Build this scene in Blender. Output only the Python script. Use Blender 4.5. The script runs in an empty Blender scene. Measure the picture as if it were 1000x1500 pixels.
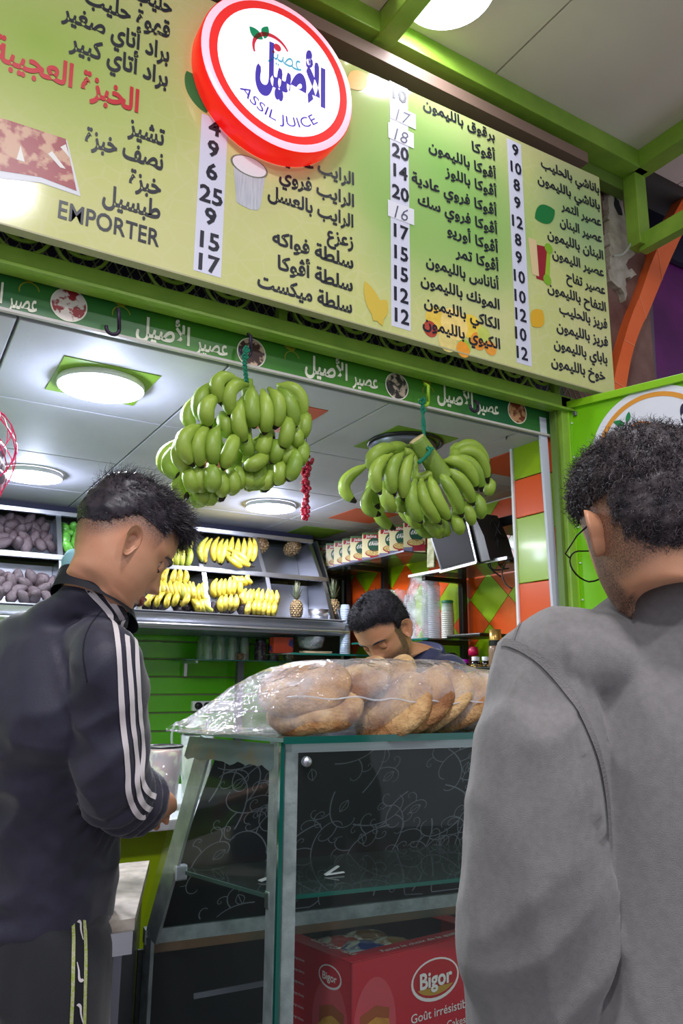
import bpy, bmesh, math, random, unicodedata
import numpy as np
from mathutils import Vector, Matrix, Euler, noise as mnoise
from mathutils.geometry import tessellate_polygon
from mathutils.bvhtree import BVHTree
random.seed(7); rng = np.random.default_rng(7)
SC = bpy.context.scene; COL = SC.collection
# ---------------------------------------------------------------- camera
F = 1113.0; CAM = np.array([0, 0, 1.35])
_p = math.atan(245/F); _y = math.radians(30.8); _r = 0.0077
f0 = np.array([math.sin(_y)*math.cos(_p), math.cos(_y)*math.cos(_p), math.sin(_p)])
r0 = np.array([math.cos(_y), -math.sin(_y), 0]); u0 = np.cross(r0, f0)
RR = math.cos(_r)*r0 + math.sin(_r)*u0; UU = -math.sin(_r)*r0 + math.cos(_r)*u0
def ray(x, y): return f0 + RR*(x-500)/F + UU*(750-y)/F
def onz(x, y, z): d = ray(x, y); return CAM + d*(z-CAM[2])/d[2]
def ony(x, y, Y): d = ray(x, y); return CAM + d*(Y-CAM[1])/d[1]
def onx(x, y, X): d = ray(x, y); return CAM + d*(X-CAM[0])/d[0]
def dep(x, y, D): return CAM + ray(x, y)*D
def onpl(x, y, p0, n): d = ray(x, y); n = np.array(n); return CAM + d*((np.array(p0)-CAM)@n)/(d@n)
cd = bpy.data.cameras.new('camera'); co = bpy.data.objects.new('camera', cd); COL.objects.link(co)
cd.sensor_fit = 'VERTICAL'; cd.sensor_height = 36; cd.lens = F/1500*36; cd.clip_start = .05
M = Matrix.Identity(4)
for i in range(3):
    M[i][0] = RR[i]; M[i][1] = UU[i]; M[i][2] = -f0[i]; M[i][3] = CAM[i]
co.matrix_world = M; SC.camera = co
# ---------------------------------------------------------------- world, lights, exposure
w = bpy.data.worlds.new('world'); SC.world = w; w.use_nodes = True
w.node_tree.nodes['Background'].inputs[0].default_value = (.80, .82, .95, 1)
w.node_tree.nodes['Background'].inputs[1].default_value = .75
SC.view_settings.view_transform = 'Standard'; SC.view_settings.look = 'None'
SC.view_settings.exposure = 0.0; SC.view_settings.gamma = 1; SC.view_settings.use_curve_mapping = False
SC.cycles.use_denoising = True; SC.cycles.max_bounces = 8; SC.cycles.transparent_max_bounces = 24
SC.cycles.sample_clamp_indirect = 6; SC.cycles.caustics_reflective = False; SC.cycles.caustics_refractive = False
def area(name, loc, size, power, color=(1, 1, 1), shape='DISK', rot=(0, 0, 0), spread=180):
    l = bpy.data.lights.new(name, 'AREA'); l.shape = shape; l.size = size; l.energy = power; l.color = color
    l.spread = math.radians(spread)
    o = bpy.data.objects.new(name, l); COL.objects.link(o); o.location = loc; o.rotation_euler = rot; return o
ZC, ZO = 2.31, 3.74      # shop ceiling, market ceiling
LAMPS = [(.53, 2.46), (.53, 3.80), (1.80, 3.80)]
for x, y in LAMPS:
    area('lamp_light', (x, y, ZC-.035), .27, 22, (.90, .93, 1))
    l = bpy.data.lights.new('lamp_glow', 'POINT'); l.energy = 8; l.shadow_soft_size = .04; l.color = (.68, .75, 1)
    o = bpy.data.objects.new('lamp_glow', l); COL.objects.link(o); o.location = (x, y, ZC-.10)
OUT = [onz(655, -22, ZO), (0.2, .1, ZO), (1.5, -1.5, ZO), (-1.4, -1.0, ZO)]
for k, p in enumerate(OUT): area('lamp_light', (p[0], p[1], ZO-.04), .34, [7, 42, 50, 50][k], (.98, .97, 1))
# ---------------------------------------------------------------- materials
def s2l(c):
    return tuple((v/12.92 if v <= .04045 else ((v+.055)/1.055)**2.4) for v in [x/255 for x in c])
def mat(name, c, rough=.5, metal=0, c2=None, scale=20, bump=0, bscale=60, emit=None, estr=1, alpha=1, coat=0, spec=None, detail=4, thr=(.35, .65), trans=0, aniso=None, sheen=0, sss=0):
    m = bpy.data.materials.new(name); m.use_nodes = True; nt = m.node_tree; b = nt.nodes['Principled BSDF']
    col = (*s2l(c), 1); b.inputs['Base Color'].default_value = col
    b.inputs['Roughness'].default_value = rough; b.inputs['Metallic'].default_value = metal
    if coat: b.inputs['Coat Weight'].default_value = coat; b.inputs['Coat Roughness'].default_value = .08
    if spec is not None: b.inputs['Specular IOR Level'].default_value = spec
    if sheen: b.inputs['Sheen Weight'].default_value = sheen
    if sss: b.inputs['Subsurface Weight'].default_value = sss; b.inputs['Subsurface Radius'].default_value = (.012, .005, .003)
    tc = nt.nodes.new('ShaderNodeTexCoord')
    src = tc.outputs['Object']
    if aniso:
        mp = nt.nodes.new('ShaderNodeMapping'); mp.inputs['Scale'].default_value = aniso; nt.links.new(src, mp.inputs[0]); src = mp.outputs[0]
    if c2 is not None:
        n = nt.nodes.new('ShaderNodeTexNoise'); n.inputs['Scale'].default_value = scale; n.inputs['Detail'].default_value = detail
        r = nt.nodes.new('ShaderNodeValToRGB'); r.color_ramp.elements[0].position = thr[0]; r.color_ramp.elements[1].position = thr[1]
        r.color_ramp.elements[0].color = col; r.color_ramp.elements[1].color = (*s2l(c2), 1)
        nt.links.new(src, n.inputs['Vector']); nt.links.new(n.outputs['Fac'], r.inputs[0]); nt.links.new(r.outputs[0], b.inputs['Base Color'])
    if bump:
        n = nt.nodes.new('ShaderNodeTexNoise'); n.inputs['Scale'].default_value = bscale; n.inputs['Detail'].default_value = 5
        bp = nt.nodes.new('ShaderNodeBump'); bp.inputs['Strength'].default_value = bump; bp.inputs['Distance'].default_value = .01
        nt.links.new(src, n.inputs['Vector']); nt.links.new(n.outputs['Fac'], bp.inputs['Height']); nt.links.new(bp.outputs[0], b.inputs['Normal'])
    if emit:
        b.inputs['Emission Color'].default_value = (*s2l(emit), 1); b.inputs['Emission Strength'].default_value = estr
    if alpha < 1: b.inputs['Alpha'].default_value = alpha
    m.diffuse_color = col
    return m
def film(name, tint=(1, 1, 1), ior=1.5, haze=0.0, rough=.02, hazecol=(235, 238, 245), bump=0, bscale=25, base=0.0):
    """thin clear sheet: transparent + fresnel gloss + a little milky haze"""
    m = bpy.data.materials.new(name); m.use_nodes = True; nt = m.node_tree; nt.nodes.clear()
    o = nt.nodes.new('ShaderNodeOutputMaterial'); t = nt.nodes.new('ShaderNodeBsdfTransparent'); g = nt.nodes.new('ShaderNodeBsdfGlossy')
    t.inputs[0].default_value = (*tint, 1); g.inputs['Roughness'].default_value = rough
    # Schlick fresnel from the angle only, alike from both sides of the sheet
    ge = nt.nodes.new('ShaderNodeNewGeometry'); dt = nt.nodes.new('ShaderNodeVectorMath'); dt.operation = 'DOT_PRODUCT'
    nt.links.new(ge.outputs['Normal'], dt.inputs[0]); nt.links.new(ge.outputs['Incoming'], dt.inputs[1])
    def mth(op, a, b_=None, clamp=False):
        x = nt.nodes.new('ShaderNodeMath'); x.operation = op; x.use_clamp = clamp
        for i, v in enumerate((a, b_)):
            if v is None: continue
            if isinstance(v, (int, float)): x.inputs[i].default_value = v
            else: nt.links.new(v, x.inputs[i])
        return x.outputs[0]
    F0 = ((ior-1)/(ior+1))**2
    fac = mth('ADD', mth('MULTIPLY', mth('POWER', mth('SUBTRACT', 1.0, mth('ABSOLUTE', dt.outputs['Value']), True), 5.0), 1-F0), F0+base, True)
    mx = nt.nodes.new('ShaderNodeMixShader'); nt.links.new(fac, mx.inputs[0])
    last = t.outputs[0]
    if haze:
        d = nt.nodes.new('ShaderNodeBsdfDiffuse'); d.inputs[0].default_value = (*s2l(hazecol), 1)
        m2 = nt.nodes.new('ShaderNodeMixShader'); m2.inputs[0].default_value = haze
        nt.links.new(t.outputs[0], m2.inputs[1]); nt.links.new(d.outputs[0], m2.inputs[2]); last = m2.outputs[0]
        if bump:
            n2 = nt.nodes.new('ShaderNodeTexNoise'); n2.inputs['Scale'].default_value = bscale*.4; n2.inputs['Detail'].default_value = 6
            mr = nt.nodes.new('ShaderNodeMapRange'); mr.inputs[1].default_value = .35; mr.inputs[2].default_value = .7
            mr.inputs[3].default_value = haze*.3; mr.inputs[4].default_value = min(1, haze*1.9)
            tc = nt.nodes.new('ShaderNodeTexCoord'); nt.links.new(tc.outputs['Object'], n2.inputs['Vector'])
            nt.links.new(n2.outputs['Fac'], mr.inputs[0]); nt.links.new(mr.outputs[0], m2.inputs[0])
    nt.links.new(last, mx.inputs[1]); nt.links.new(g.outputs[0], mx.inputs[2]); nt.links.new(mx.outputs[0], o.inputs[0])
    if bump:
        tc = nt.nodes.new('ShaderNodeTexCoord'); n = nt.nodes.new('ShaderNodeTexNoise'); n.inputs['Scale'].default_value = bscale; n.inputs['Detail'].default_value = 3
        bp = nt.nodes.new('ShaderNodeBump'); bp.inputs['Strength'].default_value = bump; bp.inputs['Distance'].default_value = .02
        nt.links.new(tc.outputs['Object'], n.inputs['Vector']); nt.links.new(n.outputs['Fac'], bp.inputs['Height'])
        nt.links.new(bp.outputs[0], g.inputs['Normal']); nt.links.new(bp.outputs[0], dt.inputs[0])
    return m
# ---------------------------------------------------------------- objects
def mesh(name, V, Fs, m=None, smooth=False):
    me = bpy.data.meshes.new(name); me.from_pydata([tuple(v) for v in V], [], [tuple(f) for f in Fs]); me.update()
    if m is not None: me.materials.append(m)
    if smooth: me.polygons.foreach_set('use_smooth', [True]*len(me.polygons))
    return me
def wm(o):
    m_ = o.matrix_basis.copy()
    return m_ if o.parent is None else wm(o.parent) @ o.matrix_parent_inverse @ m_
def obj(name, me, parent=None, m=None):
    """child meshes are written in world coordinates"""
    o = bpy.data.objects.new(name, me); COL.objects.link(o)
    if parent is not None: o.parent = parent; o.matrix_parent_inverse = wm(parent).inverted()
    if m is not None and not me.materials: me.materials.append(m)
    return o
def tag(o, label=None, cat=None, group=None, kind=None):
    if label: o['label'] = label
    if cat: o['category'] = cat
    if group: o['group'] = group
    if kind: o['kind'] = kind
    return o
def empty(name, loc, label, cat, group=None, rot=(0, 0, 0)):
    o = bpy.data.objects.new(name, None); COL.objects.link(o); o.location = loc; o.rotation_euler = rot; o.empty_display_size = .05
    return tag(o, label, cat, group)
class G:
    """collects geometry into one mesh"""
    def __init__(s): s.V = []; s.F = []; s.mi = []; s.cur = 0
    def add(s, V, Fs):
        n = len(s.V); s.V += [tuple(map(float, v)) for v in V]; s.F += [tuple(i+n for i in f) for f in Fs]; s.mi += [s.cur]*len(Fs); return s
    def box(s, c, d, R=None, bev=0):
        c = np.array(c, float); h = np.array(d, float)/2
        if bev > 0:
            bm = bmesh.new(); bmesh.ops.create_cube(bm, size=1)
            for v in bm.verts: v.co = Vector((v.co[0]*d[0], v.co[1]*d[1], v.co[2]*d[2]))
            bmesh.ops.bevel(bm, geom=bm.edges[:], offset=bev, segments=2, affect='EDGES', profile=.6)
            V = np.array([v.co[:] for v in bm.verts]); Fs = [[v.index for v in f.verts] for f in bm.faces]; bm.free()
        else:
            V = np.array([(x, y, z) for x in (-1, 1) for y in (-1, 1) for z in (-1, 1)])*h
            Fs = [(0, 1, 3, 2), (4, 6, 7, 5), (0, 4, 5, 1), (2, 3, 7, 6), (0, 2, 6, 4), (1, 5, 7, 3)]
        if R is not None: V = V@np.array(R).T
        return s.add(V+c, Fs)
    def bar(s, a, b, w, h, up=(0, 0, 1)):
        a = np.array(a, float); b = np.array(b, float); d = b-a; L = np.linalg.norm(d); d /= L
        up = np.array(up, float); x = np.cross(d, up); x /= np.linalg.norm(x); z = np.cross(x, d)
        return s.box((a+b)/2, (w, L, h), np.stack([x, d, z], 1))
    def tube(s, P, r, n=8, closed=False, caps=True, sq=None):
        P = np.array(P, float); k = len(P); r = np.broadcast_to(np.array(r, float), (k,))
        T = np.gradient(P, axis=0)
        if closed: T = np.roll(P, -1, 0)-np.roll(P, 1, 0)
        T /= np.linalg.norm(T, axis=1)[:, None]+1e-12
        a = np.array([0, 0, 1.]) if abs(T[0][2]) < .9 else np.array([1., 0, 0])
        V = []; nrm = np.cross(T[0], a); nrm /= np.linalg.norm(nrm)
        for i in range(k):
            nrm = nrm - T[i]*(nrm@T[i]); nrm /= np.linalg.norm(nrm)+1e-12; bn = np.cross(T[i], nrm)
            for j in range(n):
                t = 2*math.pi*j/n; V.append(P[i]+r[i]*(math.cos(t)*nrm+math.sin(t)*bn*(sq or 1)))
        Fs = []
        for i in range(k if closed else k-1):
            for j in range(n):
                a_, b_ = i*n+j, i*n+(j+1) % n; c_ = ((i+1) % k)*n+j; d_ = ((i+1) % k)*n+(j+1) % n
                Fs.append((a_, b_, d_, c_))
        if caps and not closed: Fs += [tuple(range(n))[::-1], tuple((k-1)*n+j for j in range(n))]
        return s.add(V, Fs)
    def lathe(s, prof, c=(0, 0, 0), n=24, R=None, caps=False):
        V = []; Fs = []
        for r, z in prof:
            for j in range(n): t = 2*math.pi*j/n; V.append((r*math.cos(t), r*math.sin(t), z))
        for i in range(len(prof)-1):
            for j in range(n): Fs.append((i*n+j, i*n+(j+1) % n, (i+1)*n+(j+1) % n, (i+1)*n+j))
        if caps: Fs += [tuple(range(n))[::-1], tuple((len(prof)-1)*n+j for j in range(n))]
        V = np.array(V)
        if R is not None: V = V@np.array(R).T
        return s.add(V+np.array(c), Fs)
    def prism(s, poly, a, b):
        """poly: 3D loop; extruded by vectors a..b"""
        P = np.array(poly, float); n = len(P); V = np.vstack([P+np.array(a), P+np.array(b)])
        Fs = [tuple(range(n))[::-1], tuple(range(n, 2*n))]+[(i, (i+1) % n, n+(i+1) % n, n+i) for i in range(n)]
        return s.add(V, Fs)
    def grid(s, P, closed_u=False):
        P = np.array(P, float); a, b = P.shape[:2]; Fs = []
        for i in range(a-1):
            for j in range(b if closed_u else b-1): Fs.append((i*b+j, i*b+(j+1) % b, (i+1)*b+(j+1) % b, (i+1)*b+j))
        return s.add(P.reshape(-1, 3), Fs)
    def mesh(s, name, mats, smooth=False):
        me = mesh(name, s.V, s.F, None, smooth)
        for m in (mats if isinstance(mats, (list, tuple)) else [mats]): me.materials.append(m)
        if any(s.mi): me.polygons.foreach_set('material_index', s.mi)
        return me
    def obj(s, name, mats, parent=None, smooth=False): return obj(name, s.mesh(name, mats, smooth), parent)
def autosmooth(o, deg=35):
    me = o.data; me.polygons.foreach_set('use_smooth', [True]*len(me.polygons))
    bm = bmesh.new(); bm.from_mesh(me); c = math.cos(math.radians(deg))
    for e in bm.edges:
        if len(e.link_faces) == 2 and e.link_faces[0].normal.dot(e.link_faces[1].normal) < c: e.smooth = False
    bm.to_mesh(me); bm.free(); return o
def fixn(o):
    bm = bmesh.new(); bm.from_mesh(o.data); bmesh.ops.recalc_face_normals(bm, faces=bm.faces[:]); bm.to_mesh(o.data); bm.free(); return o
def rotm(x=0, y=0, z=0): return np.array(Euler((x, y, z)).to_matrix())
def axm(axis, ang): return np.array(Matrix.Rotation(ang, 3, Vector(axis)))
def cp(o, parent=None, **kw):
    c = o.copy(); COL.objects.link(c)
    if parent is not None: c.parent = parent
    for ch in o.children: cp(ch, c)
    return c
def align(z, x=(1, 0, 0)):
    z = np.array(z, float); z /= np.linalg.norm(z); x = np.array(x, float); y = np.cross(z, x); y /= np.linalg.norm(y); x = np.cross(y, z)
    return np.stack([x, y, z], 1)
def spline(P, n):
    """catmull-rom through P"""
    P = np.array(P, float); k = len(P)
    t = np.linspace(0, k-1, n); out = []
    for u in t:
        i = min(int(u), k-2); f = u-i
        p0 = P[max(i-1, 0)]; p1 = P[i]; p2 = P[i+1]; p3 = P[min(i+2, k-1)]
        out.append(.5*((2*p1)+(-p0+p2)*f+(2*p0-5*p1+4*p2-p3)*f*f+(-p0+3*p1-3*p2+p3)*f**3))
    return np.array(out)
# ---------------------------------------------------------------- lettering (shaped Arabic through presentation forms)
FORMS = {}
for _c in list(range(0xFB50, 0xFBFF))+list(range(0xFE70, 0xFEFD)):
    _d = unicodedata.decomposition(chr(_c)).split()
    if len(_d) >= 2 and _d[0] in ('<isolated>', '<initial>', '<medial>', '<final>'):
        FORMS.setdefault(''.join(chr(int(x, 16)) for x in _d[1:]), {}).setdefault(_d[0][1:-1], chr(_c))
def shape_ar(s):
    L = []; i = 0
    while i < len(s):
        if s[i] == '\u0644' and s[i:i+2] in FORMS: L.append(s[i:i+2]); i += 2
        else: L.append(s[i]); i += 1
    out = []
    for i, c in enumerate(L):
        f = FORMS.get(c)
        if not f or c == ' ' or 'final' not in f: out.append(f.get('isolated', c) if f else c); continue
        prev = i > 0 and L[i-1] in FORMS and 'initial' in FORMS[L[i-1]]
        nxt = i < len(L)-1 and L[i+1] in FORMS and 'final' in FORMS[L[i+1]] and 'initial' in f
        out.append(f['medial'] if prev and nxt else f['final'] if prev else f['initial'] if nxt else f['isolated'])
    return ''.join(out[::-1])
_tc = {}
def text_geo(body, bold=0.0, res=3, shear=0):
    k = (body, bold, res, shear)
    if k in _tc: return _tc[k]
    ar = any('\u0600' <= c <= '\u06ff' for c in body)
    c = bpy.data.curves.new('t', 'FONT'); c.body = shape_ar(body) if ar else body; c.fill_mode = 'NONE'; c.resolution_u = res; c.shear = shear
    o = bpy.data.objects.new('t', c); COL.objects.link(o)
    dg = bpy.context.evaluated_depsgraph_get(); me = o.evaluated_get(dg).to_mesh()
    V = np.array([v.co[:2] for v in me.vertices]).reshape(-1, 2); E_ = [tuple(e.vertices) for e in me.edges]
    o.evaluated_get(dg).to_mesh_clear(); bpy.data.objects.remove(o); bpy.data.curves.remove(c)
    adj = {}
    for a, b in E_: adj.setdefault(a, []).append(b); adj.setdefault(b, []).append(a)
    seen = set(); loops = []
    for a in sorted(adj):
        if a in seen: continue
        lp = [a]; seen.add(a)
        while True:
            nx = [b for b in adj[lp[-1]] if b not in seen]
            if not nx: break
            nx = min(nx, key=lambda b: abs(b-lp[-1])); lp.append(nx); seen.add(nx)
        if len(lp) > 2: loops.append(V[lp])
    def sa(P): x, y = P[:, 0], P[:, 1]; return .5*np.sum(x*np.roll(y, -1)-y*np.roll(x, -1))
    def inside(p, P):
        x, y = p; r = False; j = len(P)-1
        for i in range(len(P)):
            if (P[i][1] > y) != (P[j][1] > y) and x < (P[j][0]-P[i][0])*(y-P[i][1])/(P[j][1]-P[i][1])+P[i][0]: r = not r
            j = i
        return r
    A = [sa(l) for l in loops]
    sg = math.copysign(1, A[int(np.argmax(np.abs(A)))]) if A else 1
    if bold and A:
        nl_ = []
        for l in loops:
            t = np.roll(l, -1, 0)-np.roll(l, 1, 0); t /= np.linalg.norm(t, axis=1)[:, None]+1e-9
            nl_.append(l+np.stack([t[:, 1], -t[:, 0]], 1)*bold*sg)
        loops = nl_
    outer = [l for l, a in zip(loops, A) if a*sg > 0]; holes = [l for l, a in zip(loops, A) if a*sg < 0]
    OV = []; OF = []; OL = []
    for li, l in enumerate(outer):
        hs = [h for h in holes if sum(inside(p, l) for p in h) > .9*len(h) and abs(sa(h)) < abs(sa(l))]
        pl = [l]+hs; tri = tessellate_polygon([[Vector((p[0], p[1], 0)) for p in q] for q in pl])
        n = len(OV); OV += [tuple(p) for q in pl for p in q]; OL += [li]*(len(OV)-n); OF += [tuple(i+n for i in t) for t in tri]
    r = (np.array(OV).reshape(-1, 2), OF, np.array(OL, float)); _tc[k] = r; return r
def letter(name, body, m, o, ux, uy, size, width=None, parent=None, bold=0, align='L', th=.0012, res=3, shear=0, warp=None, lab=None):
    """flat print: o origin, ux right, uy up (unit vectors)"""
    V, Fs, LY = text_geo(body, bold, res, shear)
    if len(V) == 0: return None
    x0, x1 = V[:, 0].min(), V[:, 0].max(); sx = size if width is None else width/(x1-x0)
    off = {'L': x0, 'R': x1, 'C': (x0+x1)/2}[align]
    ux = np.array(ux, float); uy = np.array(uy, float); nz = np.cross(ux, uy); o = np.array(o, float)
    U = (V[:, 0]-off)*sx; W = V[:, 1]*size
    if warp: U, W = warp(U, W)
    P = o+U[:, None]*ux+W[:, None]*uy+nz*(th+LY[:, None]*6e-5)
    me = mesh(name, P, Fs, m)
    bm = bmesh.new(); bm.from_mesh(me)
    if bm.faces:
        for f in bm.faces:
            if f.normal.dot(Vector(nz)) < 0: f.normal_flip()
    bm.to_mesh(me); bm.free()
    ob = obj(name, me, parent)
    if lab: ob['label'] = lab
    return ob
def pgon(name, P, m, parent=None, th=0, n=(0, -1, 0)):
    P = np.array(P, float)+np.array(n)*th; me = mesh(name, P, [tuple(range(len(P)))], m)
    return obj(name, me, parent)
# ================================================================ materials shared
GREEN = mat('green_paint', (140, 178, 62), .38, c2=(124, 162, 54), scale=9, bump=.15, bscale=40)
GREEN2 = mat('green_paint_dark', (98, 124, 48), .45)
TGREEN = mat('tile_green', (150, 184, 8), .28, coat=.12); TORANGE = mat('tile_orange', (232, 88, 22), .28, coat=.12)
GROUT = mat('grout', (222, 218, 200), .7)
STEEL = mat('stainless', (206, 208, 218), .33, 1, bump=.03, bscale=12, aniso=(1, 20, 20))
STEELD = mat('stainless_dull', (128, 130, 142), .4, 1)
ALU = mat('aluminium', (150, 152, 158), .38, .85, c2=(118, 118, 122), scale=14, bump=.1)
BLACK = mat('black_metal', (14, 14, 18), .35)
WHITE = mat('white_plastic', (232, 233, 238), .4)
DARK = mat('dark_gap', (18, 18, 22), .8)
# ================================================================ setting
g = G().box((1, 0, -.03), (9, 8, .06)); tag(g.obj('floor', mat('floor_tile', (120, 116, 112), .5, c2=(98, 94, 90), scale=6)), kind='structure')
CEILM = mat('ceiling_panel', (196, 196, 208), .62, c2=(186, 186, 198), scale=3, bump=.04, bscale=90)
# shop ceiling: carrier plus panels with recessed joints
cl = tag(G().box((1.3, 3.42, ZC+.035), (3.7, 2.62, .03)).obj('ceiling', mat('ceiling_joint', (108, 108, 118), .8)), kind='structure')
CX = [-.395, .22, .84, 1.455, 2.07, 2.69, 3.1]; CY = [2.11, 2.775, 3.43, 4.09, 4.62]
for i in range(len(CX)-1):
    for j in range(len(CY)-1):
        a, b, c, d = CX[i]+.004, CX[i+1]-.004, CY[j]+.004, CY[j+1]-.004
        G().box(((a+b)/2, (c+d)/2, ZC+.011), (b-a, d-c, .022), bev=.003).obj('ceiling_panel', CEILM, cl)
SQG = mat('print_green', (120, 158, 40), .5); SQO = mat('print_orange', (205, 88, 52), .5)
for x, y, m in [(.53, 2.455, SQG), (1.155, 2.45, SQO), (1.765, 2.45, SQG), (2.37, 2.46, SQO), (1.155, 3.14, SQO), (2.40, 3.77, SQO), (2.4, 4.38, SQG)]:
    G().box((x, y, ZC-.001), (.30, .32, .004)).obj('ceiling_square', m, cl)
# ceiling lamps
EM = mat('lamp_diffuser', (255, 255, 255), .5, emit=(238, 240, 255), estr=14)
def panel_lamp(x, y, z, r, label, on=True):
    t = empty('ceiling_lamp', (x, y, z), label, 'lamp', 'round panel lamps' if on else None)
    g = G(); g.lathe([(r*.985, z-.001), (r, z-.006), (r, z-.022), (r*.985, z-.024), (r*.985, z-.02)], (x, y, 0), 40); g.obj('lamp_rim', WHITE, t, True)
    g = G(); g.lathe([(r*.985, z-.023), (r*.5, z-.026), (.0001, z-.027)], (x, y, 0), 40); g.obj('diffuser', EM if on else mat('lamp_off', (170, 172, 180), .4), t)
    return t
panel_lamp(.53, 2.455, ZC, .14, 'lit round panel lamp in the shop ceiling nearest the street on the left')
panel_lamp(.53, 3.80, ZC, .14, 'lit round panel lamp above the avocado bins at the left')
panel_lamp(1.80, 3.80, ZC, .14, 'lit round panel lamp behind the left hanging banana bunch')
t = empty('ceiling_vent', (1.765, 2.45, ZC), 'round recessed metal fitting on a green ceiling square above the right banana bunch', 'ceiling fitting')
g = G(); g.lathe([(.155, ZC-.002), (.158, ZC-.01), (.15, ZC-.014), (.142, ZC-.008)], (1.765, 2.45, 0), 40); g.obj('outer_ring', BLACK, t, True)
g = G(); g.lathe([(.14, ZC-.004), (.138, ZC-.04), (.12, ZC-.046), (0.001, ZC-.047)], (1.765, 2.47, 0), 40); g.obj('housing', STEELD, t, True)
# outer ceiling
oc = tag(G().box((1.2, -.4, ZO+.05), (9, 6.0, .04)).obj('ceiling_market', mat('joint2', (96, 92, 92), .8)), kind='structure')
OCM = mat('market_ceiling', (232, 220, 214), .6, c2=(224, 212, 206), scale=2)
ocx = [-2.6, -1.35, -.1, 1.33, 1.41, 2.15, 3.4, 4.65]
A_ = onz(560, 75, ZO)
xs = [-2.7, -1.5, -.3, 1.3, 1.86, 3.1, 4.4]
for i in range(len(xs)-1):
    for y0, y1 in [(-3.2, -2.0), (-2.0, -.8), (-.8, .4), (.4, 2.0)]:
        G().box(((xs[i]+xs[i+1])/2, (y0+y1)/2, ZO+.015), (xs[i+1]-xs[i]-.008, y1-y0-.008, .03)).obj('ceiling_panel', OCM, oc)
for k, p in enumerate(OUT):
    panel_lamp(p[0], p[1], ZO, .17, ['lit round panel lamp in the market ceiling above the menu board', 'lit round panel lamp of the market ceiling, further left above the customers',
               'lit round panel lamp of the market ceiling behind the customers at the right', 'lit round panel lamp of the market ceiling behind the customers at the left'][k])
# facade wall above the opening and beyond its sides
FY = 2.03
wf = tag(G().box((.575, 2.16, 3.1), (3.55, .08, 1.4)).obj('wall_front', mat('facade_wall', (86, 104, 52), .5, c2=(70, 96, 40), scale=4)), kind='structure')
tag(G().box((-1.45, 2.4, 1.2), (.5, .6, 2.4)).obj('wall_front_left', mat('wf', (96, 130, 50), .6)), kind='structure')
# wall beside the board: broken plaster
PL = mat('plaster', (176, 168, 152), .9, c2=(120, 74, 66), scale=3.2, thr=(.5, .62), bump=.8, bscale=30)
wr = tag(G().box((2.66, 2.17, 1.87), (.62, .1, 3.74)).obj('wall_right_of_opening', mat('bare', (140, 108, 98), .85, c2=(108, 72, 66), scale=5, bump=.5)), kind='structure')
random.seed(3)
def ragged(pts, n=60, amp=.012):
    P = []
    for i in range(len(pts)):
        a = np.array(pts[i], float); b = np.array(pts[(i+1) % len(pts)], float); k = max(2, int(np.linalg.norm(b-a)/.018))
        for j in range(k):
            q = a+(b-a)*j/k; q[0] += random.uniform(-amp, amp); q[2] += random.uniform(-amp, amp); P.append(q)
    return P
cx = lambda x, y: ony(x, y, 2.10)
G().prism(ragged([cx(888, 272), cx(905, 285), cx(914, 330), cx(925, 372), cx(912, 392), cx(928, 402), cx(915, 412), cx(912, 440), cx(903, 420), cx(890, 410)]), (0, -.012, 0), (0, .02, 0)).obj('plaster_patch', mat('plaster2', (186, 178, 164), .9, c2=(160, 150, 134), scale=20, bump=.7), wr)
G().prism(ragged([cx(896, 290), cx(902, 296), cx(908, 318), cx(903, 316), cx(896, 305)], amp=.004), (0, -.016, 0), (0, -.0, 0)).obj('hole', DARK, wr)
# shop side walls, back wall
wl = tag(G().box((-.42, 3.4, 1.2), (.06, 2.7, 2.4)).obj('wall_left', mat('wl', (120, 170, 40), .5)), kind='structure')
wb = tag(G().box((1.2, 4.70, 1.2), (3.6, .06, 2.4)).obj('wall_back', mat('wb', (64, 70, 60), .6)), kind='structure')
# slat wall: each slat is a board, grooves between
SL = mat('slat_green', (86, 176, 14), .22, coat=.3, c2=(80, 164, 14), scale=2)
SLG = mat('slat_groove', (120, 132, 96), .5, .4)
zb = 1.357
for k in range(-13, 4):
    z0 = zb+k*.107; G().box((1.0, 4.655, z0+.0535), (2.7, .022, .097), bev=.003).obj('slat', SL, wb)
G().box((1.0, 4.662, 1.0), (2.7, .012, 2.0)).obj('groove_backing', SLG, wb)
# right wall with diamond tiles
XR = 2.78
wr2 = tag(G().box((XR+.04, 3.35, 1.2), (.06, 2.8, 2.4)).obj('wall_right', GROUT), kind='structure')
# diamonds: centre (3.11,1.785), half width .15, half height .138
hw, hh = .152, .138; cy, cz = 3.11, 1.785
def clip(P, y0, y1, z0, z1):
    def cut(P, ax, v, sgn):
        out = []
        for i in range(len(P)):
            a, b = P[i], P[(i+1) % len(P)]; da = (a[ax]-v)*sgn; db = (b[ax]-v)*sgn
            if da >= 0: out.append(a)
            if da*db < 0: t_ = da/(da-db); out.append((a[0]+(b[0]-a[0])*t_, a[1]+(b[1]-a[1])*t_))
        return out
    for ax, v, s_ in ((0, y0, 1), (0, y1, -1), (1, z0, 1), (1, z1, -1)):
        P = cut(P, ax, v, s_)
        if len(P) < 3: return []
    return P
for i in range(-14, 14):
    for j in range(-14, 8):
        if (i+j) % 2: continue
        yc, zc = cy+i*hw, cz+j*hh
        g_ = .985
        P = clip([(yc-hw*g_, zc), (yc, zc-hh*g_), (yc+hw*g_, zc), (yc, zc+hh*g_)], 2.28, 4.62, .3, 2.30)
        if len(P) < 3: continue
        m_ = TGREEN if i % 2 == 0 else TORANGE
        G().prism([(XR, p[0], p[1]) for p in P], (-.0, 0, 0), (.015, 0, 0)).obj('tile', m_, wr2)
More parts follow.
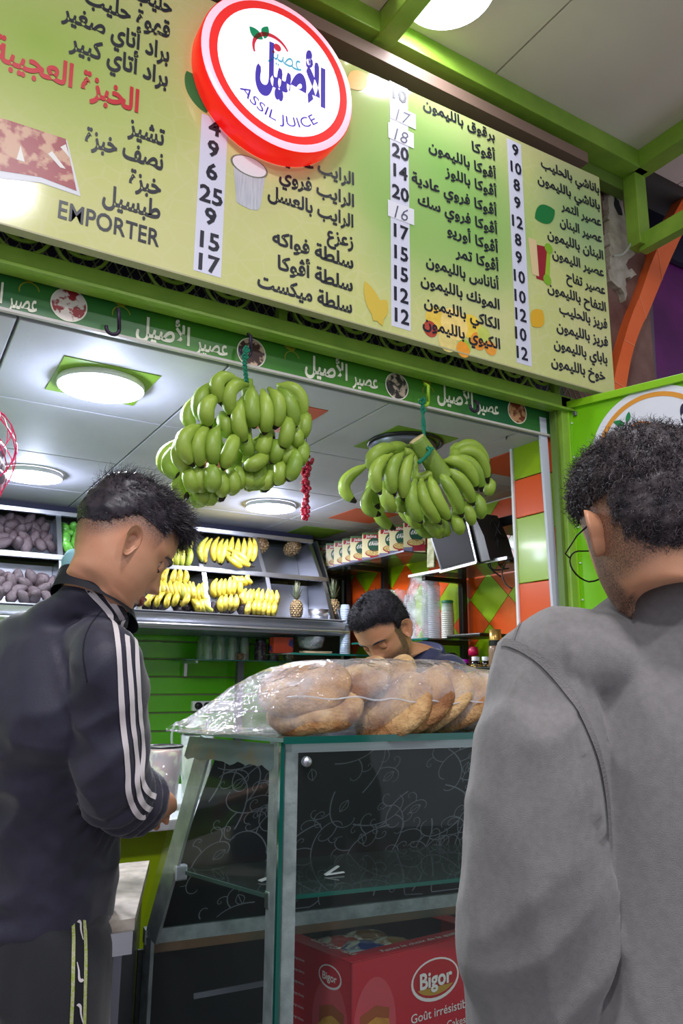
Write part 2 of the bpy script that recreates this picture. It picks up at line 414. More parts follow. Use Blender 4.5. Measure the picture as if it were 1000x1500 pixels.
# tiled pillar by the opening
XP = 2.2
wp = tag(G().box((XP+.02+.14, 2.195, 1.155), (.26, .18, 2.31)).obj('wall_pillar', GROUT), kind='structure')
zt = [2.31, 2.158, 2.0, 1.735, ]
zs = [2.327, 2.165, 2.003, 1.737]
zs = [2.31, 2.160, 2.0075, 1.735]
levels = [(2.31, 2.172, 'G'), (2.168, 2.009, 'O'), (2.005, 1.737, 'G'), (1.733, 1.46, 'O'), (1.456, 1.19, 'G'), (1.186, .92, 'O'), (.916, .65, 'G'), (.646, .38, 'O'), (.376, .11, 'G')]
for a, b, c in levels:
    G().box((XP+.012, 2.195, (a+b)/2), (.016, .172, a-b), bev=.002).obj('tile', TGREEN if c == 'G' else TORANGE, wp)
tag(G().box((XP+.006, 2.288, 1.155), (.02, .012, 2.31)).obj('trim_1', WHITE), kind='structure')
for a, b, c in [(2.31, 2.165, 'O'), (2.161, 1.945, 'G'), (1.94, 1.743, 'O'), (1.739, 1.5, 'G'), (1.496, 1.25, 'O'), (1.246, 1.0, 'G'), (.996, .75, 'O'), (.746, .5, 'G'), (.496, .25, 'O')]:
    G().box((2.262, 2.096, (a+b)/2), (.104, .016, a-b), bev=.002).obj('tile', TGREEN if c == 'G' else TORANGE, wp)
# loose pvc trunking strip leaning at the pillar
a, b = ony(793, 612, 2.08), ony(813, 885, 2.08)
tag(G().bar(b+(b-a)*.6, a, .036, .012, (0, -1, 0)).obj('cable_trunking', mat('pvc', (206, 210, 224), .4)), 'white plastic trunking strip standing against the tiled pillar', 'trunking')
# ================================================================ green steel frame of the front
fr = empty('shopfront_framework', (1.5, FY, 2.4), 'lime green painted steel frame around the shop opening and the market ceiling', 'shopfront')
G().box((.82, FY, 2.432), (2.94, .05, .062), bev=.004).obj('lintel', GREEN, fr)
G().box((.82, FY-.03, 2.402), (2.94, .03, .010), bev=.002).obj('lintel_lip', GREEN, fr)
G().box((2.235, FY, 1.23), (.058, .05, 2.46), bev=.004).obj('post', GREEN, fr)
G().box((2.197, FY+.012, 1.2), (.012, .03, 2.4)).obj('post_lip', GREEN2, fr)
for x in (.98, 2.20): G().box((x, FY+.0, 2.53), (.03, .03, .14), bev=.003).obj('upright', GREEN, fr)
# upper frame
c0 = onz(927, 242, ZO); cyy = c0[1]
P = [ony(x, y, 2.0) for x, y in [(930, 245), (918, 270), (925, 350)]]
CXR = 2.79
G().box(((CXR-3)/2, 1.98, ZO-.045), (CXR+3, .10, .09), bev=.004).obj('top_rail', GREEN, fr)
G().box(((CXR-3)/2, 2.06, ZO-.10), (CXR+3, .06, .10), bev=.004).obj('top_rail_inner', GREEN2, fr)
G().box((CXR-.02, .2, ZO-.045), (.09, 3.6, .09), bev=.004).obj('side_rail', GREEN, fr)
G().box((1.335, .2, ZO-.05), (.075, 3.6, .10), bev=.004).obj('cross_rail', GREEN, fr)
G().box((CXR-.02, 2.0, 3.50), (.075, .07, .42), bev=.004).obj('corner_post', GREEN, fr)
G().box((CXR+.0, 1.5, 3.31), (.05, 1.0, .085), bev=.004).obj('side_bar', GREEN, fr)
# slab strip above board
tag(G().box((.8, 2.0, 3.58), (3.2, .10, .05)).obj('trim_2', mat('brownstrip', (128, 104, 92), .6)), kind='structure')
# cable at the board edge
cab = [ony(x, y, 2.02) for x, y in [(898, 375), (912, 372), (922, 360), (930, 345), (938, 335)]]
tag(G().tube(spline(cab, 20), .006, 6).obj('cable', mat('cable', (170, 168, 158), .5), smooth=True), 'grey cable curving from behind the menu board to the green corner post', 'cable')
# iron scroll grille behind the board
gr = empty('iron_grille', (1, 2.05, 2.5), 'green wrought iron scrollwork with dark wire mesh under the menu board', 'grille')
SCG = mat('scroll_green', (176, 214, 84), .35)
def scroll(c, r, s=1):
    P = []
    for k in range(34):
        t = k/33; a = -math.pi*.5+s*(t*2*math.pi*1.35+.0); rr = r*(1-.62*t)
        P.append((c[0]+rr*math.cos(a), FY+.012, c[2]+r-(r)+rr*math.sin(a)))
    return P
for x in [.20, .36, .62, .80, 1.10, 1.26, 1.44, 1.62, 1.82, 1.99, 2.14, -.06, -.3]:
    r_ = .085
    for s_ in (1, -1):
        g = G(); g.tube(scroll((x, 0, 2.465+r_+.002), r_, s_), .0055, 6); g.obj('scroll', SCG, gr, True)
g = G()
for k in range(90):
    x = -.75+k*.034
    g.bar((x, 2.075, 2.46), (x+.2, 2.075, 2.80), .003, .003, (0, 1, 0)); g.bar((x+.2, 2.078, 2.46), (x, 2.078, 2.80), .003, .003, (0, 1, 0))
tag(g.obj('wire_mesh', mat('wire', (150, 160, 130), .5), gr), kind='stuff')
G().box((.8, 2.112, 2.7), (3.0, .01, .58)).obj('backing_panel', mat('backing', (70, 58, 104), .5), gr)
# green shop banner inside the opening
BN = mat('banner_green', (18, 92, 52), .35, c2=(62, 128, 30), scale=1.4, thr=(.42, .6))
bn = empty('shop_banner', (1, 2.075, 2.36), 'long dark green shop banner with white lettering and round dish pictures under the lintel', 'banner')
G().box((.82, 2.078, 2.362), (2.9, .006, .10)).obj('banner_sheet', BN, bn)
G().box((.82, 2.072, 2.309), (2.9, .014, .008)).obj('edge_strip', mat('edge', (196, 190, 186), .5), bn)
CREAM = mat('cream_print', (226, 226, 206), .5); YPR = mat('yellow_print', (150, 156, 30), .5)
DISH = [mat('dish_a', (226, 214, 206), .4, c2=(150, 40, 46), scale=38, thr=(.5, .56)), mat('dish_b', (70, 40, 34), .4, c2=(206, 176, 150), scale=45, thr=(.5, .58)),
        mat('dish_c', (50, 46, 44), .4, c2=(190, 170, 150), scale=45, thr=(.5, .58)), mat('dish_d', (206, 150, 110), .4, c2=(120, 50, 30), scale=45, thr=(.45, .58))]
def ring(c, r0_, r1_, m_, nm, par, y, n=40, a0=0, a1=2*math.pi, nrm=(0, -1, 0), ux=(1, 0, 0), uz=(0, 0, 1)):
    c = np.array(c, float); ux = np.array(ux, float); uz = np.array(uz, float); V = []; Fs = []
    for k in range(n+1):
        a = a0+(a1-a0)*k/n
        for q in (r0_, r1_): V.append(c+np.array(nrm)*y+ux*q*math.cos(a)+uz*q*math.sin(a))
    for k in range(n): Fs.append((2*k, 2*k+1, 2*k+3, 2*k+2))
    o = obj(nm, mesh(nm, V, Fs, m_), par); return o
def leafpoly(a, b, wd, nrm_up, n=10, curve=0):
    a = np.array(a, float); b = np.array(b, float); d = b-a; L = np.linalg.norm(d); d /= L; s_ = np.cross(d, np.array(nrm_up, float)); P = []
    for k in range(n+1): t = k/n; P.append(a+d*L*t+s_*(wd*math.sin(math.pi*t)**.8+curve*math.sin(math.pi*t)))
    for k in range(1, n): t = 1-k/n; P.append(a+d*L*t-s_*(wd*math.sin(math.pi*t)**.8-curve*math.sin(math.pi*t)))
    return P
YB = 2.0745
for i, (px, py) in enumerate([(101, 447), (368, 517), (581, 566), (757, 603)]):
    c = ony(px, py, YB)
    ring(c, 0.0001, .046, DISH[i], 'dish_picture', bn, .001); ring(c, .046, .050, CREAM, 'dish_rim', bn, .0015)
for px, py in [(175, 455), (425, 520), (625, 570), (40, 420)]:
    c = ony(px, py, YB)
    pgon('leaf_print', leafpoly(c+(.01, 0, .015), c+(-.03, 0, .042), .010, (0, 1, 0)), YPR, bn, .001)
    pgon('leaf_print', leafpoly(c+(.012, 0, .015), c+(.006, 0, .05), .009, (0, 1, 0)), YPR, bn, .001)
    ring(c+(.006, 0, -.012), .024, .027, YPR, 'arc_print', bn, .001, a0=.2, a1=math.pi*1.1)
for (xl, yl, xr, yr) in [(198, 497, 333, 520), (446, 552, 553, 567), (640, 593, 730, 605), (-70, 440, 54, 453)]:
    a, b = ony(xl, yl, YB), ony(xr, yr, YB); z = (a[2]+b[2])/2
    a[2] = b[2] = z+.004
    W = b[0]-a[0]
    letter('banner_lettering', 'عصير', CREAM, b, (1, 0, 0), (0, 0, 1), .075, W*.36, bn, .02, 'R')
    letter('banner_lettering', 'الأصيل', CREAM, (b[0]-W*.43, b[1], b[2]+.004), (1, 0, 0), (0, 0, 1), .085, W*.57, bn, .03, 'R')
# ================================================================ menu board
BY = 1.90
bd = empty('menu_board', (1, BY, 2.9), 'large yellow-green printed menu board with Arabic drinks list and prices', 'menu board')
zl, zr = 2.452, 2.457
bx0, bx1 = -.9, 2.40; zt0, zt1 = 3.395, 3.452
m = bpy.data.materials.new('board_print'); m.use_nodes = True; nt = m.node_tree; b = nt.nodes['Principled BSDF']; b.inputs['Roughness'].default_value = .12
b.inputs['Coat Weight'].default_value = .3; b.inputs['Coat Roughness'].default_value = .03
tc = nt.nodes.new('ShaderNodeTexCoord'); last = None
def mixn(a, b_, fac):
    x = nt.nodes.new('ShaderNodeMix'); x.data_type = 'RGBA'
    if isinstance(a, tuple): x.inputs[6].default_value = (*s2l(a), 1)
    else: nt.links.new(a, x.inputs[6])
    x.inputs[7].default_value = (*s2l(b_), 1); nt.links.new(fac, x.inputs[0]); return x.outputs[2]
def blob(px, py, rx, rz, rot=0, soft=1.0):
    c = ony(px, py, BY); mp = nt.nodes.new('ShaderNodeMapping'); mp.vector_type = 'TEXTURE'
    mp.inputs['Location'].default_value = (c[0], BY, c[2]); mp.inputs['Rotation'].default_value = (0, rot, 0); mp.inputs['Scale'].default_value = (rx, 5, rz)
    gt = nt.nodes.new('ShaderNodeTexGradient'); gt.gradient_type = 'SPHERICAL'; nt.links.new(tc.outputs['Object'], mp.inputs[0]); nt.links.new(mp.outputs[0], gt.inputs[0])
    p = nt.nodes.new('ShaderNodeMath'); p.operation = 'POWER'; p.inputs[1].default_value = soft; p.use_clamp = True; nt.links.new(gt.outputs['Fac'], p.inputs[0]); return p.outputs[0]
nz = nt.nodes.new('ShaderNodeTexNoise'); nz.inputs['Scale'].default_value = 2.2; nt.links.new(tc.outputs['Object'], nz.inputs[0])
mr = nt.nodes.new('ShaderNodeMapRange'); mr.inputs[1].default_value = .35; mr.inputs[2].default_value = .7; nt.links.new(nz.outputs['Fac'], mr.inputs[0])
last = mixn((212, 210, 150), (202, 206, 132), mr.outputs[0])
vo = nt.nodes.new('ShaderNodeTexVoronoi'); vo.feature = 'DISTANCE_TO_EDGE'; vo.inputs['Scale'].default_value = 16; nt.links.new(tc.outputs['Object'], vo.inputs[0])
mv = nt.nodes.new('ShaderNodeMapRange'); mv.inputs[1].default_value = 0; mv.inputs[2].default_value = .08; mv.inputs[3].default_value = .35; mv.inputs[4].default_value = 0; nt.links.new(vo.outputs['Distance'], mv.inputs[0])
last = mixn(last, (216, 212, 164), mv.outputs[0])
for px, py, rx, rz, rot, col, sf in [(640, 250, .55, .42, .4, (136, 186, 96), .7), (690, 330, .35, .35, 0, (140, 186, 98), .8), (540, 230, .4, .25, .3, (160, 196, 116), .8), (860, 330, .35, .3, 0, (150, 184, 126), .7), (60, 60, .5, .35, 0, (160, 186, 90), .8), (590, 330, .25, .3, 0, (146, 188, 100), .8)]:
    last = mixn(last, col, blob(px, py, rx, rz, rot, sf))
nt.links.new(last, b.inputs['Base Color'])
P = [(bx0, BY, 2.455), (bx1, BY, 2.463), (bx1, BY, zt1), (bx0, BY, zt0-.03)]
G().prism(P, (0, 0, 0), (0, .028, 0)).obj('board_panel', m, bd)
EDG = mat('board_edge', (176, 172, 134), .5)
G().prism([(bx0, BY, 2.451), (bx1, BY, 2.459), (bx1, BY, 2.464), (bx0, BY, 2.456)], (0, -.002, 0), (0, .032, 0)).obj('board_edge', EDG, bd)
INK = mat('ink', (26, 28, 44), .4); RED = mat('ink_red', (196, 26, 40), .4); LAV = mat('strip_white', (216, 216, 234), .35); PEN = mat('pen', (84, 84, 110), .5)
ux, uy = np.array([1, 0, .003]), np.array([0, 0, 1.])
def line(t, xl, xr, yr, size, m_=INK, bold=.018, lat=False):
    b_ = ony(xr, yr, BY)
    # left end follows the perspective of the board row
    w_ = None
    lo, hi = ony(xl, yr, BY)[0], b_[0]
    letter('menu_lettering', t, m_, b_, ux, uy, size, hi-lo, bd, bold*1.7, 'R', .0015, 2)
S1 = .062
def row(xl, xr, yr): pass
for t, xl, xr, yr in [('قهوة حليب', 118, 248, 57), ('براد أتاي صغير', 83, 247, 92), ('براد أتاي كبير', 95, 245, 128), ('تشيز', 185, 240, 214), ('نصف خبزة', 120, 238, 250), ('خبزة', 187, 235, 287), ('طبسيل', 147, 234, 322)]: line(t, xl, xr, yr, .080)
line('حليب بارد', 150, 251, 22, .080)
line('الخبزة العجيبة', -22, 202, 166, .105, RED, .018)
b_ = ony(232, 362, BY); letter('menu_lettering', 'EMPORTER', INK, b_, ux, uy, .074, b_[0]-ony(80, 362, BY)[0], bd, .016, 'R', .0015)
for t, xl, xr, yr in [('الرايب عادي', 412, 518, 272), ('الرايب فروي', 407, 518, 304), ('الرايب بالعسل', 390, 517, 334), ('زعزع', 478, 517, 364), ('سلطة فواكه', 397, 517, 394), ('سلطة أڤوكا', 405, 516, 427), ('سلطة ميكست', 375, 515, 459)]: line(t, xl, xr, yr, .066)
for t, xl, xr, yr in [('برقوق بالليمون', 620, 724, 207), ('أڤوكا', 691, 725, 236), ('أڤوكا بالليمون', 628, 726, 263), ('أڤوكا باللوز', 652, 727, 289), ('أڤوكا فروي عادية', 603, 727, 317), ('أڤوكا فروي سك', 612, 728, 344), ('أڤوكا أوريو', 655, 729, 371), ('أڤوكا تمر', 667, 730, 398), ('أناناس بالليمون', 624, 730, 425), ('المونك بالليمون', 616, 731, 454), ('الكاكي بالليمون', 621, 731, 483), ('الكيوي بالليمون', 619, 732, 512)]: line(t, xl, xr, yr, .058)
for t, xl, xr, yr in [('باناشي بالحليب', 794, 877, 284), ('باناشي بالليمون', 789, 878, 308), ('عصير التمر', 823, 880, 332), ('عصير البنان', 821, 881, 356), ('البنان بالليمون', 803, 883, 381), ('عصير الليمون', 810, 884, 406), ('عصير تفاح', 830, 886, 432), ('التفاح بالليمون', 803, 887, 457), ('فريز بالحليب', 820, 889, 482), ('فريز بالليمون', 816, 890, 508), ('باباي بالليمون', 812, 889, 533), ('خوخ بالليمون', 808, 886, 558)]: line(t, xl, xr, yr, .058)
# price strips
for q in [[(293, 166), (332, 180), (325, 407), (285, 397)], [(570, 119), (597, 130), (601, 486), (573, 476)], [(743, 203), (765, 213), (776, 538), (755, 529)]]:
    P = [ony(x, y, BY) for x, y in q]; x0 = (P[0][0]+P[3][0])/2; x1 = (P[1][0]+P[2][0])/2
    zt_ = (P[0][2]+P[1][2])/2; zb_ = (P[2][2]+P[3][2])/2
    pgon('price_strip', [(x0, BY, zb_), (x1, BY, zb_), (x1, BY, zt_), (x0, BY, zt_)], LAV, bd, .0008)
def num(t, x, y, size=.066, hand=False):
    c = ony(x, y, BY); c[2] -= size*.36
    letter('price', t, PEN if hand else INK, c, ux, uy, size*(.95 if hand else 1), None, bd, -.008 if hand else .028, 'C', .0022, 2, .25 if hand else 0)
for t, x, y in zip(['4', '9', '6', '25', '9', '15', '17'], [314, 312, 310, 309, 308, 307, 306], [187, 218, 251, 286, 317, 353, 386]): num(t, x, y, .076)
for t, x, y in [('10', 585, 139), ('20', 586, 223), ('14', 586, 252), ('20', 586, 283), ('17', 587, 340), ('15', 587, 371), ('15', 587, 401), ('12', 587, 432), ('12', 588, 463)]: num(t, x, y, .073)
for t, x, y in [('17', 590, 171), ('18', 587, 199), ('16', 587, 312)]:
    c = ony(x, y, BY); pgon('price_sticker', [c+(-.055, 0, -.03), c+(.055, 0, -.03), c+(.055, 0, .032), c+(-.055, 0, .032)], mat('sticker', (226, 226, 234), .5), bd, .0016); num(t, x, y, .075, True)
for t, x, y in zip(['9', '10', '8', '9', '12', '8', '9', '10', '10', '12', '10', '12'], [754, 755, 756, 757, 757, 758, 759, 760, 761, 762, 762, 764], [220, 246, 271, 297, 325, 351, 377, 405, 434, 461, 489, 517]): num(t, x, y, .070)
# printed leaves and pictures
LG = mat('leaf_green_print', (22, 118, 58), .4); LO = mat('leaf_orange_print', (222, 170, 40), .4); LO2 = mat('leaf_orange_soft', (214, 184, 70), .4)
_bl = [0]
def bl(a, b_, w_, m_, c=0): _bl[0] += 1; pgon('leaf_print', leafpoly(ony(*a, BY), ony(*b_, BY), w_, (0, 1, 0), 12, c), m_, bd, .0008+.0002*_bl[0])
bl((273, 104), (302, 166), .042, LG, .012); bl((783, 320), (812, 308), .040, LG); bl((510, 128), (536, 108), .035, LO); bl((779, 478), (794, 455), .035, LO); bl((534, 412), (560, 478), .030, LO2); bl((546, 470), (566, 440), .028, LO2)
# milk glass picture
def P2(px, py): return ony(px, py, BY)
GL = mat('milk_print', (206, 208, 214), .3, c2=(180, 184, 196), scale=60, aniso=(3, 1, .2)); GL2 = mat('milk_top', (232, 232, 236), .3); GLR = mat('glass_rim', (120, 126, 110), .3)
pgon('glass_picture', [P2(*q) for q in [(341, 236), (389, 254), (381, 303), (377, 308), (366, 307), (352, 300), (346, 296)]], GL, bd, .0010)
c = P2(365, 244); n_ = 24
el = [c+np.array([.062*math.cos(2*math.pi*k/n_), 0, .034*math.sin(2*math.pi*k/n_)+.0*math.cos(2*math.pi*k/n_)]) for k in range(n_)]
pgon('glass_picture', el, GLR, bd, .0014); pgon('glass_picture', [c+(e-c)*.9 for e in el], GL2, bd, .0018)
# flatbread picture
BRD = mat('bread_pic', (196, 150, 120), .4, c2=(150, 44, 52), scale=26, thr=(.44, .54), detail=6)
pgon('bread_picture', [P2(*q) for q in [(-40, 190), (-2, 174), (98, 206), (118, 288), (60, 268), (-40, 258)]], mat('tray_print', (206, 206, 214), .4), bd, .0010)
pgon('bread_picture', [P2(*q) for q in [(-40, 186), (-2, 172), (96, 204), (112, 280), (60, 260), (-40, 244)]], BRD, bd, .0016)
FETA = mat('feta', (220, 216, 210), .4)
for q in [[(30, 214), (36, 238), (24, 234)], [(76, 222), (96, 248), (88, 246), (70, 226)], [(96, 212), (102, 232), (88, 216)]]: pgon('bread_picture', [P2(*k) for k in q], FETA, bd, .0022)
# juice glasses picture
for q, cc in [([(773, 348), (785, 352), (789, 405), (779, 402)], (222, 196, 150)), ([(783, 358), (801, 362), (797, 412), (785, 408)], (150, 30, 46)), ([(797, 362), (806, 360), (804, 412), (797, 412)], (150, 190, 50))]:
    pgon('juice_picture', [P2(*k) for k in q], mat('juice', cc, .3), bd, .0010+.0003*random.random())
for q in [(803, 364), (801, 410)]: ring(P2(*q), .0001, .022, mat('kiwi', (128, 176, 40), .4), 'juice_picture', bd, .0016, 16)
# fruit picture at the bottom
for q, r_, cc in [((640, 470), .05, (226, 190, 70)), ((665, 475), .06, (236, 206, 120)), ((690, 480), .05, (232, 196, 60)), ((630, 482), .03, (170, 60, 40)), ((700, 500), .034, (226, 140, 40)), ((678, 512), .03, (232, 150, 40)), ((655, 500), .04, (220, 200, 120)), ((708, 490), .03, (190, 200, 90)), ((680, 508), .028, (150, 190, 50)), ((640, 458), .025, (120, 160, 60)), ((718, 510), .028, (230, 150, 50))]:
    ring(P2(*q), .0001, r_, mat('fruit_print', cc, .4, c2=tuple(min(255, k+16) for k in cc), scale=30), 'fruit_picture', bd, .0007+.0005*random.random(), 20)
# ---------------------------------------------------------------- round illuminated sign
SY = 1.82
cs = ony(411, 108, SY)
RS = .262
sg = empty('round_sign', tuple(cs), 'round red and white illuminated shop sign with leaf logo fixed to the menu board', 'sign')
SRED = mat('sign_red', (232, 20, 16), .3, emit=(255, 20, 10), estr=.55)
SWH = mat('sign_white', (250, 240, 250), .3, emit=(252, 236, 252), estr=.85)
SPK = mat('sign_pink', (250, 190, 205), .3, emit=(252, 180, 200), estr=.7)
Rm = align((0, -1, 0), (1, 0, 0))
def discp(prof, m_, nm): G().lathe(prof, cs, 64, Rm).obj(nm, m_, sg, True)
discp([(RS*.99, -.078), (RS, -.07), (RS, -.006), (RS*.985, 0)], SRED, 'side_band')
discp([(RS*.985, 0), (RS*.96, .004), (RS*.9, .005)], SPK, 'bevel_ring')
discp([(RS*.9, .005), (RS*.8, .0052)], mat('sign_ring', (222, 40, 40), .3, emit=(226, 44, 40), estr=.55), 'red_ring')
discp([(RS*.8, .0052), (.0001, .0054)], SWH, 'sign_face')
IND = mat('indigo', (74, 60, 168), .4, emit=(74, 60, 190), estr=.25)
LGE = mat('logo_green', (0, 140, 90), .4, emit=(0, 140, 90), estr=.25)
fy = SY-.0054
def sp(px, py): return ony(px, py, fy)
def lf(a, b_, w_, mm=LGE, par=sg): pgon('logo_leaf', leafpoly(sp(*a), sp(*b_), w_, (0, 1, 0), 10, .004), mm, par, .001)
lf((385, 58), (365, 39), .017); lf((387, 57), (392, 39), .013)
RA = mat('logo_red', (214, 50, 70), .4, emit=(214, 50, 70), estr=.25)
arc = []; c_ = sp(398, 78)
for k in range(25):
    a = math.pi*1.12-k/24*math.pi*.95; arc.append((a, .062, .003+.004*math.sin(math.pi*k/24)))
V = []; 
for a, r_, w_ in arc: V += [c_+np.array([math.cos(a)*(r_-w_), -.001, math.sin(a)*(r_-w_)]), c_+np.array([math.cos(a)*(r_+w_), -.001, math.sin(a)*(r_+w_)])]
obj('logo_arc', mesh('logo_arc', V, [(2*k, 2*k+1, 2*k+3, 2*k+2) for k in range(24)], RA), sg)
ring(sp(406, 70), .0001, .013, RA, 'logo_dot', sg, .001, 16); ring(sp(400, 76), .0001, .005, RA, 'logo_dot', sg, .001, 12)
a, b_ = sp(373, 124), sp(476, 153)
letter('sign_lettering', 'الأصيل', IND, (b_[0], fy, a[2]*.5+b_[2]*.5+.004), (1, 0, -.04), (0, 0, 1), .200, b_[0]-a[0], sg, .055, 'R', .001)
letter('sign_lettering', 'عصير', mat('teal', (90, 176, 200), .4, emit=(90, 176, 200), estr=.3), sp(441, 107), (1, 0, -.05), (0, 0, 1), .09, .115, sg, 0.0, 'R', .001)
rr_ = .180
def wrp(U, W):
    a_ = math.radians(-90)-.02+U/(rr_); q = rr_-W*.9
    return q*np.cos(a_), q*np.sin(a_)
letter('sign_lettering', 'ASSIL JUICE', IND, (cs[0], fy, cs[2]), (1, 0, 0), (0, 0, 1), .052, .30, sg, .0, 'C', .001, 3, 0, wrp)
# ================================================================ fruit rack of stainless steel
rk = empty('fruit_rack', (1.2, 4.2, 1.7), 'long two-tier stainless steel fruit rack along the back wall', 'rack')
RX = [-.42, -.03, .37, .77, 1.17, 1.565, 1.97, 2.37]
LT = [(4.08, 1.695), (4.20, 1.955)]; UT = [(4.24, 1.985), (4.40, 2.232)]    # front low, front high of each tier
def tier(front, back_d, nm):
    (y0, z0), (y1, z1) = front
    bk = [(y0+back_d+.03, z0+.02), (y1+back_d*.75, z1-.01)]
    for i in range(len(RX)-1):
        a, b = RX[i]+.006, RX[i+1]-.006
        g = G(); g.prism([(a, y0, z0), (b, y0, z0), (b, bk[0][0], bk[0][1]), (a, bk[0][0], bk[0][1])], (0, 0, 0), (0, 0, -.006))
        g.prism([(a, bk[0][0], bk[0][1]), (b, bk[0][0], bk[0][1]), (b, bk[1][0], bk[1][1]), (a, bk[1][0], bk[1][1])], (0, 0, 0), (0, .006, 0))
        g.obj('bin', STEEL, rk)
    for x in RX:
        G().prism([(x, y0-.004, z0), (x, bk[0][0], bk[0][1]), (x, bk[1][0], bk[1][1]), (x, y1-.004, z1)], (-.004, 0, 0), (.004, 0, 0)).obj('divider', STEEL, rk)
        g = G(); g.bar((x, y0-.012, z0), (x, y1-.012, z1), .026, .012, (0, -1, 0)); g.obj('divider_rim', STEEL, rk)
    x0, x1 = RX[0], RX[-1]
    g = G(); g.bar((x0, y1-.012, z1+.012), (x1+.02, y1-.012, z1+.012), .03, .022, (0, 0, 1)); g.obj('rim', STEEL, rk)
    g = G(); g.bar((x0, y0-.014, z0-.008), (x1+.03, y0-.014, z0-.008), .03, .020, (0, 0, 1)); g.obj('rim', STEEL, rk)
tier(LT, .26, 'lower'); tier(UT, .24, 'upper')
G().prism([(RX[0], 4.03, 1.69), (RX[-1]+.07, 4.03, 1.69), (RX[-1]+.07, 4.06, 1.615), (RX[0], 4.06, 1.615)], (0, 0, 0), (0, .01, 0)).obj('front_lip', STEEL, rk)
G().prism([(RX[0], 4.025, 1.70), (RX[-1]+.07, 4.025, 1.70), (RX[-1]+.07, 4.08, 1.688), (RX[0], 4.08, 1.688)], (0, 0, 0), (0, 0, .006)).obj('lip_top', STEEL, rk)
G().tube([(RX[0], 4.02, 1.632), (RX[-1]+.08, 4.02, 1.632)], .009, 10).obj('front_rail', STEEL, rk, True)
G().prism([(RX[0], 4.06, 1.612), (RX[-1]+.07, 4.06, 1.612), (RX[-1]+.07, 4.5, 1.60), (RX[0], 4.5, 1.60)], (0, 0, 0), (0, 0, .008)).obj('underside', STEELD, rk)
G().prism([(2.42, 4.06, 1.70), (2.42, 4.50, 1.70), (2.42, 4.52, 2.25), (2.42, 4.38, 2.25)], (-.004, 0, 0), (.006, 0, 0)).obj('end_panel', STEEL, rk)
G().box((1.0, 4.52, 2.285), (2.9, .06, .05)).obj('top_shadow_strip', mat('shadow_blue', (38, 40, 66), .6), rk)  # dark strip painted as the shadow gap between rack rim and ceiling
for x in RX[::2]: G().box((x, 4.55, .82), (.04, .04, 1.6)).obj('support_post', STEELD, rk)
# ---------------------------------------------------------------- fruit
def avocado_mesh(nm, m_, L=.052, r=.033):
    g = G(); pr = []
    for k in range(9):
        t = k/8; z = -L+2*L*t; rr = r*math.sqrt(max(0, 1-((t-.42)/(.60 if t > .42 else .44))**2))*(1-.22*max(0, t-.45))
        pr.append((max(rr, .0015), z))
    g.lathe(pr, n=12, caps=True); return g.mesh(nm, m_, True)
AV = mat('avocado_skin', (38, 28, 36), .5, c2=(62, 48, 52), scale=90, bump=.6, bscale=260)
AVG = mat('green_avocado', (86, 150, 50), .4, c2=(60, 120, 44), scale=40)
av_me = avocado_mesh('avocado', AV); avg_me = avocado_mesh('avocado', AVG); APX = 0
def heap(tierf, a, b, me, label, group, n, jit=.5, rows=5, zfill=1.0, cat='avocado', nm='avocado', dx=.066):
    (y0, z0), (y1, z1) = tierf; k = 0
    ORD = ['first', 'second', 'third', 'fourth', 'fifth', 'sixth', 'seventh', 'eighth', 'ninth', 'tenth']; RW = ['lowest row', 'second row up', 'third row up', 'fourth row up', 'top row']
    for r_ in range(rows):
        q_ = 0
        t = (r_+.5)/rows*zfill
        x = a+.035+random.uniform(0, .03)
        while x < b-.03:
            o = obj(nm, me); d = .035+.05*t+random.uniform(-.012, .012)
            o.location = (x+random.uniform(-.008, .008), y0+(y1-y0)*t+d*.8, z0+.035+(z1-z0-.06)*t+random.uniform(-.008, .008))
            o.rotation_euler = (random.uniform(-.9, .9), random.uniform(-1.2, 1.2), random.uniform(0, 6)); s_ = random.uniform(.82, 1.06); o.scale = (s_, s_, s_)
            tag(o, label+', '+RW[r_]+', '+ORD[q_]+' from left', cat, group); q_ += 1; x += dx*s_*random.uniform(.85, 1.05); k += 1
heap(UT, RX[2], RX[3], av_me, 'dark avocado, upper bin at the left', 'dark avocados in the upper bin', 30)
heap(UT, RX[1], RX[2], av_me, 'dark avocado, farthest left upper bin', 'dark avocados in the far left upper bin', 30)
heap(LT, RX[2], RX[3], av_me, 'dark avocado, lower bin at the left', 'dark avocados in the lower bin', 30, rows=4, zfill=.68)
heap(LT, RX[1], RX[2], av_me, 'dark avocado, farthest left lower bin', 'dark avocados in the far left lower bin', 30, rows=4, zfill=.7)
heap(UT, RX[3], RX[3]+.20, avg_me, 'green avocado beside the dark ones', 'green avocados in the upper bin', 12, rows=4)
heap(LT, RX[3]+.02, RX[4], av_me, 'dark avocado, lower bin behind the head', 'dark avocados behind the head', 12, rows=2, zfill=.4)
heap(LT, RX[4]+.0, RX[5], av_me, 'dark avocado under the left yellow bananas', 'dark avocados under the left bananas', 8, rows=1, zfill=.2)
heap(LT, RX[5]+.0, RX[6], av_me, 'dark avocado under the right yellow bananas', 'dark avocados under the right bananas', 8, rows=1, zfill=.2)
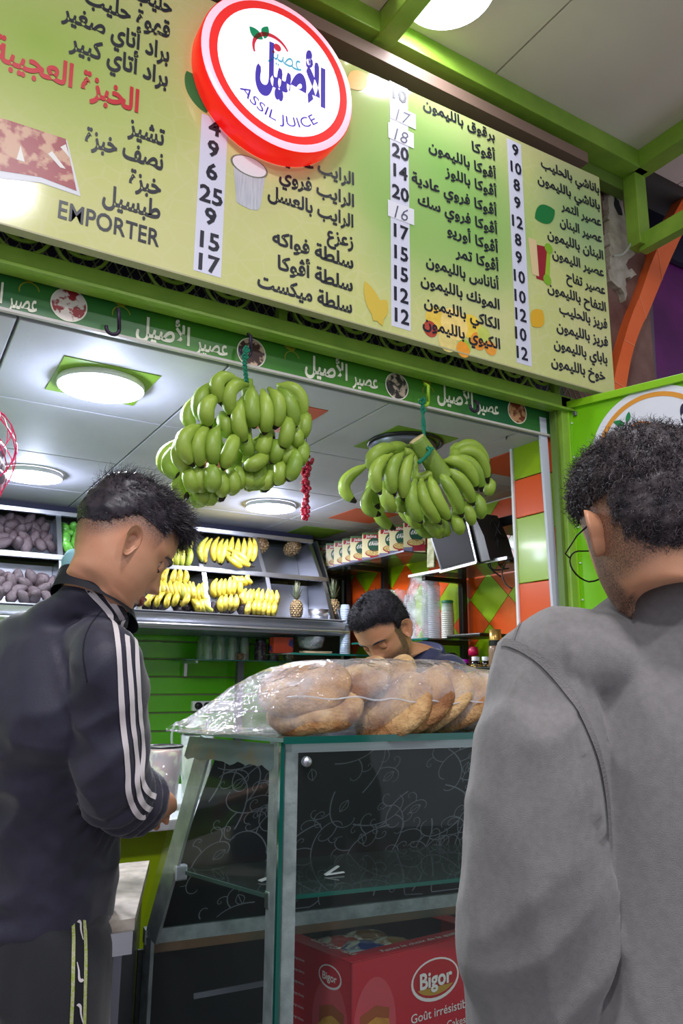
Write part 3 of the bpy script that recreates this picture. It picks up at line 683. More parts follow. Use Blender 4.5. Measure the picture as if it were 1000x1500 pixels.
# bananas
BAN_G = [mat('banana_green_%d' % k, c, .42, c2=c3, scale=14, thr=(.3, .8), bump=.12, bscale=50) for k, (c, c3) in enumerate([((138, 166, 56), (162, 186, 76)), ((150, 174, 66), (126, 156, 52)), ((120, 152, 50), (148, 174, 66))])]
BAN_Y = [mat('banana_yellow_%d' % k, c, .45, c2=c3, scale=30, thr=(.52, .72), bump=.1) for k, (c, c3) in enumerate([((190, 168, 56), (120, 92, 36)), ((178, 160, 50), (150, 130, 42)), ((196, 174, 68), (110, 82, 34))])]
BAN_YG = [mat('banana_ripening_%d' % k, c, .45, c2=c3, scale=18, thr=(.4, .7)) for k, (c, c3) in enumerate([((160, 166, 64), (188, 174, 70)), ((150, 160, 58), (174, 170, 64))])]
TIP = mat('banana_tip', (38, 30, 22), .8)
def banana(P, r, mats, par, n=14, nm='banana', sides=7, tip=True):
    """P: base, middle, end control points"""
    P = np.array(P, float); a, b, c = P; t = np.linspace(0, 1, n)[:, None]
    q = 2*b-.5*(a+c); C = (1-t)**2*a+2*t*(1-t)*q+t*t*c
    tt = np.linspace(0, 1, n); rad = r*np.clip(np.minimum(np.minimum(.42+tt*3.2, 1), (1-tt)*3.6+.22), .1, 1)**.8
    rad = r*np.interp(tt, [0, .06, .16, .35, .7, .88, .955, .975, 1], [.36, .34, .72, .97, 1, .8, .42, .26, .22])
    g = G(); C2 = C
    g.tube(C2, rad, sides)
    k = len(g.F)
    if tip:
        # last rings are the dark flower end
        g.mi = [0]*len(g.F); ring_f = (n-1)*sides
        for i in range((n-2)*sides, ring_f): g.mi[i] = 1
        g.mi[-1] = 1
    return g.obj(nm, [mats, TIP], par, True)
def zoomlist(txt, s, ox, oy): 
    out = []
    for l in txt.strip().split('\n'):
        v = l.split(); out.append(([(float(v[2*i])/s+ox, float(v[2*i+1])/s+oy) for i in range(3)], v[6] if len(v) > 6 else 'f'))
    return out
RB = zoomlist('''570 240 680 186 772 300 b
585 240 705 232 765 385 m
560 262 680 286 732 430 m
530 272 640 292 708 422 f
535 315 632 378 690 500 f
505 335 572 420 632 562 f
465 350 496 462 568 583 f
420 365 436 480 520 597 f
388 370 366 480 420 592 f
345 490 368 560 402 618 b
430 540 465 610 512 655 b
545 575 530 610 560 654 b
590 545 606 600 625 642 m
632 480 668 540 680 602 m
695 440 722 500 728 570 m
762 370 775 400 756 448 b
372 235 328 340 330 478 f
325 228 262 320 278 452 f
262 236 178 320 205 442 f
300 205 185 225 157 325 m
350 196 270 200 215 232 b
340 210 250 214 190 268 b
240 360 236 455 276 532 m
296 470 306 500 322 522 b
520 575 500 610 520 640 b''', 3.571, 500, 600)
LB = zoomlist('''452 214 334 215 358 352 f
490 238 396 270 410 420 f
330 238 240 310 250 438 m
338 298 268 360 290 468 f
465 310 440 430 484 546 f
515 250 512 360 527 470 f
572 268 590 380 580 505 f
606 258 660 350 635 478 f
660 258 722 350 742 474 f
650 240 770 285 780 432 m
808 388 800 450 786 530 m
352 390 372 455 400 522 m
250 458 142 540 200 678 f
288 456 218 560 250 684 f
335 468 298 560 316 680 f
432 500 398 590 356 698 f
150 530 122 610 168 706 m
500 478 478 550 512 622 m
605 475 580 560 562 614 m
690 395 708 480 672 584 f
618 545 652 590 614 662 m
748 460 756 520 740 572 m
700 560 712 615 680 666 m
784 535 788 610 758 664 m
175 678 182 750 212 816 m
218 655 226 745 252 810 m
285 668 302 740 290 816 f
340 700 350 770 345 842 m
385 690 412 760 400 832 m
745 590 748 670 708 758 f
645 640 670 710 640 780 m
600 598 545 655 470 680 m
575 660 550 740 490 782 b
625 665 610 745 540 780 b
230 800 240 840 268 862 b
300 810 290 845 280 866 b
430 665 446 740 420 800 b
480 690 496 750 500 778 b
560 700 540 745 600 772 b''', 3.704, 230, 500)
def bunch(name, label, data, root_px, Yc, r, dz, stalkpts, back=True):
    off = {'f': -.035, 'm': 0.0, 'b': .035}
    rt = empty(name, tuple(ony(*root_px, Yc)), label, 'bananas')
    ps = []
    for k, (pts, l) in enumerate(data):
        o_ = off[l]; A = ony(*pts[0], Yc+o_+.012); B = ony(*pts[1], Yc+o_-.022); C = ony(*pts[2], Yc+o_+.0)
        banana([A, B, C], r*random.uniform(.93, 1.07), BAN_G[k % 3], rt); ps.append((A, B, C))
    if back:
        for k, (A, B, C) in enumerate(ps[::2]):
            f = lambda p: np.array([p[0]+.015, 2*(Yc+.045)-p[1]+.01, p[2]+.008])
            banana([f(A), f(B), f(C)], r*.95, BAN_G[k % 3], rt)
    return rt
b1 = bunch('banana_bunch', 'big hanging bunch of green bananas in several tiers, at the left under the lintel', LB, (358, 548), 1.99, .0245, 0, None)
g = G(); g.tube(spline([ony(361, 556, 2.02), ony(362, 600, 2.03), ony(350, 650, 2.03), ony(340, 700, 2.03)], 12), [.02]*12, 8); g.obj('stalk', BAN_G[2], b1, True)
g = G(); g.tube(spline([ony(300, 630, 2.03), ony(350, 610, 2.03), ony(420, 590, 2.03)], 12), [.02]*12, 8); g.obj('stalk', BAN_G[2], b1, True)
b2 = bunch('banana_bunch', 'hanging hand of bright green bananas with a thick cut stalk, at the right', RB, (622, 640), 1.99, .0232, 0, None)
g = G(); S0, S1 = ony(610, 643, 1.975), ony(640, 688, 1.975); g.tube(spline([S0, (S0+S1)/2, S1, S1+(S1-S0)*.3], 14), np.linspace(.029, .040, 14), 14); g.obj('stalk', mat('stalk', (130, 156, 60), .5, c2=(110, 138, 48), scale=30, aniso=(1, 1, .2)), b2, True)
g = G(); dd = (S0-S1)/np.linalg.norm(S0-S1); g.lathe([(.0001, .002), (.028, .001), (.0295, -.002)], S0+dd*.001, 14, align(dd)); g.obj('cut_face', mat('cut', (190, 170, 120), .7), b2, True)
g = G(); g.tube(spline([S1, ony(610, 700, 1.99), ony(605, 668, 2.0), ony(592, 662, 2.0)], 12), .016, 8); g.tube(spline([S1, ony(660, 680, 1.99), ony(668, 662, 2.0)], 10), .02, 8); g.obj('crown', BAN_G[1], b2, True)
# ropes and hooks
ROPE = mat('rope_green', (10, 128, 96), .7, bump=.8, bscale=300)
def rope(P, r, nm, label, Y=1.97):
    g = G(); base = spline([np.array(p) for p in P], 40)
    for ph in (0, math.pi):
        Q = []
        for i, p in enumerate(base):
            a = i*.9+ph; Q.append(p+np.array([math.cos(a)*r*.8, math.sin(a)*r*.8, 0]))
        g.tube(Q, r, 6)
    return tag(g.obj(nm, ROPE, None, True), label, 'rope', None)
HK = mat('hook_metal', (52, 40, 60), .5, .5)
def hook(px, py0, py1, m_, label, grp=None, Y=1.985):
    a = ony(px, py0, Y); b = ony(px, py1, Y); r_ = .018
    P = [a+(0, .02, .014), a, b+(0, 0, r_)]
    for k in range(9):
        t = math.pi*k/8*1.05; P.append(b+np.array([-r_+r_*math.cos(t), 0, r_-r_*math.sin(t)]))
    g = G(); g.tube(P, .0055, 8); return tag(g.obj('hook', m_, None, True), label, 'hook', grp)
hook(174, 455, 492, HK, 'dark metal hook with nothing on it, hanging from the lintel at the left')
hook(367, 492, 524, HK, 'dark metal hook that carries the left banana bunch')
hook(627, 565, 596, mat('hook_green', (150, 190, 40), .5), 'green painted hook that carries the right banana bunch')
hook(700, 590, 604, HK, 'short hook near the right end of the lintel')
rope([ony(361, 508, 1.965), ony(358, 530, 1.965), ony(361, 560, 1.98)], .0045, 'rope', 'green rope tied round the stalk of the left banana bunch')
r_ = rope([ony(621, 583, 1.965), ony(619, 600, 1.965), ony(622, 645, 1.965), ony(628, 662, 1.93), ony(613, 678, 1.93), ony(625, 668, 1.93), ony(633, 656, 1.935)], .0045, 'rope', 'green rope looped round the thick cut stalk of the right bunch')
for x, y in [(361, 512), (359, 522), (617, 588), (620, 600)]:
    g = G(); c = ony(x, y, 1.962); g.tube([c+np.array([.008*math.cos(t), .004*math.sin(2*t), .008*math.sin(t)]) for t in np.linspace(0, 6.28, 12)], .004, 6, closed=True); g.obj('knot', ROPE, r_ if x > 500 else [o for o in bpy.data.objects if o.name == 'rope'][0], True)
# banana hands in the bins
def hand(name, label, rows, mats, r, tierf, grp=None):
    rt = None
    for (x0, x1, ytop, ybot, n, Y, lean) in rows:
        for k in range(n):
            t = (k+.5)/n; x = x0+(x1-x0)*t+random.uniform(-1.5, 1.5); j = random.uniform(-2, 2)
            a, b_, c = ony(x+lean*.4, ytop+j, Y+.03), ony(x-lean*.9*(.5-t)*2-1.5, (ytop+ybot)/2+j, Y-.02), ony(x-lean*.4+random.uniform(-3, 3), ybot+j, Y+.005)
            if rt is None: rt = empty(name, tuple(b_), label, 'bananas', grp)
            banana([a, b_, c], r*random.uniform(.9, 1.05), random.choice(mats), rt, n=10, sides=6)
    return rt
hand('banana_hand', 'hand of ripe bananas hanging in the upper steel bin right of the young man', [(297, 372, 789, 826, 10, 4.24, 8)], BAN_YG[:1]+BAN_Y[:2], .021, UT)
hand('banana_hand', 'small group of curved bananas lying across the upper bin hand', [(334, 352, 815, 833, 1, 4.17, -30), (340, 366, 806, 830, 2, 4.18, -30)], BAN_Y, .02, UT)
hand('banana_hand', 'yellow-green bananas in the upper bin beside the young man', [(240, 278, 782, 812, 5, 4.28, 6), (230, 278, 800, 833, 6, 4.22, 6)], BAN_YG, .021, UT)
hand('banana_hand', 'pile of spotted yellow bananas in the lower bin next to the young face', [(224, 272, 834, 858, 6, 4.16, 10), (216, 275, 850, 878, 7, 4.11, -10), (222, 270, 868, 890, 5, 4.06, 12)], BAN_Y, .020, LT)
hand('banana_hand', 'yellow banana hand with greenish ends in the middle of the lower bin', [(262, 304, 854, 884, 6, 4.10, -8), (276, 314, 876, 897, 4, 4.07, -10)], BAN_Y+BAN_YG, .020, LT)
hand('banana_hand', 'hand of yellow bananas at the left of the lower bin before the pineapples', [(312, 352, 848, 876, 6, 4.13, 4), (322, 348, 872, 896, 4, 4.08, 2), (338, 372, 844, 856, 4, 4.16, -8)], BAN_Y, .020, LT)
hand('banana_hand', 'hand of yellow bananas at the right of the lower bin before the pineapples', [(354, 408, 864, 890, 8, 4.12, 4), (362, 406, 880, 903, 6, 4.07, 2)], BAN_Y, .020, LT)
# pineapples
PSK = mat('pineapple_skin', (84, 62, 42), .6, c2=(130, 98, 62), scale=120); PEY = mat('pineapple_eye', (66, 48, 36), .7, c2=(186, 160, 110), scale=160, thr=(.45, .6)); PLF = mat('pineapple_leaf', (70, 84, 60), .5, c2=(130, 130, 104), scale=20)
def pineapple(loc, label, scale=1, rot=(0, 0, 0), crown=True, grp=None):
    rt = empty('pineapple', tuple(loc), label, 'pineapple', grp)
    g = G(); H = .075*scale; R0 = .047*scale
    pr = [(max(.004, R0*math.sqrt(max(0, 1-(abs(t)**2.6)))), H*t) for t in np.linspace(-1, 1, 12)]; g.lathe(pr, loc, 18); g.obj('fruit_body', PSK, rt, True)
    g = G()
    for i in range(9):
        t = -.86+i*.215; rr = R0*math.sqrt(max(0, 1-abs(t)**2.6)); n = 11
        for j in range(n):
            a = 2*math.pi*(j+.5*(i % 2))/n; c = np.array(loc)+np.array([rr*math.cos(a), rr*math.sin(a), H*t]); nn = np.array([math.cos(a), math.sin(a), t*.6]); Rm_ = align(nn, (-math.sin(a), math.cos(a), 0)); s_ = .0125*scale
            V = [Rm_@np.array(q) for q in [(s_, 0, 0), (0, s_*.95, 0), (-s_, 0, 0), (0, -s_*.95, 0), (0, 0, .007*scale)]]
            g.add([c+v for v in V], [(0, 1, 4), (1, 2, 4), (2, 3, 4), (3, 0, 4)])
    e = g.obj('eyes', PEY, rt); e['kind'] = 'stuff'
    if crown:
        for k in range(26):
            a = k*2.4; t = k/26; L_ = (.075+.085*t)*scale; c = np.array(loc)+(0, 0, H*.97)
            d = np.array([math.cos(a)*(1-t*.8), math.sin(a)*(1-t*.8), .7+1.2*t]); d /= np.linalg.norm(d); sd = np.array([-math.sin(a), math.cos(a), 0])
            V = []
            for q in range(5):
                u = q/4; ctr = c+d*L_*u+np.array([0, 0, -.02*(1-t)*u*u])*scale; w_ = .0095*scale*(1-u)**.6+.0004
                V += [ctr-sd*w_, ctr+np.array([0, 0, -.001]), ctr+sd*w_]
            Fs = []
            for q in range(4): Fs += [(3*q, 3*q+1, 3*q+4, 3*q+3), (3*q+1, 3*q+2, 3*q+5, 3*q+4)]
            g = G().add(V, Fs); g.obj('leaf', PLF, rt, True)
    rt.rotation_euler = rot
    return rt
pineapple(ony(434, 893, 4.17), 'standing pineapple with grey-green crown, the left of the two on the lower tier', .80)
pineapple(ony(488, 893, 4.15), 'standing pineapple with a spiky crown at the right end of the lower tier', .88)
pineapple(ony(380, 800, 4.45), 'pineapple lying bottom first in the upper bin right of the bananas', 1.0, (math.pi/2-.2, 0, 0), False)
pineapple(ony(428, 803, 4.45), 'pineapple lying bottom first at the right end of the upper tier', 1.0, (math.pi/2-.2, 0, 0), False)
# plastic grape string
gs = empty('grape_string', tuple(ony(448, 663, 2.6)), 'string of shiny red plastic grapes hanging from the shop ceiling', 'decoration')
GRP = mat('grape_red', (170, 10, 52), .15, coat=.6); sph = None
def ball_mesh(r, m_, nm, n=8, k=6):
    g = G(); g.lathe([(max(.0001, r*math.sin(math.pi*i/k)), -r*math.cos(math.pi*i/k)) for i in range(k+1)], n=n); return g.mesh(nm, m_, True)
gm = ball_mesh(.0078, GRP, 'grape', 10, 8)
for k in range(120):
    t = k/120; w_ = .024*(1-t*.62)*(1+.25*math.sin(t*16)); c = ony(448, 663+5, 2.6)*(1-t)+ony(447, 760, 2.6)*t
    o = obj('grape', gm, gs); a = random.uniform(0, 6.28); q = w_*math.sqrt(random.random())
    o.matrix_parent_inverse = Matrix.Identity(4); o.location = Vector(c)+Vector((q*math.cos(a), q*math.sin(a), random.uniform(-.004, .004)))-gs.location
g = G(); g.tube([(ony(448, 663, 2.6)[0], 2.6, ZC), ony(448, 663, 2.6)*.5+ony(447, 760, 2.6)*.5], .0012, 5); g.obj('thread', DARK, gs)
# net of garlic at the far left
nb = empty('net_bag', tuple(ony(0, 680, 2.0)), 'pink net bag of garlic hanging at the left edge of the opening', 'net bag')
c = ony(-34, 690, 2.0); ca = mat('garlic', (196, 180, 180), .5, c2=(120, 110, 140), scale=12); PK = mat('net_pink', (230, 50, 110), .5)
gm2 = ball_mesh(.026, ca, 'garlic_bulb', 12, 8)
for k in range(26):
    t = random.random(); a = random.uniform(0, 6.28); rr = .05*math.sin(math.pi*(.12+.8*t))**.5*random.uniform(.5, 1)
    o = obj('garlic_bulb', gm2, nb); o.matrix_parent_inverse = Matrix.Identity(4); o.location = Vector((c[0]+rr*math.cos(a), c[1]+rr*math.sin(a), c[2]+.09-.19*t))-nb.location; o.scale = (1, 1, .85)
g = G()
def netp(a, t):
    rr = .082*max(.05, math.sin(math.pi*min(1, max(0, t))**.75))**.7+.004; return c+np.array([rr*math.cos(a), rr*math.sin(a), .17-.30*t])
for s_ in (1, -1):
    for k in range(9): g.tube([netp(k*.7+s_*t*2.5, t) for t in np.linspace(0, 1, 14)], .0016, 4)
tag(g.obj('net', PK, nb), kind='stuff')
g = G(); g.tube([c+(0, 0, .16), c+(0, 0, .42)], .004, 6); g.obj('cord', PK, nb)
# dome camera
dc = empty('dome_camera', tuple(onz(550, 727, ZC)), 'small white dome security camera on the shop ceiling', 'camera'); c = onz(548, 722, ZC)
G().lathe([(.032, 0), (.034, -.01), (.034, -.035), (.028, -.042)], c, 24).obj('base', WHITE, dc, True)
dv = align((-.5, -.8, -.55)); G().lathe([(.0001, .034), (.012, .032), (.022, .024), (.029, .012), (.03, 0), (.02, -.02)], c+(0, -.0, -.045), 20, dv).obj('eyeball', WHITE, dc, True)
q = np.array([-.5, -.8, -.55]); q = q/np.linalg.norm(q); G().lathe([(.0001, .036), (.013, .034), (.017, .028)], c+(0, 0, -.045), 20, dv).obj('lens', mat('lens', (30, 34, 50), .1), dc, True)
# ---------------------------------------------------------------- glass shelf with upturned glasses on the slat wall
CLR = film('clear_plastic', (.93, .95, .97), 1.45, .18, .08, bump=.4, bscale=60); GLS = film('glass_shelf', (.55, .80, .74), 1.5, .10, .02)
GED = mat('glass_edge', (20, 92, 84), .15, coat=.5)
sh = empty('glass_shelf', (1.9, 4.4, 1.46), 'narrow glass shelf on chrome brackets below the fruit rack', 'shelf')
G().box((2.0, 4.50, 1.456), (.90, .26, .006)).obj('glass_plate', GLS, sh); G().box((2.0, 4.368, 1.456), (.90, .003, .007)).obj('glass_front_edge', GED, sh)
for x in (1.63, 2.3):
    g = G(); g.box((x, 4.52, 1.445), (.014, .24, .016), bev=.002); g.box((x, 4.60, 1.40), (.02, .02, .08), bev=.002); g.obj('bracket', STEEL, sh)
TUM = film('tumbler_glass', (.80, .90, .86), 1.45, .16, .05)
k = 0
for x in (1.70, 1.78, 1.86, 1.94):
    for y in (4.42, 4.52):
        g = G(); g.lathe([(.034, 1.461), (.030, 1.53), (.027, 1.60), (.026, 1.60), (.029, 1.53), (.032, 1.461)], (x, y, 0), 20)
        tag(g.obj('drinking_glass', TUM, None, True), 'upturned clear drinking glass on the glass shelf, %s, %s row' % ({1.70: 'first from left', 1.78: 'second from left', 1.86: 'third from left', 1.94: 'fourth from left'}[x], 'front' if y < 4.5 else 'back'), 'glass', 'upturned glasses on the shelf')
g = G(); g.lathe([(.045, 1.461), (.05, 1.47), (.05, 1.50), (.03, 1.505)], (1.93, 4.44, 0), 20); tag(autosmooth(g.obj('lid_tin', mat('tin_brown', (88, 50, 40), .5, c2=(150, 110, 90), scale=90), None)), 'low brown patterned tin on the glass shelf', 'tin')
for i, (x, c_) in enumerate([(2.07, (70, 52, 74)), (2.16, (60, 46, 70)), (2.27, (92, 84, 74))]):
    jr = empty('storage_jar', (x, 4.46, 1.459), ['dark jar of violet sweets on the glass shelf, first right of the glasses', 'second dark violet jar on the glass shelf', 'jar of beige nuts on the glass shelf below the rack rail'][i], 'jar')
    G().lathe([(.036, 1.46), (.038, 1.47), (.038, 1.56), (.032, 1.575)], (x, 4.46, 0), 20).obj('jar_glass', mat('jar_fill', c_, .3, c2=tuple(min(255, int(v*1.9)) for v in c_), scale=70, thr=(.5, .6), coat=.6), jr, True)
    G().lathe([(.034, 1.575), (.034, 1.595), (.0001, 1.597)], (x, 4.46, 0), 20).obj('lid', STEELD, jr, True)
# power strip
ps = empty('power_strip', (1.8, 4.64, 1.18), 'white wall power strip with black plugs on the green slat wall', 'socket'); a, b_ = ony(280, 1034, 4.635), ony(335, 1034, 4.635)
G().box(((a[0]+b_[0])/2+.02, 4.627, a[2]), (b_[0]-a[0]+.04, .03, .058), bev=.004).obj('housing', WHITE, ps)
for q in (290, 303):
    c = ony(q, 1034, 4.61); G().lathe([(.022, 0), (.022, .02), (.012, .024), (.0001, .024)], c, 18, align((0, -1, 0))).obj('plug', BLACK, ps, True)
c = ony(317, 1034, 4.61); G().lathe([(.022, 0), (.02, .004), (.017, .002), (.0001, .001)], c, 18, align((0, -1, 0))).obj('outlet', WHITE, ps, True)
c = ony(303, 1034, 4.60); tag(G().tube(spline([c, c+(.0, -.03, -.03), c+(.0, -.01, -.12), c+(-.02, 0, -.3)], 14), .004, 6).obj('extension_cord', BLACK, None, True), 'black power cord hanging from the power strip', 'cord')
# ================================================================ black wall shelf unit on the right
su = empty('wall_shelf_unit', (2.7, 3.6, 1.9), 'black metal bracket shelving with glass shelves on the diamond tiled wall', 'shelving')
GSH = film('shelf_glass_dark', (.42, .52, .50), 1.5, .08, .03)
for y in (4.50, 4.04, 3.27): G().box((2.735, y, 1.75), (.035, .035, .72), bev=.003).obj('upright', BLACK, su)
for y, z in [(4.50, 2.035), (4.04, 2.035), (3.27, 1.885), (3.27, 1.545), (2.62, 1.90)]: G().box((2.60, y, z), (.27, .03, .026), bev=.003).obj('bracket', BLACK, su)
G().box((2.60, 4.03, 2.054), (.29, 1.20, .008)).obj('glass_plate', GSH, su); G().box((2.453, 4.03, 2.054), (.004, 1.20, .009)).obj('glass_front_edge', STEELD, su)
G().box((2.60, 2.99, 1.906), (.30, .78, .010)).obj('glass_plate', GSH, su); G().box((2.447, 2.99, 1.906), (.006, .78, .014)).obj('steel_edge', STEEL, su)
G().box((2.60, 3.60, 1.561), (.29, .76, .008)).obj('glass_plate', GSH, su); G().box((2.453, 3.60, 1.561), (.004, .76, .010)).obj('glass_front_edge', GED, su)
# oat packets
PKT = mat('packet_cream', (226, 214, 170), .45); PR = mat('packet_red', (160, 24, 44), .45); PG = mat('packet_green', (16, 74, 54), .45); PF = mat('packet_flakes', (214, 190, 120), .5, c2=(170, 130, 70), scale=160, thr=(.45, .6)); PGT = mat('packet_top_green', (70, 104, 52), .45); PW = mat('packet_white', (236, 232, 226), .45); PLV = mat('packet_grey', (120, 116, 150), .4)
PA = np.array([2.50, 4.50, 2.060]); PB = np.array([2.50, 3.44, 2.060])
uxp = np.array([math.cos(math.radians(38)), -math.sin(math.radians(38)), 0]) ; nzp = np.array([-math.sin(math.radians(38)), -math.cos(math.radians(38)), 0])
def packet(c, label, i):
    rt = empty('oat_packet', tuple(c), label, 'packet', None)
    w_, h_, d_ = .125, .185, .045; R_ = np.stack([uxp, -nzp, [0, 0, 1]], 1); up = np.array([0, 0, 1.])
    ctr = np.array(c)+uxp*w_/2-nzp*d_/2+up*h_/2
    G().box(ctr, (w_, d_, h_), R_, .001).obj('carton', PKT, rt)
    F_ = lambda u, v, e=0: np.array(c)+uxp*u*w_+up*v*h_+nzp*(.0008+e)
    def q(nm, u0, v0, u1, v1, m_, e=0): obj(nm, mesh(nm, [F_(u0, v0, e), F_(u1, v0, e), F_(u1, v1, e), F_(u0, v1, e)], [(0, 1, 2, 3)], m_), rt)
    q('top_band', 0, .93, 1, 1, PGT); q('name_band', .06, .79, 1, .93, PR); q('red_field', .40, .04, 1, .24, PR); q('grey_field', 0, .0, .45, .16, PLV)
    ring(F_(.62, .585), .0001, .043, PG, 'green_circle', rt, .0014, 24, nrm=tuple(nzp), ux=tuple(uxp), uz=(0, 0, 1))
    g_ = []
    for k in range(20): a_ = 2*math.pi*k/20; g_.append(F_(.56+.40*math.cos(a_), .30+.125*math.sin(a_), .0008))
    obj('bowl_picture', mesh('bowl_picture', g_, [tuple(range(20))], PR), rt)
    g_ = [F_(.56+.36*math.cos(2*math.pi*k/20), .315+.10*math.sin(2*math.pi*k/20), .0014) for k in range(20)]
    obj('flakes_picture', mesh('flakes_picture', g_, [tuple(range(20))], PF), rt)
    letter('packet_lettering', 'Jelina', PW, F_(.16, .825, .0012), uxp, up, .026, .07, rt, .02, 'L', .0004, 2, .2)
    letter('packet_lettering', "d'Avoine", PW, F_(.34, .56, .0022), uxp, up, .034, .074, rt, .03, 'L', .0004, 2, .2)
    letter('packet_lettering', "FLOCONS", PW, F_(.52, .66, .0022), uxp, up, .014, .030, rt, .01, 'L', .0004, 2)
    return rt
tn = [0.0, .09, .18, .27, .355, .45, .475, .605, .64, .73, .85]
NM = ['at the far left end of the row', 'second from the left end', 'third from the left end', 'fourth from the left end', 'near the middle of the row', 'half hidden behind the middle one', 'standing forward in the middle of the row',
      'narrowly visible behind its neighbour', 'third from the right end', 'second from the right end', 'at the right end behind the bananas']
for i, t in enumerate(tn):
    c = PA*(1-t/.9)+PB*(t/.9)*1.0; c = c+np.array([.0 if i not in (5, 7) else .02, 0, 0])
    packet(c, 'oat flakes packet on the top shelf, '+NM[i], i)
# device on the upper right shelf: tilted flat screen box with wires
dv_ = empty('screen_device', tuple(onx(690, 800, 2.52)), 'tilted black flat-screen device on the upper glass shelf behind the right bananas', 'screen')
SCR = mat('screen_black', (12, 12, 22), .5, spec=.12); CAS = mat('device_case', (60, 58, 60), .4)
A0, A1, A2, A3 = onx(646, 838, 2.42), onx(700, 824, 2.42), onx(682, 752, 2.42), onx(618, 750, 2.42)
g = G(); g.prism([A0, A1, A2+(0, 0, .02), A3], (0, 0, 0), (.035, .0, 0)); g.obj('screen_case', BLACK, dv_)
ctr = (A0+A1+A2+A3)/4; g = G(); g.add([ctr+(p-ctr)*.9+np.array([-.003, 0, 0]) for p in (A0, A1, A2+(0, 0, .02), A3)], [(0, 1, 2, 3)]); g.obj('screen_glass', SCR, dv_)
g = G(); g.bar(A0+(-.006, 0, 0), A1+(-.006, 0, 0), .012, .012); g.bar(A1+(-.006, 0, 0), A2+(-.006, 0, .02), .010, .010); g.obj('chrome_trim', STEEL, dv_)
g = G(); g.prism([onx(703, 823, 2.42), onx(717, 820, 2.42), onx(708, 785, 2.42), onx(692, 750, 2.42), onx(684, 750, 2.42)], (0.002, 0, 0), (.16, 0, 0)); g.obj('side_body', CAS, dv_)
tb = G(); c = onx(726, 820, 2.6); tb.lathe([(.028, 0), (.03, .01), (.028, .18), (.012, .20), (.012, .24)], (2.6, c[1], 1.911), 18); tag(tb.obj('steel_flask', STEEL, None, True), 'slim stainless flask between wires on the upper right shelf', 'flask')
ba = G().box((0, 0, 0), (.016, .05, .19), bev=.004); o = ba.obj('box_strip', mat('strip_cream', (206, 200, 160), .5, c2=(150, 150, 90), scale=30)); c = onx(632, 805, 2.43); o.location = tuple(c); o.rotation_euler = (.05, 0, 0.2); tag(o, 'narrow cream carton standing on edge left of the black screen', 'carton')
mb = G().box((2.68, 2.72, 2.12), (.2, .4, .05), bev=.004); tag(mb.obj('wall_bracket', BLACK), 'black metal wall bracket just under the ceiling beside the pillar', 'bracket')
random.seed(11)
for k in range(7):
    a = onx(720+random.uniform(-6, 24), 765+random.uniform(-10, 40), 2.5); b_ = onx(742+random.uniform(-10, 4), 800+random.uniform(-20, 60), 2.56)
    g = G(); g.tube(spline([a, (a+b_)/2+np.array([-.03, random.uniform(-.08, .08), -.05]), b_], 14), .0035, 6)
    tag(g.obj('wire', BLACK, None, True), 'thin black wire tangled beside the screen device', 'wire', 'wires beside the screen')
g = G(); g.tube(spline([onx(742, 822, 2.5), onx(735, 838, 2.5), onx(740, 855, 2.5), onx(749, 862, 2.5)], 14), .0035, 6); tag(g.obj('wire', BLACK, None, True), 'single black wire looping down over the diamond tiles', 'wire')
g = G(); g.tube(spline([onz(742, 636, 2.31)+(0, 0, -.01), onx(735, 660, 2.3), onx(722, 680, 2.35), onx(718, 700, 2.4)], 14), .003, 6); tag(g.obj('wire', BLACK, None, True), 'dark wire dropping from the ceiling right of the banana hand', 'wire')
# stacks of cups in clear bags on the lower right shelf
CUP = film('cup_clear', (.86, .88, .93), 1.4, .34, .10); BAG = film('bag_film', (.96, .97, 1), 1.45, .26, .12, bump=1.0, bscale=30)
def cupstack(x, y, z0, z1, r, m_, nm, label, grp=None, step=.011, taper=.8):
    g = G(); z = z0; pr = []
    while z < z1: pr += [(r*.95, z), (r, z+.001), (r, z+.004), (r*.93, z+.0045)]; z += step
    pr += [(r*.75, z1+.03), (.001, z1+.031)]
    g.lathe(pr, (x, y, 0), 18); return tag(g.obj(nm, m_, None, True), label, 'cups', grp)
def bagmesh(c, w_, d_, h_, seed, label):
    V = []; n, k = 28, 22; rnd = random.Random(seed)
    for i in range(k):
        t = i/(k-1); top = max(0, (t-.72)/.28); s_ = 1-.45*top**1.2+.35*max(0, top-.6)
        row = []
        for j in range(n):
            a = 2*math.pi*j/n; e = 1+.10*mnoise.noise(Vector((math.cos(a)*2.2+seed, math.sin(a)*2.2, t*2.5)))+.10*mnoise.noise(Vector((math.cos(a)*6+seed, math.sin(a)*6, t*7)))
            row.append((c[0]+d_/2*s_*e*math.copysign(abs(math.cos(a))**.7, math.cos(a)), c[1]+w_/2*s_*e*math.copysign(abs(math.sin(a))**.7, math.sin(a)), c[2]+h_*t+.02*top*mnoise.noise(Vector((a, seed, 0)))))
        V.append(row)
    g = G(); g.grid(V, True); return tag(g.obj('plastic_bag', BAG, None, True), label, 'bag')
c = onx(616, 935, 2.6)
cy1 = 3.46
def cx2(px, X=2.58): return onx(px, 930, X)[1]
for px, pt, nm in [(600, 868, 0), (622, 838, 1), (636, 850, 2)]:
    y = cx2(px); cupstack(2.58+.03*(nm % 2), y, 1.567, 1.567+(935-pt)/1113*4.0*.95, .037, CUP, 'cup_stack', ['stack of clear plastic cups in the bagged group, nearest the server', 'tallest stack of clear plastic cups inside the bag', 'stack of clear plastic cups beside the tallest bagged stack'][nm])
bagmesh((2.585, cx2(617), 1.567), .20, .13, .36, 3, 'clear plastic bag around the tall cup stacks')
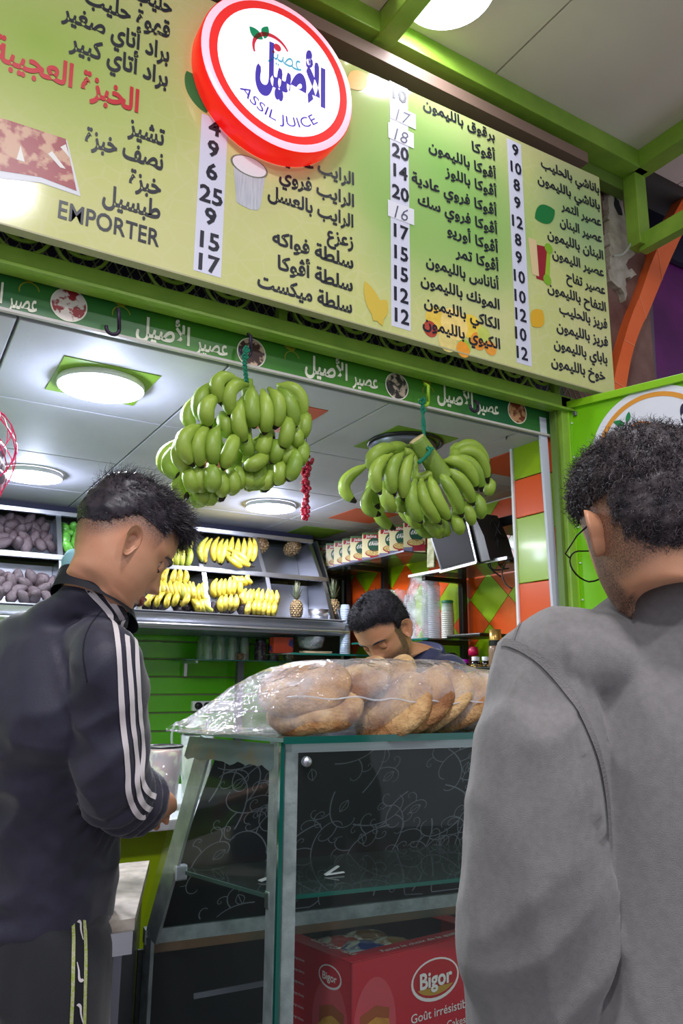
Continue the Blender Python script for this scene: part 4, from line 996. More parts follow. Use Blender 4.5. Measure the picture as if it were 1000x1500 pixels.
cupstack(2.58, cx2(553), 1.567, 1.76, .045, mat('cup_print', (206, 196, 180), .5, c2=(190, 60, 50), scale=9, thr=(.55, .65)), 'cup_stack', 'stack of printed cups inside the bag behind the head of the server')
bagmesh((2.57, cx2(556), 1.567), .16, .12, .27, 8, 'crumpled clear bag of cups behind the head of the server, at the left')
bagmesh((2.57, cx2(584), 1.567), .13, .12, .30, 15, 'crumpled clear bag of pinkish lids between the two other bags')
WC = mat('cup_white', (206, 204, 196), .4); cupstack(2.60, cx2(656, 2.6), 1.567, 1.70, .036, WC, 'cup_stack', 'stack of white ribbed paper cups next to the black upright')
g = G(); g.lathe([(.033, 1.70), (.030, 1.755), (.031, 1.757), (.034, 1.765), (.028, 1.77)], (2.6, cx2(656, 2.6), 0), 20); tag(g.obj('cup', mat('cup_green', (196, 206, 196), .4, c2=(30, 110, 70), scale=10, aniso=(.1, .1, 4)), None, True), 'clear cup with a green rim on top of the white cup stack', 'cup')
# low items at the right: coffee jars and bottles
cn = empty('back_counter', (2.5, 3.2, 1.45), 'dark glass counter shelf at the foot of the diamond tiled wall', 'counter')
G().box((2.58, 3.45, 1.40), (.36, 2.0, .02), bev=.003).obj('counter_top', BLACK, cn); G().box((2.62, 3.45, .70), (.26, 1.9, 1.4)).obj('cabinet', mat('cab', (50, 52, 56), .5), cn)
JD = mat('jar_dark', (24, 18, 18), .1, coat=.6); JG = mat('jar_gold', (200, 160, 90), .3, .7); JP = mat('jar_pink', (216, 30, 90), .3); JM = mat('jar_magenta', (150, 20, 150), .3)
for i, (px, top, capm, lab) in enumerate([(668, 975, JG, 'small dark jar with a gold lid left of the magenta one'), (682, 966, JM, 'small dark jar with a magenta lid'), (697, 962, WHITE, 'dark syrup bottle with a white lid below the pink tub'), (712, 962, WHITE, 'dark jar with a white lid right of the syrup bottle'), (700, 975, JG, 'small dark jar with gold label in front'), (722, 968, JG, 'dark jar with gold lid beside the sleeve of the man')]):
    p = onx(px, 985, 2.5+.03*(i % 2)); zt_ = onx(px, top, 2.5+.03*(i % 2))[2]
    t = empty('syrup_jar', (p[0], p[1], 1.41), lab, 'jar'); r_ = .024
    G().lathe([(r_*.9, 1.411), (r_, 1.415), (r_, zt_-.03), (r_*.6, zt_-.018)], (p[0], p[1], 0), 18, caps=True).obj('jar_body', JD, t, True)
    G().lathe([(r_*1.02, 1.425), (r_*1.02, zt_-.045)], (p[0], p[1], 0), 18).obj('jar_label', mat('lbl', (60, 44, 26), .4, c2=(206, 170, 90), scale=140, thr=(.5, .56)), t, True)
    G().lathe([(r_*.8, zt_-.02), (r_*.8, zt_), (.0001, zt_+.001)], (p[0], p[1], 0), 18).obj('lid', capm, t, True)
p = onx(727, 985, 2.45); zt_ = onx(727, 922, 2.45)[2]
t = empty('gold_cap_bottle', (p[0], p[1], 1.41), 'brown bottle with a tall gold cap against the orange tiles', 'bottle')
G().lathe([(.03, 1.411), (.033, 1.42), (.033, zt_-.09), (.028, zt_-.07)], (p[0], p[1], 0), 20, caps=True).obj('bottle_body', mat('bb', (150, 120, 100), .3), t, True); G().lathe([(.030, zt_-.075), (.030, zt_-.05), ], (p[0], p[1], 0), 20).obj('collar', BLACK, t, True)
G().lathe([(.028, zt_-.05), (.028, zt_), (.0001, zt_+.001)], (p[0], p[1], 0), 20).obj('gold_cap', JG, t, True)
p = onx(693, 948, 2.58); g = G(); g.lathe([(.026, 0), (.026, .03), (.02, .036), (.024, .042)], (p[0], p[1], onx(693, 960, 2.58)[2]-.0), 20, caps=True); tag(g.obj('pink_tub', JP, None, True), 'shiny pink tub standing among the syrup jars', 'tub')
p = onx(700, 932, 2.6); g = G(); g.box((p[0], p[1], p[2]), (.2, .26, .018), bev=.006); tag(g.obj('black_tray', BLACK, None), 'flat black tray lying on the tub and jars', 'tray')
p = onx(660, 962, 2.5); g = G(); g.lathe([(.0001, .022), (.02, .02), (.034, .01), (.036, 0), (.03, -.012), (.0001, -.014)], p, 20); tag(g.obj('black_lid', BLACK, None, True), 'rounded black lid just above the shoulder of the server', 'lid')  # a loose black lid lying near the jars, no box
# clear cup tower and things by the rack end
cupstack(2.47, onx(505, 950, 2.47)[1], 1.50, onx(505, 893, 2.47)[2], .034, mat('cup_tower', (170, 184, 206), .25, coat=.4), 'cup_stack', 'tall bluish stack of clear cups left of the head of the server')
rs = empty('rack_side_shelf', (2.2, 4.25, 1.49), 'glass shelf with teal edge under the right end of the fruit rack', 'shelf')
G().box((2.33, 4.2, 1.494), (.56, .40, .008)).obj('glass_plate', GLS, rs); G().box((2.33, 3.998, 1.494), (.56, .004, .011)).obj('glass_front_edge', GED, rs)
c = ony(412, 940, 4.2); g = G().box((c[0], 4.2, 1.548), (.13, .06, .095), bev=.002); tag(g.obj('orange_carton', mat('oc', (196, 64, 34), .4, c2=(60, 40, 110), scale=14, thr=(.55, .6))), 'orange and blue printed carton under the rack', 'carton')
c = ony(465, 948, 4.1); 
for k in range(7):
    g = G(); g.bar((c[0]-.10+random.uniform(-.01, .01), 4.08+k*.012, 1.503+.005*(k % 3)), (c[0]+.10, 4.08+k*.012+random.uniform(-.02, .02), 1.503+.005*(k % 3)), .006, .004); tag(g.obj('wooden_skewer', mat('wood_skewer', (206, 184, 150), .6)), 'pale wooden skewer in the bundle under the rack', 'skewer', 'wooden skewers under the rack')
c = ony(466, 915, 4.10); g = G(); g.lathe([(.03, 1.705), (.055, 1.715), (.062, 1.765), (.066, 1.767), (.058, 1.712), (.03, 1.70)], (c[0], 4.10, 0), 28); tag(g.obj('steel_bowl', STEEL, None, True), 'small stainless bowl on the rack lip before the pineapples', 'bowl')
c = ony(455, 940, 4.15); g = G(); g.lathe([(.02, 1.53), (.07, 1.545), (.085, 1.60), (.088, 1.601), (.07, 1.54), (.02, 1.525)], (c[0], 4.15, 0), 24); tag(g.obj('clear_bowl', CLR, None, True), 'clear plastic bowl under the rack beside the orange carton', 'bowl')
# ================================================================ inner work counter, blender jugs
wc = empty('work_counter', (.6, 2.6, .95), 'white work counter with lime green front inside the shop', 'counter')
G().box((.475, 2.62, .935), (1.55, .72, .03), bev=.004).obj('counter_top', mat('ctop', (206, 206, 214), .3), wc); G().box((.475, 2.64, .46), (1.51, .64, .92)).obj('front_panel', mat('lime', (160, 190, 6), .4), wc)
def jug(px, Y, z0, h_, r_, label, mfill, full=.8):
    c = ony(px, 1130, Y); t = empty('blender_jug', (c[0], Y, z0), label, 'jug'); 
    JGL = film('jug_clear', (.90, .93, .92), 1.45, .20, .06)
    G().lathe([(r_*.78, z0), (r_*.8, z0+.01), (r_, z0+h_), (r_*.97, z0+h_), (r_*.77, z0+.015), (.001, z0+.012)], (c[0], Y, 0), 28).obj('jug_wall', JGL, t, True)
    G().lathe([(r_*.74, z0+.015), (r_*(.74+.2*full), z0+h_*full), (.001, z0+h_*full+.002)], (c[0], Y, 0), 28).obj('contents', mfill, t, True)
    G().lathe([(r_*1.0, z0+h_-.003), (r_*1.03, z0+h_), (r_*1.02, z0+h_+.004), (r_*.96, z0+h_)], (c[0], Y, 0), 28).obj('rim', BLACK, t, True)
    g = G(); g.tube(spline([(c[0]-r_, Y-.02, z0+h_*.98), (c[0]-r_-.03, Y-.03, z0+h_*1.2), (c[0]-r_-.045, Y-.03, z0+h_*.9), (c[0]-r_*.9, Y-.02, z0+h_*.3)], 16), .004, 6); g.obj('handle', JGL, t, True)
    return t
jug(238, 2.46, .951, .185, .060, 'blender jug smeared with reddish pulp and yellow froth on the inner counter', mat('pulp', (150, 84, 66), .5, c2=(206, 196, 140), scale=24, thr=(.52, .62)), .93)
jug(287, 2.62, .951, .21, .058, 'square-looking blender jug with greenish froth behind the bread bag', mat('pulp2', (140, 150, 90), .5, c2=(196, 200, 150), scale=34), .8)
g = G(); g.box((.60, 2.40, .975), (.10, .10, .05), rotm(0, 0, .4)); tag(g.obj('paper_pile', WHITE), 'pile of white napkins on the inner counter beside the jug', 'napkins')
# street counter with stone top, left of the case
sc_ = empty('street_counter', (0, 1.9, .88), 'street counter with pale stone top and steel front left of the glass case', 'counter')
P = [(-.40, 1.66, .868), (.49, 1.60, .868), (.66, 2.06, .868), (-.40, 2.12, .868)]
G().prism(P, (0, 0, 0), (0, 0, .022)).obj('stone_top', mat('stone', (186, 176, 164), .5, c2=(150, 138, 126), scale=30, detail=8), sc_)
G().prism([(-.38, 1.68, 0), (.475, 1.62, 0), (.64, 2.04, 0), (-.38, 2.10, 0)], (0, 0, .02), (0, 0, .866)).obj('steel_front', STEELD, sc_)
g = G(); g.bar((-.40, 1.655, .85), (.485, 1.595, .85), .012, .04, (0, 0, 1)); g.obj('steel_edge', STEEL, sc_)
# ================================================================ neighbour: orange arch and purple wall
PUR = mat('purple_wall', (112, 30, 112), .45, c2=(92, 24, 96), scale=5); NAVY = mat('navy_band', (22, 22, 48), .5)
nw = tag(G().box((3.9, 2.30, 1.87), (2.4, .06, 3.74)).obj('wall_neighbour', PUR), kind='structure')
G().prism([ony(905, 250, 2.24), ony(1010, 250, 2.24), ony(1010, 262, 2.24), ony(940, 310, 2.24)], (0, -.004, 0), (0, .02, 0)).obj('dark_band', NAVY, nw)
G().box((3.6, 2.24, 3.66), (1.9, .03, .26)).obj('dark_band', NAVY, nw)
G().prism([ony(925, 395, 2.235), ony(955, 430, 2.235), ony(964, 600, 2.235), (2.95, 2.235, 0), (2.72, 2.235, 0)], (0, 0, 0), (0, .03, 0)).obj('grey_strip', mat('greystrip', (104, 90, 104), .7), nw)
LE = [(1016, 235), (999, 271), (963, 336), (937, 391), (922, 434), (906, 472), (893, 514), (883, 551), (876, 590), (872, 640)]
RE = [(1045, 262), (1010, 322), (985, 373), (962, 428), (948, 462), (940, 477), (927, 514), (919, 554), (914, 592), (911, 640)]
ab, af = 2.14, 2.07
LO = spline([ony(*p, ab) for p in LE], 18); IN = spline([ony(*p, af) for p in RE], 18)
ar = empty('orange_arch', tuple(LO[9]), 'glossy orange arch of the neighbouring shop right of the menu board', 'arch')
OR = mat('arch_orange', (252, 116, 54), .3, c2=(244, 108, 48), scale=6, coat=.3)
g = G(); f_ = lambda p, y: np.array([p[0], y, p[2]])
for i in range(17):
    a, b_ = LO[i], LO[i+1]; c, d = IN[i], IN[i+1]; sh_ = .0
    Q = [f_(a, af), f_(b_, af), f_(d, af), f_(c, af)]; Qb = [f_(a, ab), f_(b_, ab), f_(d, ab), f_(c, ab)]
    G().prism(Q, (0, 0, 0), (0, ab-af, 0)).obj('arch_segment', OR, ar)
g = G()
for i in range(2, 17, 3):
    a, c = LO[i], IN[i]; g.bar(f_(a, af-.001)+(0, 0, .001), f_(c, af-.001), .004, .003, (0, 1, 0))
tag(g.obj('joint_lines', mat('jl', (240, 150, 110), .5), ar), kind='stuff')
# ================================================================ lime door with round logo, swung open
hd = np.array([.3, -.954, 0]); hn = np.array([-.954, -.3, 0]); H0 = np.array([2.242, 2.03, 0])
dr = empty('sign_door', (2.242, 2.03, 0), 'open lime green metal door with a round white logo behind the head of the man in grey', 'door')
LIME = mat('lime_gloss', (122, 196, 8), .3, coat=.3)
Rd = np.stack([hd, -hn, [0, 0, 1]], 1)
G().box(H0+hd*.52-hn*.018+(0, 0, 1.235), (1.02, .03, 2.35), Rd).obj('door_leaf', LIME, dr)
FR_ = mat('lime_frame', (136, 196, 16), .35)
G().box(H0+hd*.52-hn*.012+(0, 0, 2.425), (1.06, .05, .03), Rd, .003).obj('frame_top', FR_, dr)
G().box(H0+hd*.012-hn*.012+(0, 0, 1.22), (.034, .05, 2.4), Rd, .003).obj('frame_side', FR_, dr)
for z in [2.35-.14*k for k in range(14)]: G().box(H0+hd*.034+hn*.0+(0, 0, z), (.006, .004, .006), Rd).obj('rivet', WHITE, dr)
tag(G().box(H0+hd*.05+hn*.002+(0, 0, 2.385), (.014, .012, .018), Rd, .002).obj('door_screw', STEELD, dr))
up = np.array([0, 0, 1.]); ctr = onpl(955, 655, H0, hn)
ctr = H0+hd*(.345)+up*2.185
def dring(a, b_, m_, nm, e): ring(ctr, a, b_, m_, nm, dr, -e+.006, 72, nrm=tuple(-hn), ux=tuple(hd), uz=(0, 0, 1))
WL = mat('logo_white', (226, 228, 240), .35)
def dr2(c, a, b_, m_, nm, e, n=72, a0=0, a1=2*math.pi): return ring(c, a, b_, m_, nm, dr, e, n, a0, a1, nrm=tuple(hn), ux=tuple(hd), uz=(0, 0, 1))
dr2(ctr, .0001, .238, WL, 'logo_disc', .001); dr2(ctr, .195, .213, mat('logo_orange', (222, 150, 50), .4), 'logo_ring', .002)
LGD = mat('logo_green_d', (20, 130, 70), .4)
q = lambda x, y: onpl(x, y, H0+hn*.002, hn)
pgon('logo_leaf', leafpoly(q(915, 624), q(898, 618), .011, tuple(hn), 10, .003), LGD, dr, .001, tuple(hn)); pgon('logo_leaf', leafpoly(q(917, 620), q(921, 603), .009, tuple(hn), 10, .002), LGD, dr, .001, tuple(hn))
dr2(q(938, 640), .052, .060, mat('lo', (226, 140, 70), .4), 'logo_arc', .002, 30, .3, math.pi*.9); dr2(q(940, 622), .0001, .012, mat('lo2', (230, 150, 70), .4), 'logo_dot', .002, 20)
NV = mat('navy_letter', (30, 28, 64), .4); e_ = q(1035, 640)
letter('door_lettering', 'الأصيل', NV, ctr+hd*.19+up*(-.06)+hn*.002, hd, up, .22, .30, dr, .06, 'R', .001)
# ================================================================ glass display case
C0 = dep(414, 1087, 1.6); C0[2] = 1.22; e1 = np.array([.992, -.128, 0]); e2 = np.array([-.283, .959, 0])
zT = 1.22; W_ = .98
dc_ = empty('display_case', (C0[0]+.4, C0[1]+.25, 0), 'old glass display case with silver frame and teal glass edges on the street side', 'display case')
GP = film('case_glass', (.95, .98, .97), 1.30, .010, .015, (200, 214, 214), base=.0); TEAL = mat('teal_edge', (6, 84, 74), .12, coat=.6)
def q3(p, z): return np.array([p[0], p[1], z])
nLL = (-.959, -.283, 0); ST = onpl(287, 1077, C0, nLL); SB = onpl(206, 1360, C0, nLL); ST[2] = SB[2] = C0[2]      # slanted rear face, top and bottom of the left end
ZM, ZB = .745, .10
# left end pane (trapezoid then straight), front pane, top pane
LP = [q3(C0, ZB), q3(C0, zT-.002), q3(ST, zT-.002), q3(SB, ZM), q3(SB, ZB)]
nL = np.array([-.959, -.283, 0])
G().prism(LP, (0, 0, 0), nL*.006).obj('end_pane', GP, dc_)
G().prism([q3(C0, ZB), q3(C0+e1*W_, ZB), q3(C0+e1*W_, zT-.004), q3(C0, zT-.004)], (0, 0, 0), np.array([-.128, -.992, 0])*.006).obj('front_pane', GP, dc_)
o1 = np.array([-.128, -.992, 0]); TE = onpl(266, 1073, C0, nLL); TE[2] = C0[2]; TP = [C0+o1*.012+nL*.004, C0+o1*.012+e1*W_, C0+e1*W_+e2*.385, TE+nL*.01]
G().prism([q3(p, zT) for p in TP], (0, 0, 0), (0, 0, .008)).obj('top_pane', film('top_glass', (.80, .92, .90), 1.5, .12, .02, base=.01), dc_)
def edge(a, b_, w_, h_, m_, nm): return G().bar(a, b_, w_, h_, (0, 0, 1)).obj(nm, m_, dc_)
edge(q3(TP[0], zT+.004)+o1*.001, q3(TP[1], zT+.004)+o1*.001, .003, .015, TEAL, 'teal_glass_edge')
edge(q3(TP[0], zT+.004)+nL*.001, q3(TP[3], zT+.004)+nL*.001, .003, .007, mat('glass_edge_pale', (120, 150, 146), .2), 'pale_glass_edge')
g = G(); p = C0+o1*.004+nL*.004; g.bar(q3(p, ZB), q3(p, zT), .009, .009, (1, 0, 0)); g.obj('teal_corner_edge', TEAL, dc_)
# silver frame
for z in ((zT-.012),): edge(q3(C0+e1*.02-o1*.014, z), q3(C0+e1*W_-o1*.014, z), .018, .022, mat('white_frame', (196, 200, 204), .4, .2), 'frame_bar')
FRM = mat('frame_silver', (188, 192, 196), .42, .35, c2=(150, 156, 158), scale=22, bump=.2)
g = G(); p = C0+e1*.022-o1*.012; g.bar(q3(p, ZB), q3(p, zT), .014, .030, (1, 0, 0)); g.obj('corner_post', FRM, dc_)
g = G(); p = C0+e2*.030-nL*.010; g.bar(q3(p, ZB), q3(p, zT), .040, .012, (1, 0, 0)); g.obj('corner_post', FRM, dc_)
g = G(); a, b_ = q3(ST-e2*.028-nL*.012, zT-.01), q3(SB-e2*.03-nL*.012, ZM); g.bar(a, b_, .008, .046, tuple(e2)); g.obj('slanted_post', FRM, dc_)
g = G(); g.bar(q3(SB-e2*.02-nL*.012, ZB), q3(SB-e2*.02-nL*.012, ZM), .01, .03, tuple(e2)); g.obj('rear_post', FRM, dc_)
edge(q3(SB-nL*.01, ZM), q3(SB+e1*(W_+.06), ZM), .03, .032, FRM, 'rear_rail'); edge(q3(SB-nL*.01-e2*.006, ZM-.026), q3(SB+e1*(W_+.06)-e2*.006, ZM-.026), .02, .02, mat('rail_brown', (132, 96, 70), .5, c2=(90, 84, 74), scale=6), 'rear_rail_lower')
edge(q3(C0-nL*.01, ZB), q3(C0+e1*W_, ZB), .02, .03, FRM, 'bottom_rail')
# sealant band along the top of the left end
SEAL = mat('sealant', (120, 138, 142), .5, c2=(140, 128, 108), scale=18, thr=(.45, .65))
n_ = 24; top = [q3(C0+e2*(.03+.30*k/n_)-nL*.004, zT-.006) for k in range(n_+1)]; bot = [q3(C0+e2*(.03+(.30+.018)*k/n_)-nL*.004, zT-.055-.012*mnoise.noise(Vector((k*.5, 0, 0)))-.003*math.sin(k*.7)) for k in range(n_+1)]
g = G(); g.add(top+bot, [(k, k+1, n_+2+k, n_+1+k) for k in range(n_)]); g.obj('sealant_band', SEAL, dc_)
# rear film: black sheet with floral scrolls
FILM = mat('film_black', (13, 15, 24), .35); SCROLL = mat('scroll_grey', (136, 140, 150), .5)
fa, fb = q3(ST-e2*.004, zT-.03), q3(SB-e2*.004, ZM+.015); FN = np.cross(e1, fb-fa); FN /= np.linalg.norm(FN)
if FN@(CAM-fa) < 0: FN = -FN
G().prism([fa+e1*.055, fa+e1*W_, fb+e1*(W_+.03), fb+e1*.03], (0, 0, 0), -FN*.004).obj('patterned_film', FILM, dc_)
du = e1; dv = (fa-fb); LV = np.linalg.norm(dv); dv = dv/LV
def FP(u, v): return fb+du*u+dv*v+FN*.0012
random.seed(5); S = G()
def curl(u, v, a, r, s_, L_=1.0, w_=.0019, depth=0):
    P = []; th = a; x, y = u, v; n_ = int(26*L_); k0 = .30/r*.06
    for i in range(n_):
        P.append((x, y)); cur = s_*(.08+ .32*(i/n_)**2)*(.055/r); th += cur; st = .0075*(1-.55*i/n_)*(r/.055); x += math.cos(th)*st; y += math.sin(th)*st
        if depth < 2 and i in ((int(n_*.25), int(n_*.5)) if depth == 0 else (int(n_*.3),)) : curl(x, y, th-s_*1.0, r*.62, -s_, .8, w_*.8, depth+1)
    P = [p for p in P if .01 < p[1] < LV-.01 and .06 < p[0] < W_-.02]
    if len(P) < 4: return
    V = []
    for i, p in enumerate(P):
        q_ = P[min(i+1, len(P)-1)]; o_ = P[max(i-1, 0)]; d = np.array([q_[0]-o_[0], q_[1]-o_[1]]); d /= np.linalg.norm(d)+1e-9; ww = w_*(1-.5*i/len(P))
        V += [FP(p[0]-d[1]*ww, p[1]+d[0]*ww), FP(p[0]+d[1]*ww, p[1]-d[0]*ww)]
    S.add(V, [(2*i, 2*i+1, 2*i+3, 2*i+2) for i in range(len(P)-1)])
def tulip(u, v, a, s_):
    for sg_ in (-1, 0, 1):
        P = []
        for k in range(9):
            t = k/8; w_ = math.sin(math.pi*t); x = s_*(t*1.6); y = s_*sg_*.5*w_; P.append((u+x*math.cos(a)-y*math.sin(a), v+x*math.sin(a)+y*math.cos(a)))
        V = []
        for i, p in enumerate(P):
            q_ = P[min(i+1, 8)]; o_ = P[max(i-1, 0)]; d = np.array([q_[0]-o_[0], q_[1]-o_[1]]); d /= np.linalg.norm(d)+1e-9
            V += [FP(p[0]-d[1]*.0009, p[1]+d[0]*.0009), FP(p[0]+d[1]*.0009, p[1]-d[0]*.0009)]
        S.add(V, [(2*i, 2*i+1, 2*i+3, 2*i+2) for i in range(8)])
for i in range(9):
    for j in range(5):
        u = .06+i*.108+random.uniform(-.02, .02); v = .03+j*.10+random.uniform(-.02, .02); curl(u, v, random.uniform(0, 6.28), random.uniform(.06, .085), random.choice((-1, 1)))
        if (i+j) % 2: 
            if .02 < v+.05 < LV-.04: tulip(u+.05, v+.03, random.uniform(.6, 2.4), .022)
tag(S.obj('floral_scrolls', SCROLL, dc_), kind='stuff')
# glass shelf and chrome clips
SHZ = .90; rearx = lambda z: ST+(SB-ST)*((zT-z)/(zT-ZM))
g = G(); A_ = C0+e1*.03+e2*.03; B_ = C0+e1*W_+e2*.03; Cq = rearx(SHZ)+e1*W_-e2*.03; Dq = rearx(SHZ)+e1*.03-e2*.03
A_ = A_+e2*.02
g.prism([q3(p, SHZ) for p in (A_, B_, Cq, Dq)], (0, 0, 0), (0, 0, .007)); g.obj('glass_shelf', film('case_shelf', (.62, .76, .72), 1.5, .05, .02, (150, 170, 166), base=.02), dc_)
edge(q3(A_, SHZ+.0035), q3(B_, SHZ+.0035), .003, .008, TEAL, 'shelf_front_edge')
g = G(); g.bar(q3(A_, SHZ+.0035), q3(Dq, SHZ+.0035), .003, .008); g.obj('shelf_side_edge', mat('dimglass', (64, 90, 84), .3), dc_)
for p in (C0+e2*.05+e1*.006, rearx(SHZ)-e2*.05+e1*.006):
    g = G(); g.box(q3(p, SHZ+.004)+e1*.016, (.03, .02, .034), None, .004); g.obj('shelf_clip', STEEL, dc_)
c = C0+e1*.05+o1*.008; g = G(); g.lathe([(.0001, .012), (.009, .011), (.011, .006), (.011, 0)], q3(c, 1.18), 18, align(o1)); g.obj('knob', STEEL, dc_, True)
G().prism([q3(C0, .44), q3(C0+e1*W_, .44), q3(SB+e1*W_, .44), q3(SB, .44)], (0, 0, 0), (0, 0, .012)).obj('bottom_board', mat('case_board', (40, 42, 44), .5), dc_)
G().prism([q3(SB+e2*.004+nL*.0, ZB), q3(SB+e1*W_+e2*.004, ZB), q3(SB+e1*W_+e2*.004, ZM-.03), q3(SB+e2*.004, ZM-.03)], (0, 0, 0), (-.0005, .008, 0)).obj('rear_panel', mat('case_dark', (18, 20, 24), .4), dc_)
# old tray edges in the lower left of the case
g = G(); 
tb_ = lambda u, v, z: q3(C0+e1*u+e2*v, z)
g.bar(tb_(.10, .40, .46), tb_(.10, .40, .66), .02, .004); g.bar(tb_(.06, .36, .64), tb_(.24, .33, .655), .004, .012); g.bar(tb_(.06, .34, .56), tb_(.24, .31, .575), .004, .010); g.bar(tb_(.06, .30, .47), tb_(.06, .30, .56), .012, .012)
tag(g.obj('wire_tray_stand', STEELD), 'dull metal tray stand in the dark lower left of the case', 'stand')
# white clip on the shelf
p = onz(487, 1280, SHZ+.010); g = G(); g.bar(p+(-.02, 0, 0), p+(.022, .012, .012), .008, .002); g.bar(p+(-.02, 0, 0), p+(.028, -.004, .0015), .008, .002)
tag(g.obj('folded_paper', WHITE), 'small folded white paper lying on the glass shelf inside the case', 'paper')
p = onz(398, 1288, SHZ+.010); g = G(); g.bar(p+(-.03, 0, 0), p+(.03, .012, .008), .012, .002); tag(g.obj('folded_paper', WHITE), 'white paper strip on the glass shelf next to the corner post', 'paper')
# ================================================================ red cake carton
bxo = np.array([1.022, 1.655, .456]); d1 = np.array([.995, .06, 0]); d1 /= np.linalg.norm(d1); d2 = np.array([-.22, .975, 0]); d2 /= np.linalg.norm(d2); BW, BD, BH = .46, .30, .25
BR = mat('box_red', (186, 24, 44), .35, coat=.3); BRD_ = mat('box_red_dark', (112, 14, 32), .4)
bx = empty('cake_carton', tuple(bxo+d1*.2+d2*.15), 'open-topped red cake carton in the lower part of the glass case', 'carton')
P4 = [bxo, bxo+d1*BW, bxo+d1*BW+d2*BD, bxo+d2*BD]
G().prism(P4, (0, 0, 0), (0, 0, .004)).obj('carton_base', BR, bx)
for i, (a, b_) in enumerate([(0, 1), (1, 2), (2, 3), (3, 0)]):
    inw = (P4[(i+2) % 4]-P4[(i+1) % 4]); inw /= np.linalg.norm(inw)
    G().prism([P4[a], P4[b_], P4[b_]+(0, 0, BH), P4[a]+(0, 0, BH)], (0, 0, 0), inw*.004).obj('carton_side', BR, bx)
zt_ = BH+.001; fl = .045
for a, b_, iw in [(P4[0], P4[1], d2), (P4[3], P4[2], -d2)]:
    g = G(); g.prism([a+(0, 0, zt_), b_+(0, 0, zt_), b_+iw*fl-np.sign((b_-a)@d1)*d1*fl*.8+(0, 0, zt_+.002), a+iw*fl+d1*fl*.8+(0, 0, zt_+.002)], (0, 0, 0), (0, 0, .002)); g.obj('top_flap', BR, bx)
for a, b_, iw in [(P4[0], P4[3], d1), (P4[1], P4[2], -d1)]:
    g = G(); g.prism([a+(0, 0, zt_), b_+(0, 0, zt_), b_+iw*fl-d2*fl+(0, 0, zt_), a+iw*fl+d2*fl+(0, 0, zt_)], (0, 0, 0), (0, 0, .002)); g.obj('top_flap', BR, bx)
BWH = mat('box_white', (226, 216, 214), .4); BGD = mat('box_gold', (196, 150, 60), .35, .3); CK = mat('cake_print', (206, 156, 50), .5, c2=(176, 110, 40), scale=30); CHP = mat('chip', (60, 24, 14), .4); PKP = mat('box_pinkglow', (196, 70, 80), .4)
o1_ = np.cross(d1, up); nf = np.array([d1[1], -d1[0], 0])
def fp(u, v, e=.001): return bxo+d1*u+up*v+nf*e
def ell(cu, cv, ru, rv, m_, nm, e=.001, f=fp, n=28, a0=0, a1=2*math.pi): P = [f(cu+ru*math.cos(a0+(a1-a0)*k/n), cv+rv*math.sin(a0+(a1-a0)*k/n), e) for k in range(n)]; obj(nm, mesh(nm, P, [tuple(range(n))], m_), bx)
uE, vE = .255, .170
ell(uE, vE, .078, .048, BWH, 'emblem', .0012); ell(uE, vE+.002, .072, .042, mat('emblem_red', (176, 20, 36), .4), 'emblem', .0018); ell(uE, vE, .066, .034, BGD, 'emblem', .0022, a0=math.pi*1.15, a1=math.pi*1.85)
letter('carton_lettering', 'Bigor', BWH, fp(uE, vE-.014, .003), d1, up, .050, .105, bx, .03, 'C', .001)
letter('carton_lettering', 'Goût irrésistible', BWH, fp(.175, .088, .001), d1, up, .028, .20, bx, .006, 'L', .001)
letter('carton_lettering', 'Madeleines - Cakes', BWH, fp(.150, .054, .001), d1, up, .024, .20, bx, .002, 'L', .001)
letter('carton_lettering', 'Faites le choix de la qualité', BWH, bxo+up*(zt_+.0042)+d1*.10+d2*.008, d1, d2, .022, .26, bx, .004, 'L', .0005, 2, .2)
# left side print
nl = -np.array([-d2[1], d2[0], 0]); nl = nl if nl[0] < 0 else -nl
def lp(u, v, e=.001): return bxo+d2*(BD-u)+up*v+nl*e
ell(BD-.07, .10, .062, .10, PKP, 'side_picture', .0010, lp); ell(.068, .105, .062, .105, PKP, 'front_picture', .0010)
ell(BD-.07, .205, .040, .026, BWH, 'side_emblem', .0016, lp); ell(BD-.07, .206, .036, .022, BR, 'side_emblem', .0020, lp)
letter('carton_lettering', 'Bigor', BWH, lp(BD-.07, .197, .0024), -d2, up, .024, .05, bx, .02, 'C', .0006)
def cake(f, cu, cv, s_):
    P = [f(cu+s_*x, cv+s_*y, .0022) for x, y in [(-.9, -.7), (.5, -.95), (1, -.2), (.85, .5), (.1, .75), (-.55, .5), (-1, .0)]]; obj('cake_picture', mesh('cake_picture', P, [tuple(range(7))], CK), bx)
    P = [f(cu+s_*x, cv+s_*y, .0026) for x, y in [(-.8, .15), (-.5, .5), (.1, .72), (.85, .5), (.9, .95), (.1, 1.2), (-.8, .9)]]; obj('cake_picture', mesh('cake_picture', P, [tuple(range(7))], mat('cake_top', (150, 70, 28), .5)), bx)
cake(fp, .065, .09, .05); ell(.045, .075, .009, .014, CHP, 'chip_print', .003); ell(.085, .085, .009, .014, CHP, 'chip_print', .003); cake(lp, BD-.065, .09, .05)
letter('carton_lettering', 'الجودة في كل قطعة', BWH, bxo+up*(zt_+.003)+d2*.03+d1*.030, -d2, d1, .020, None, bx, .01, 'R', .0005)
for k in range(7): letter('carton_small_print', 'valeurs nutritionnelles ingredients', BWH, lp(.02, .215-k*.026, .001), -d2, up, .009, .12, bx, 0, 'L', .0004, 1)
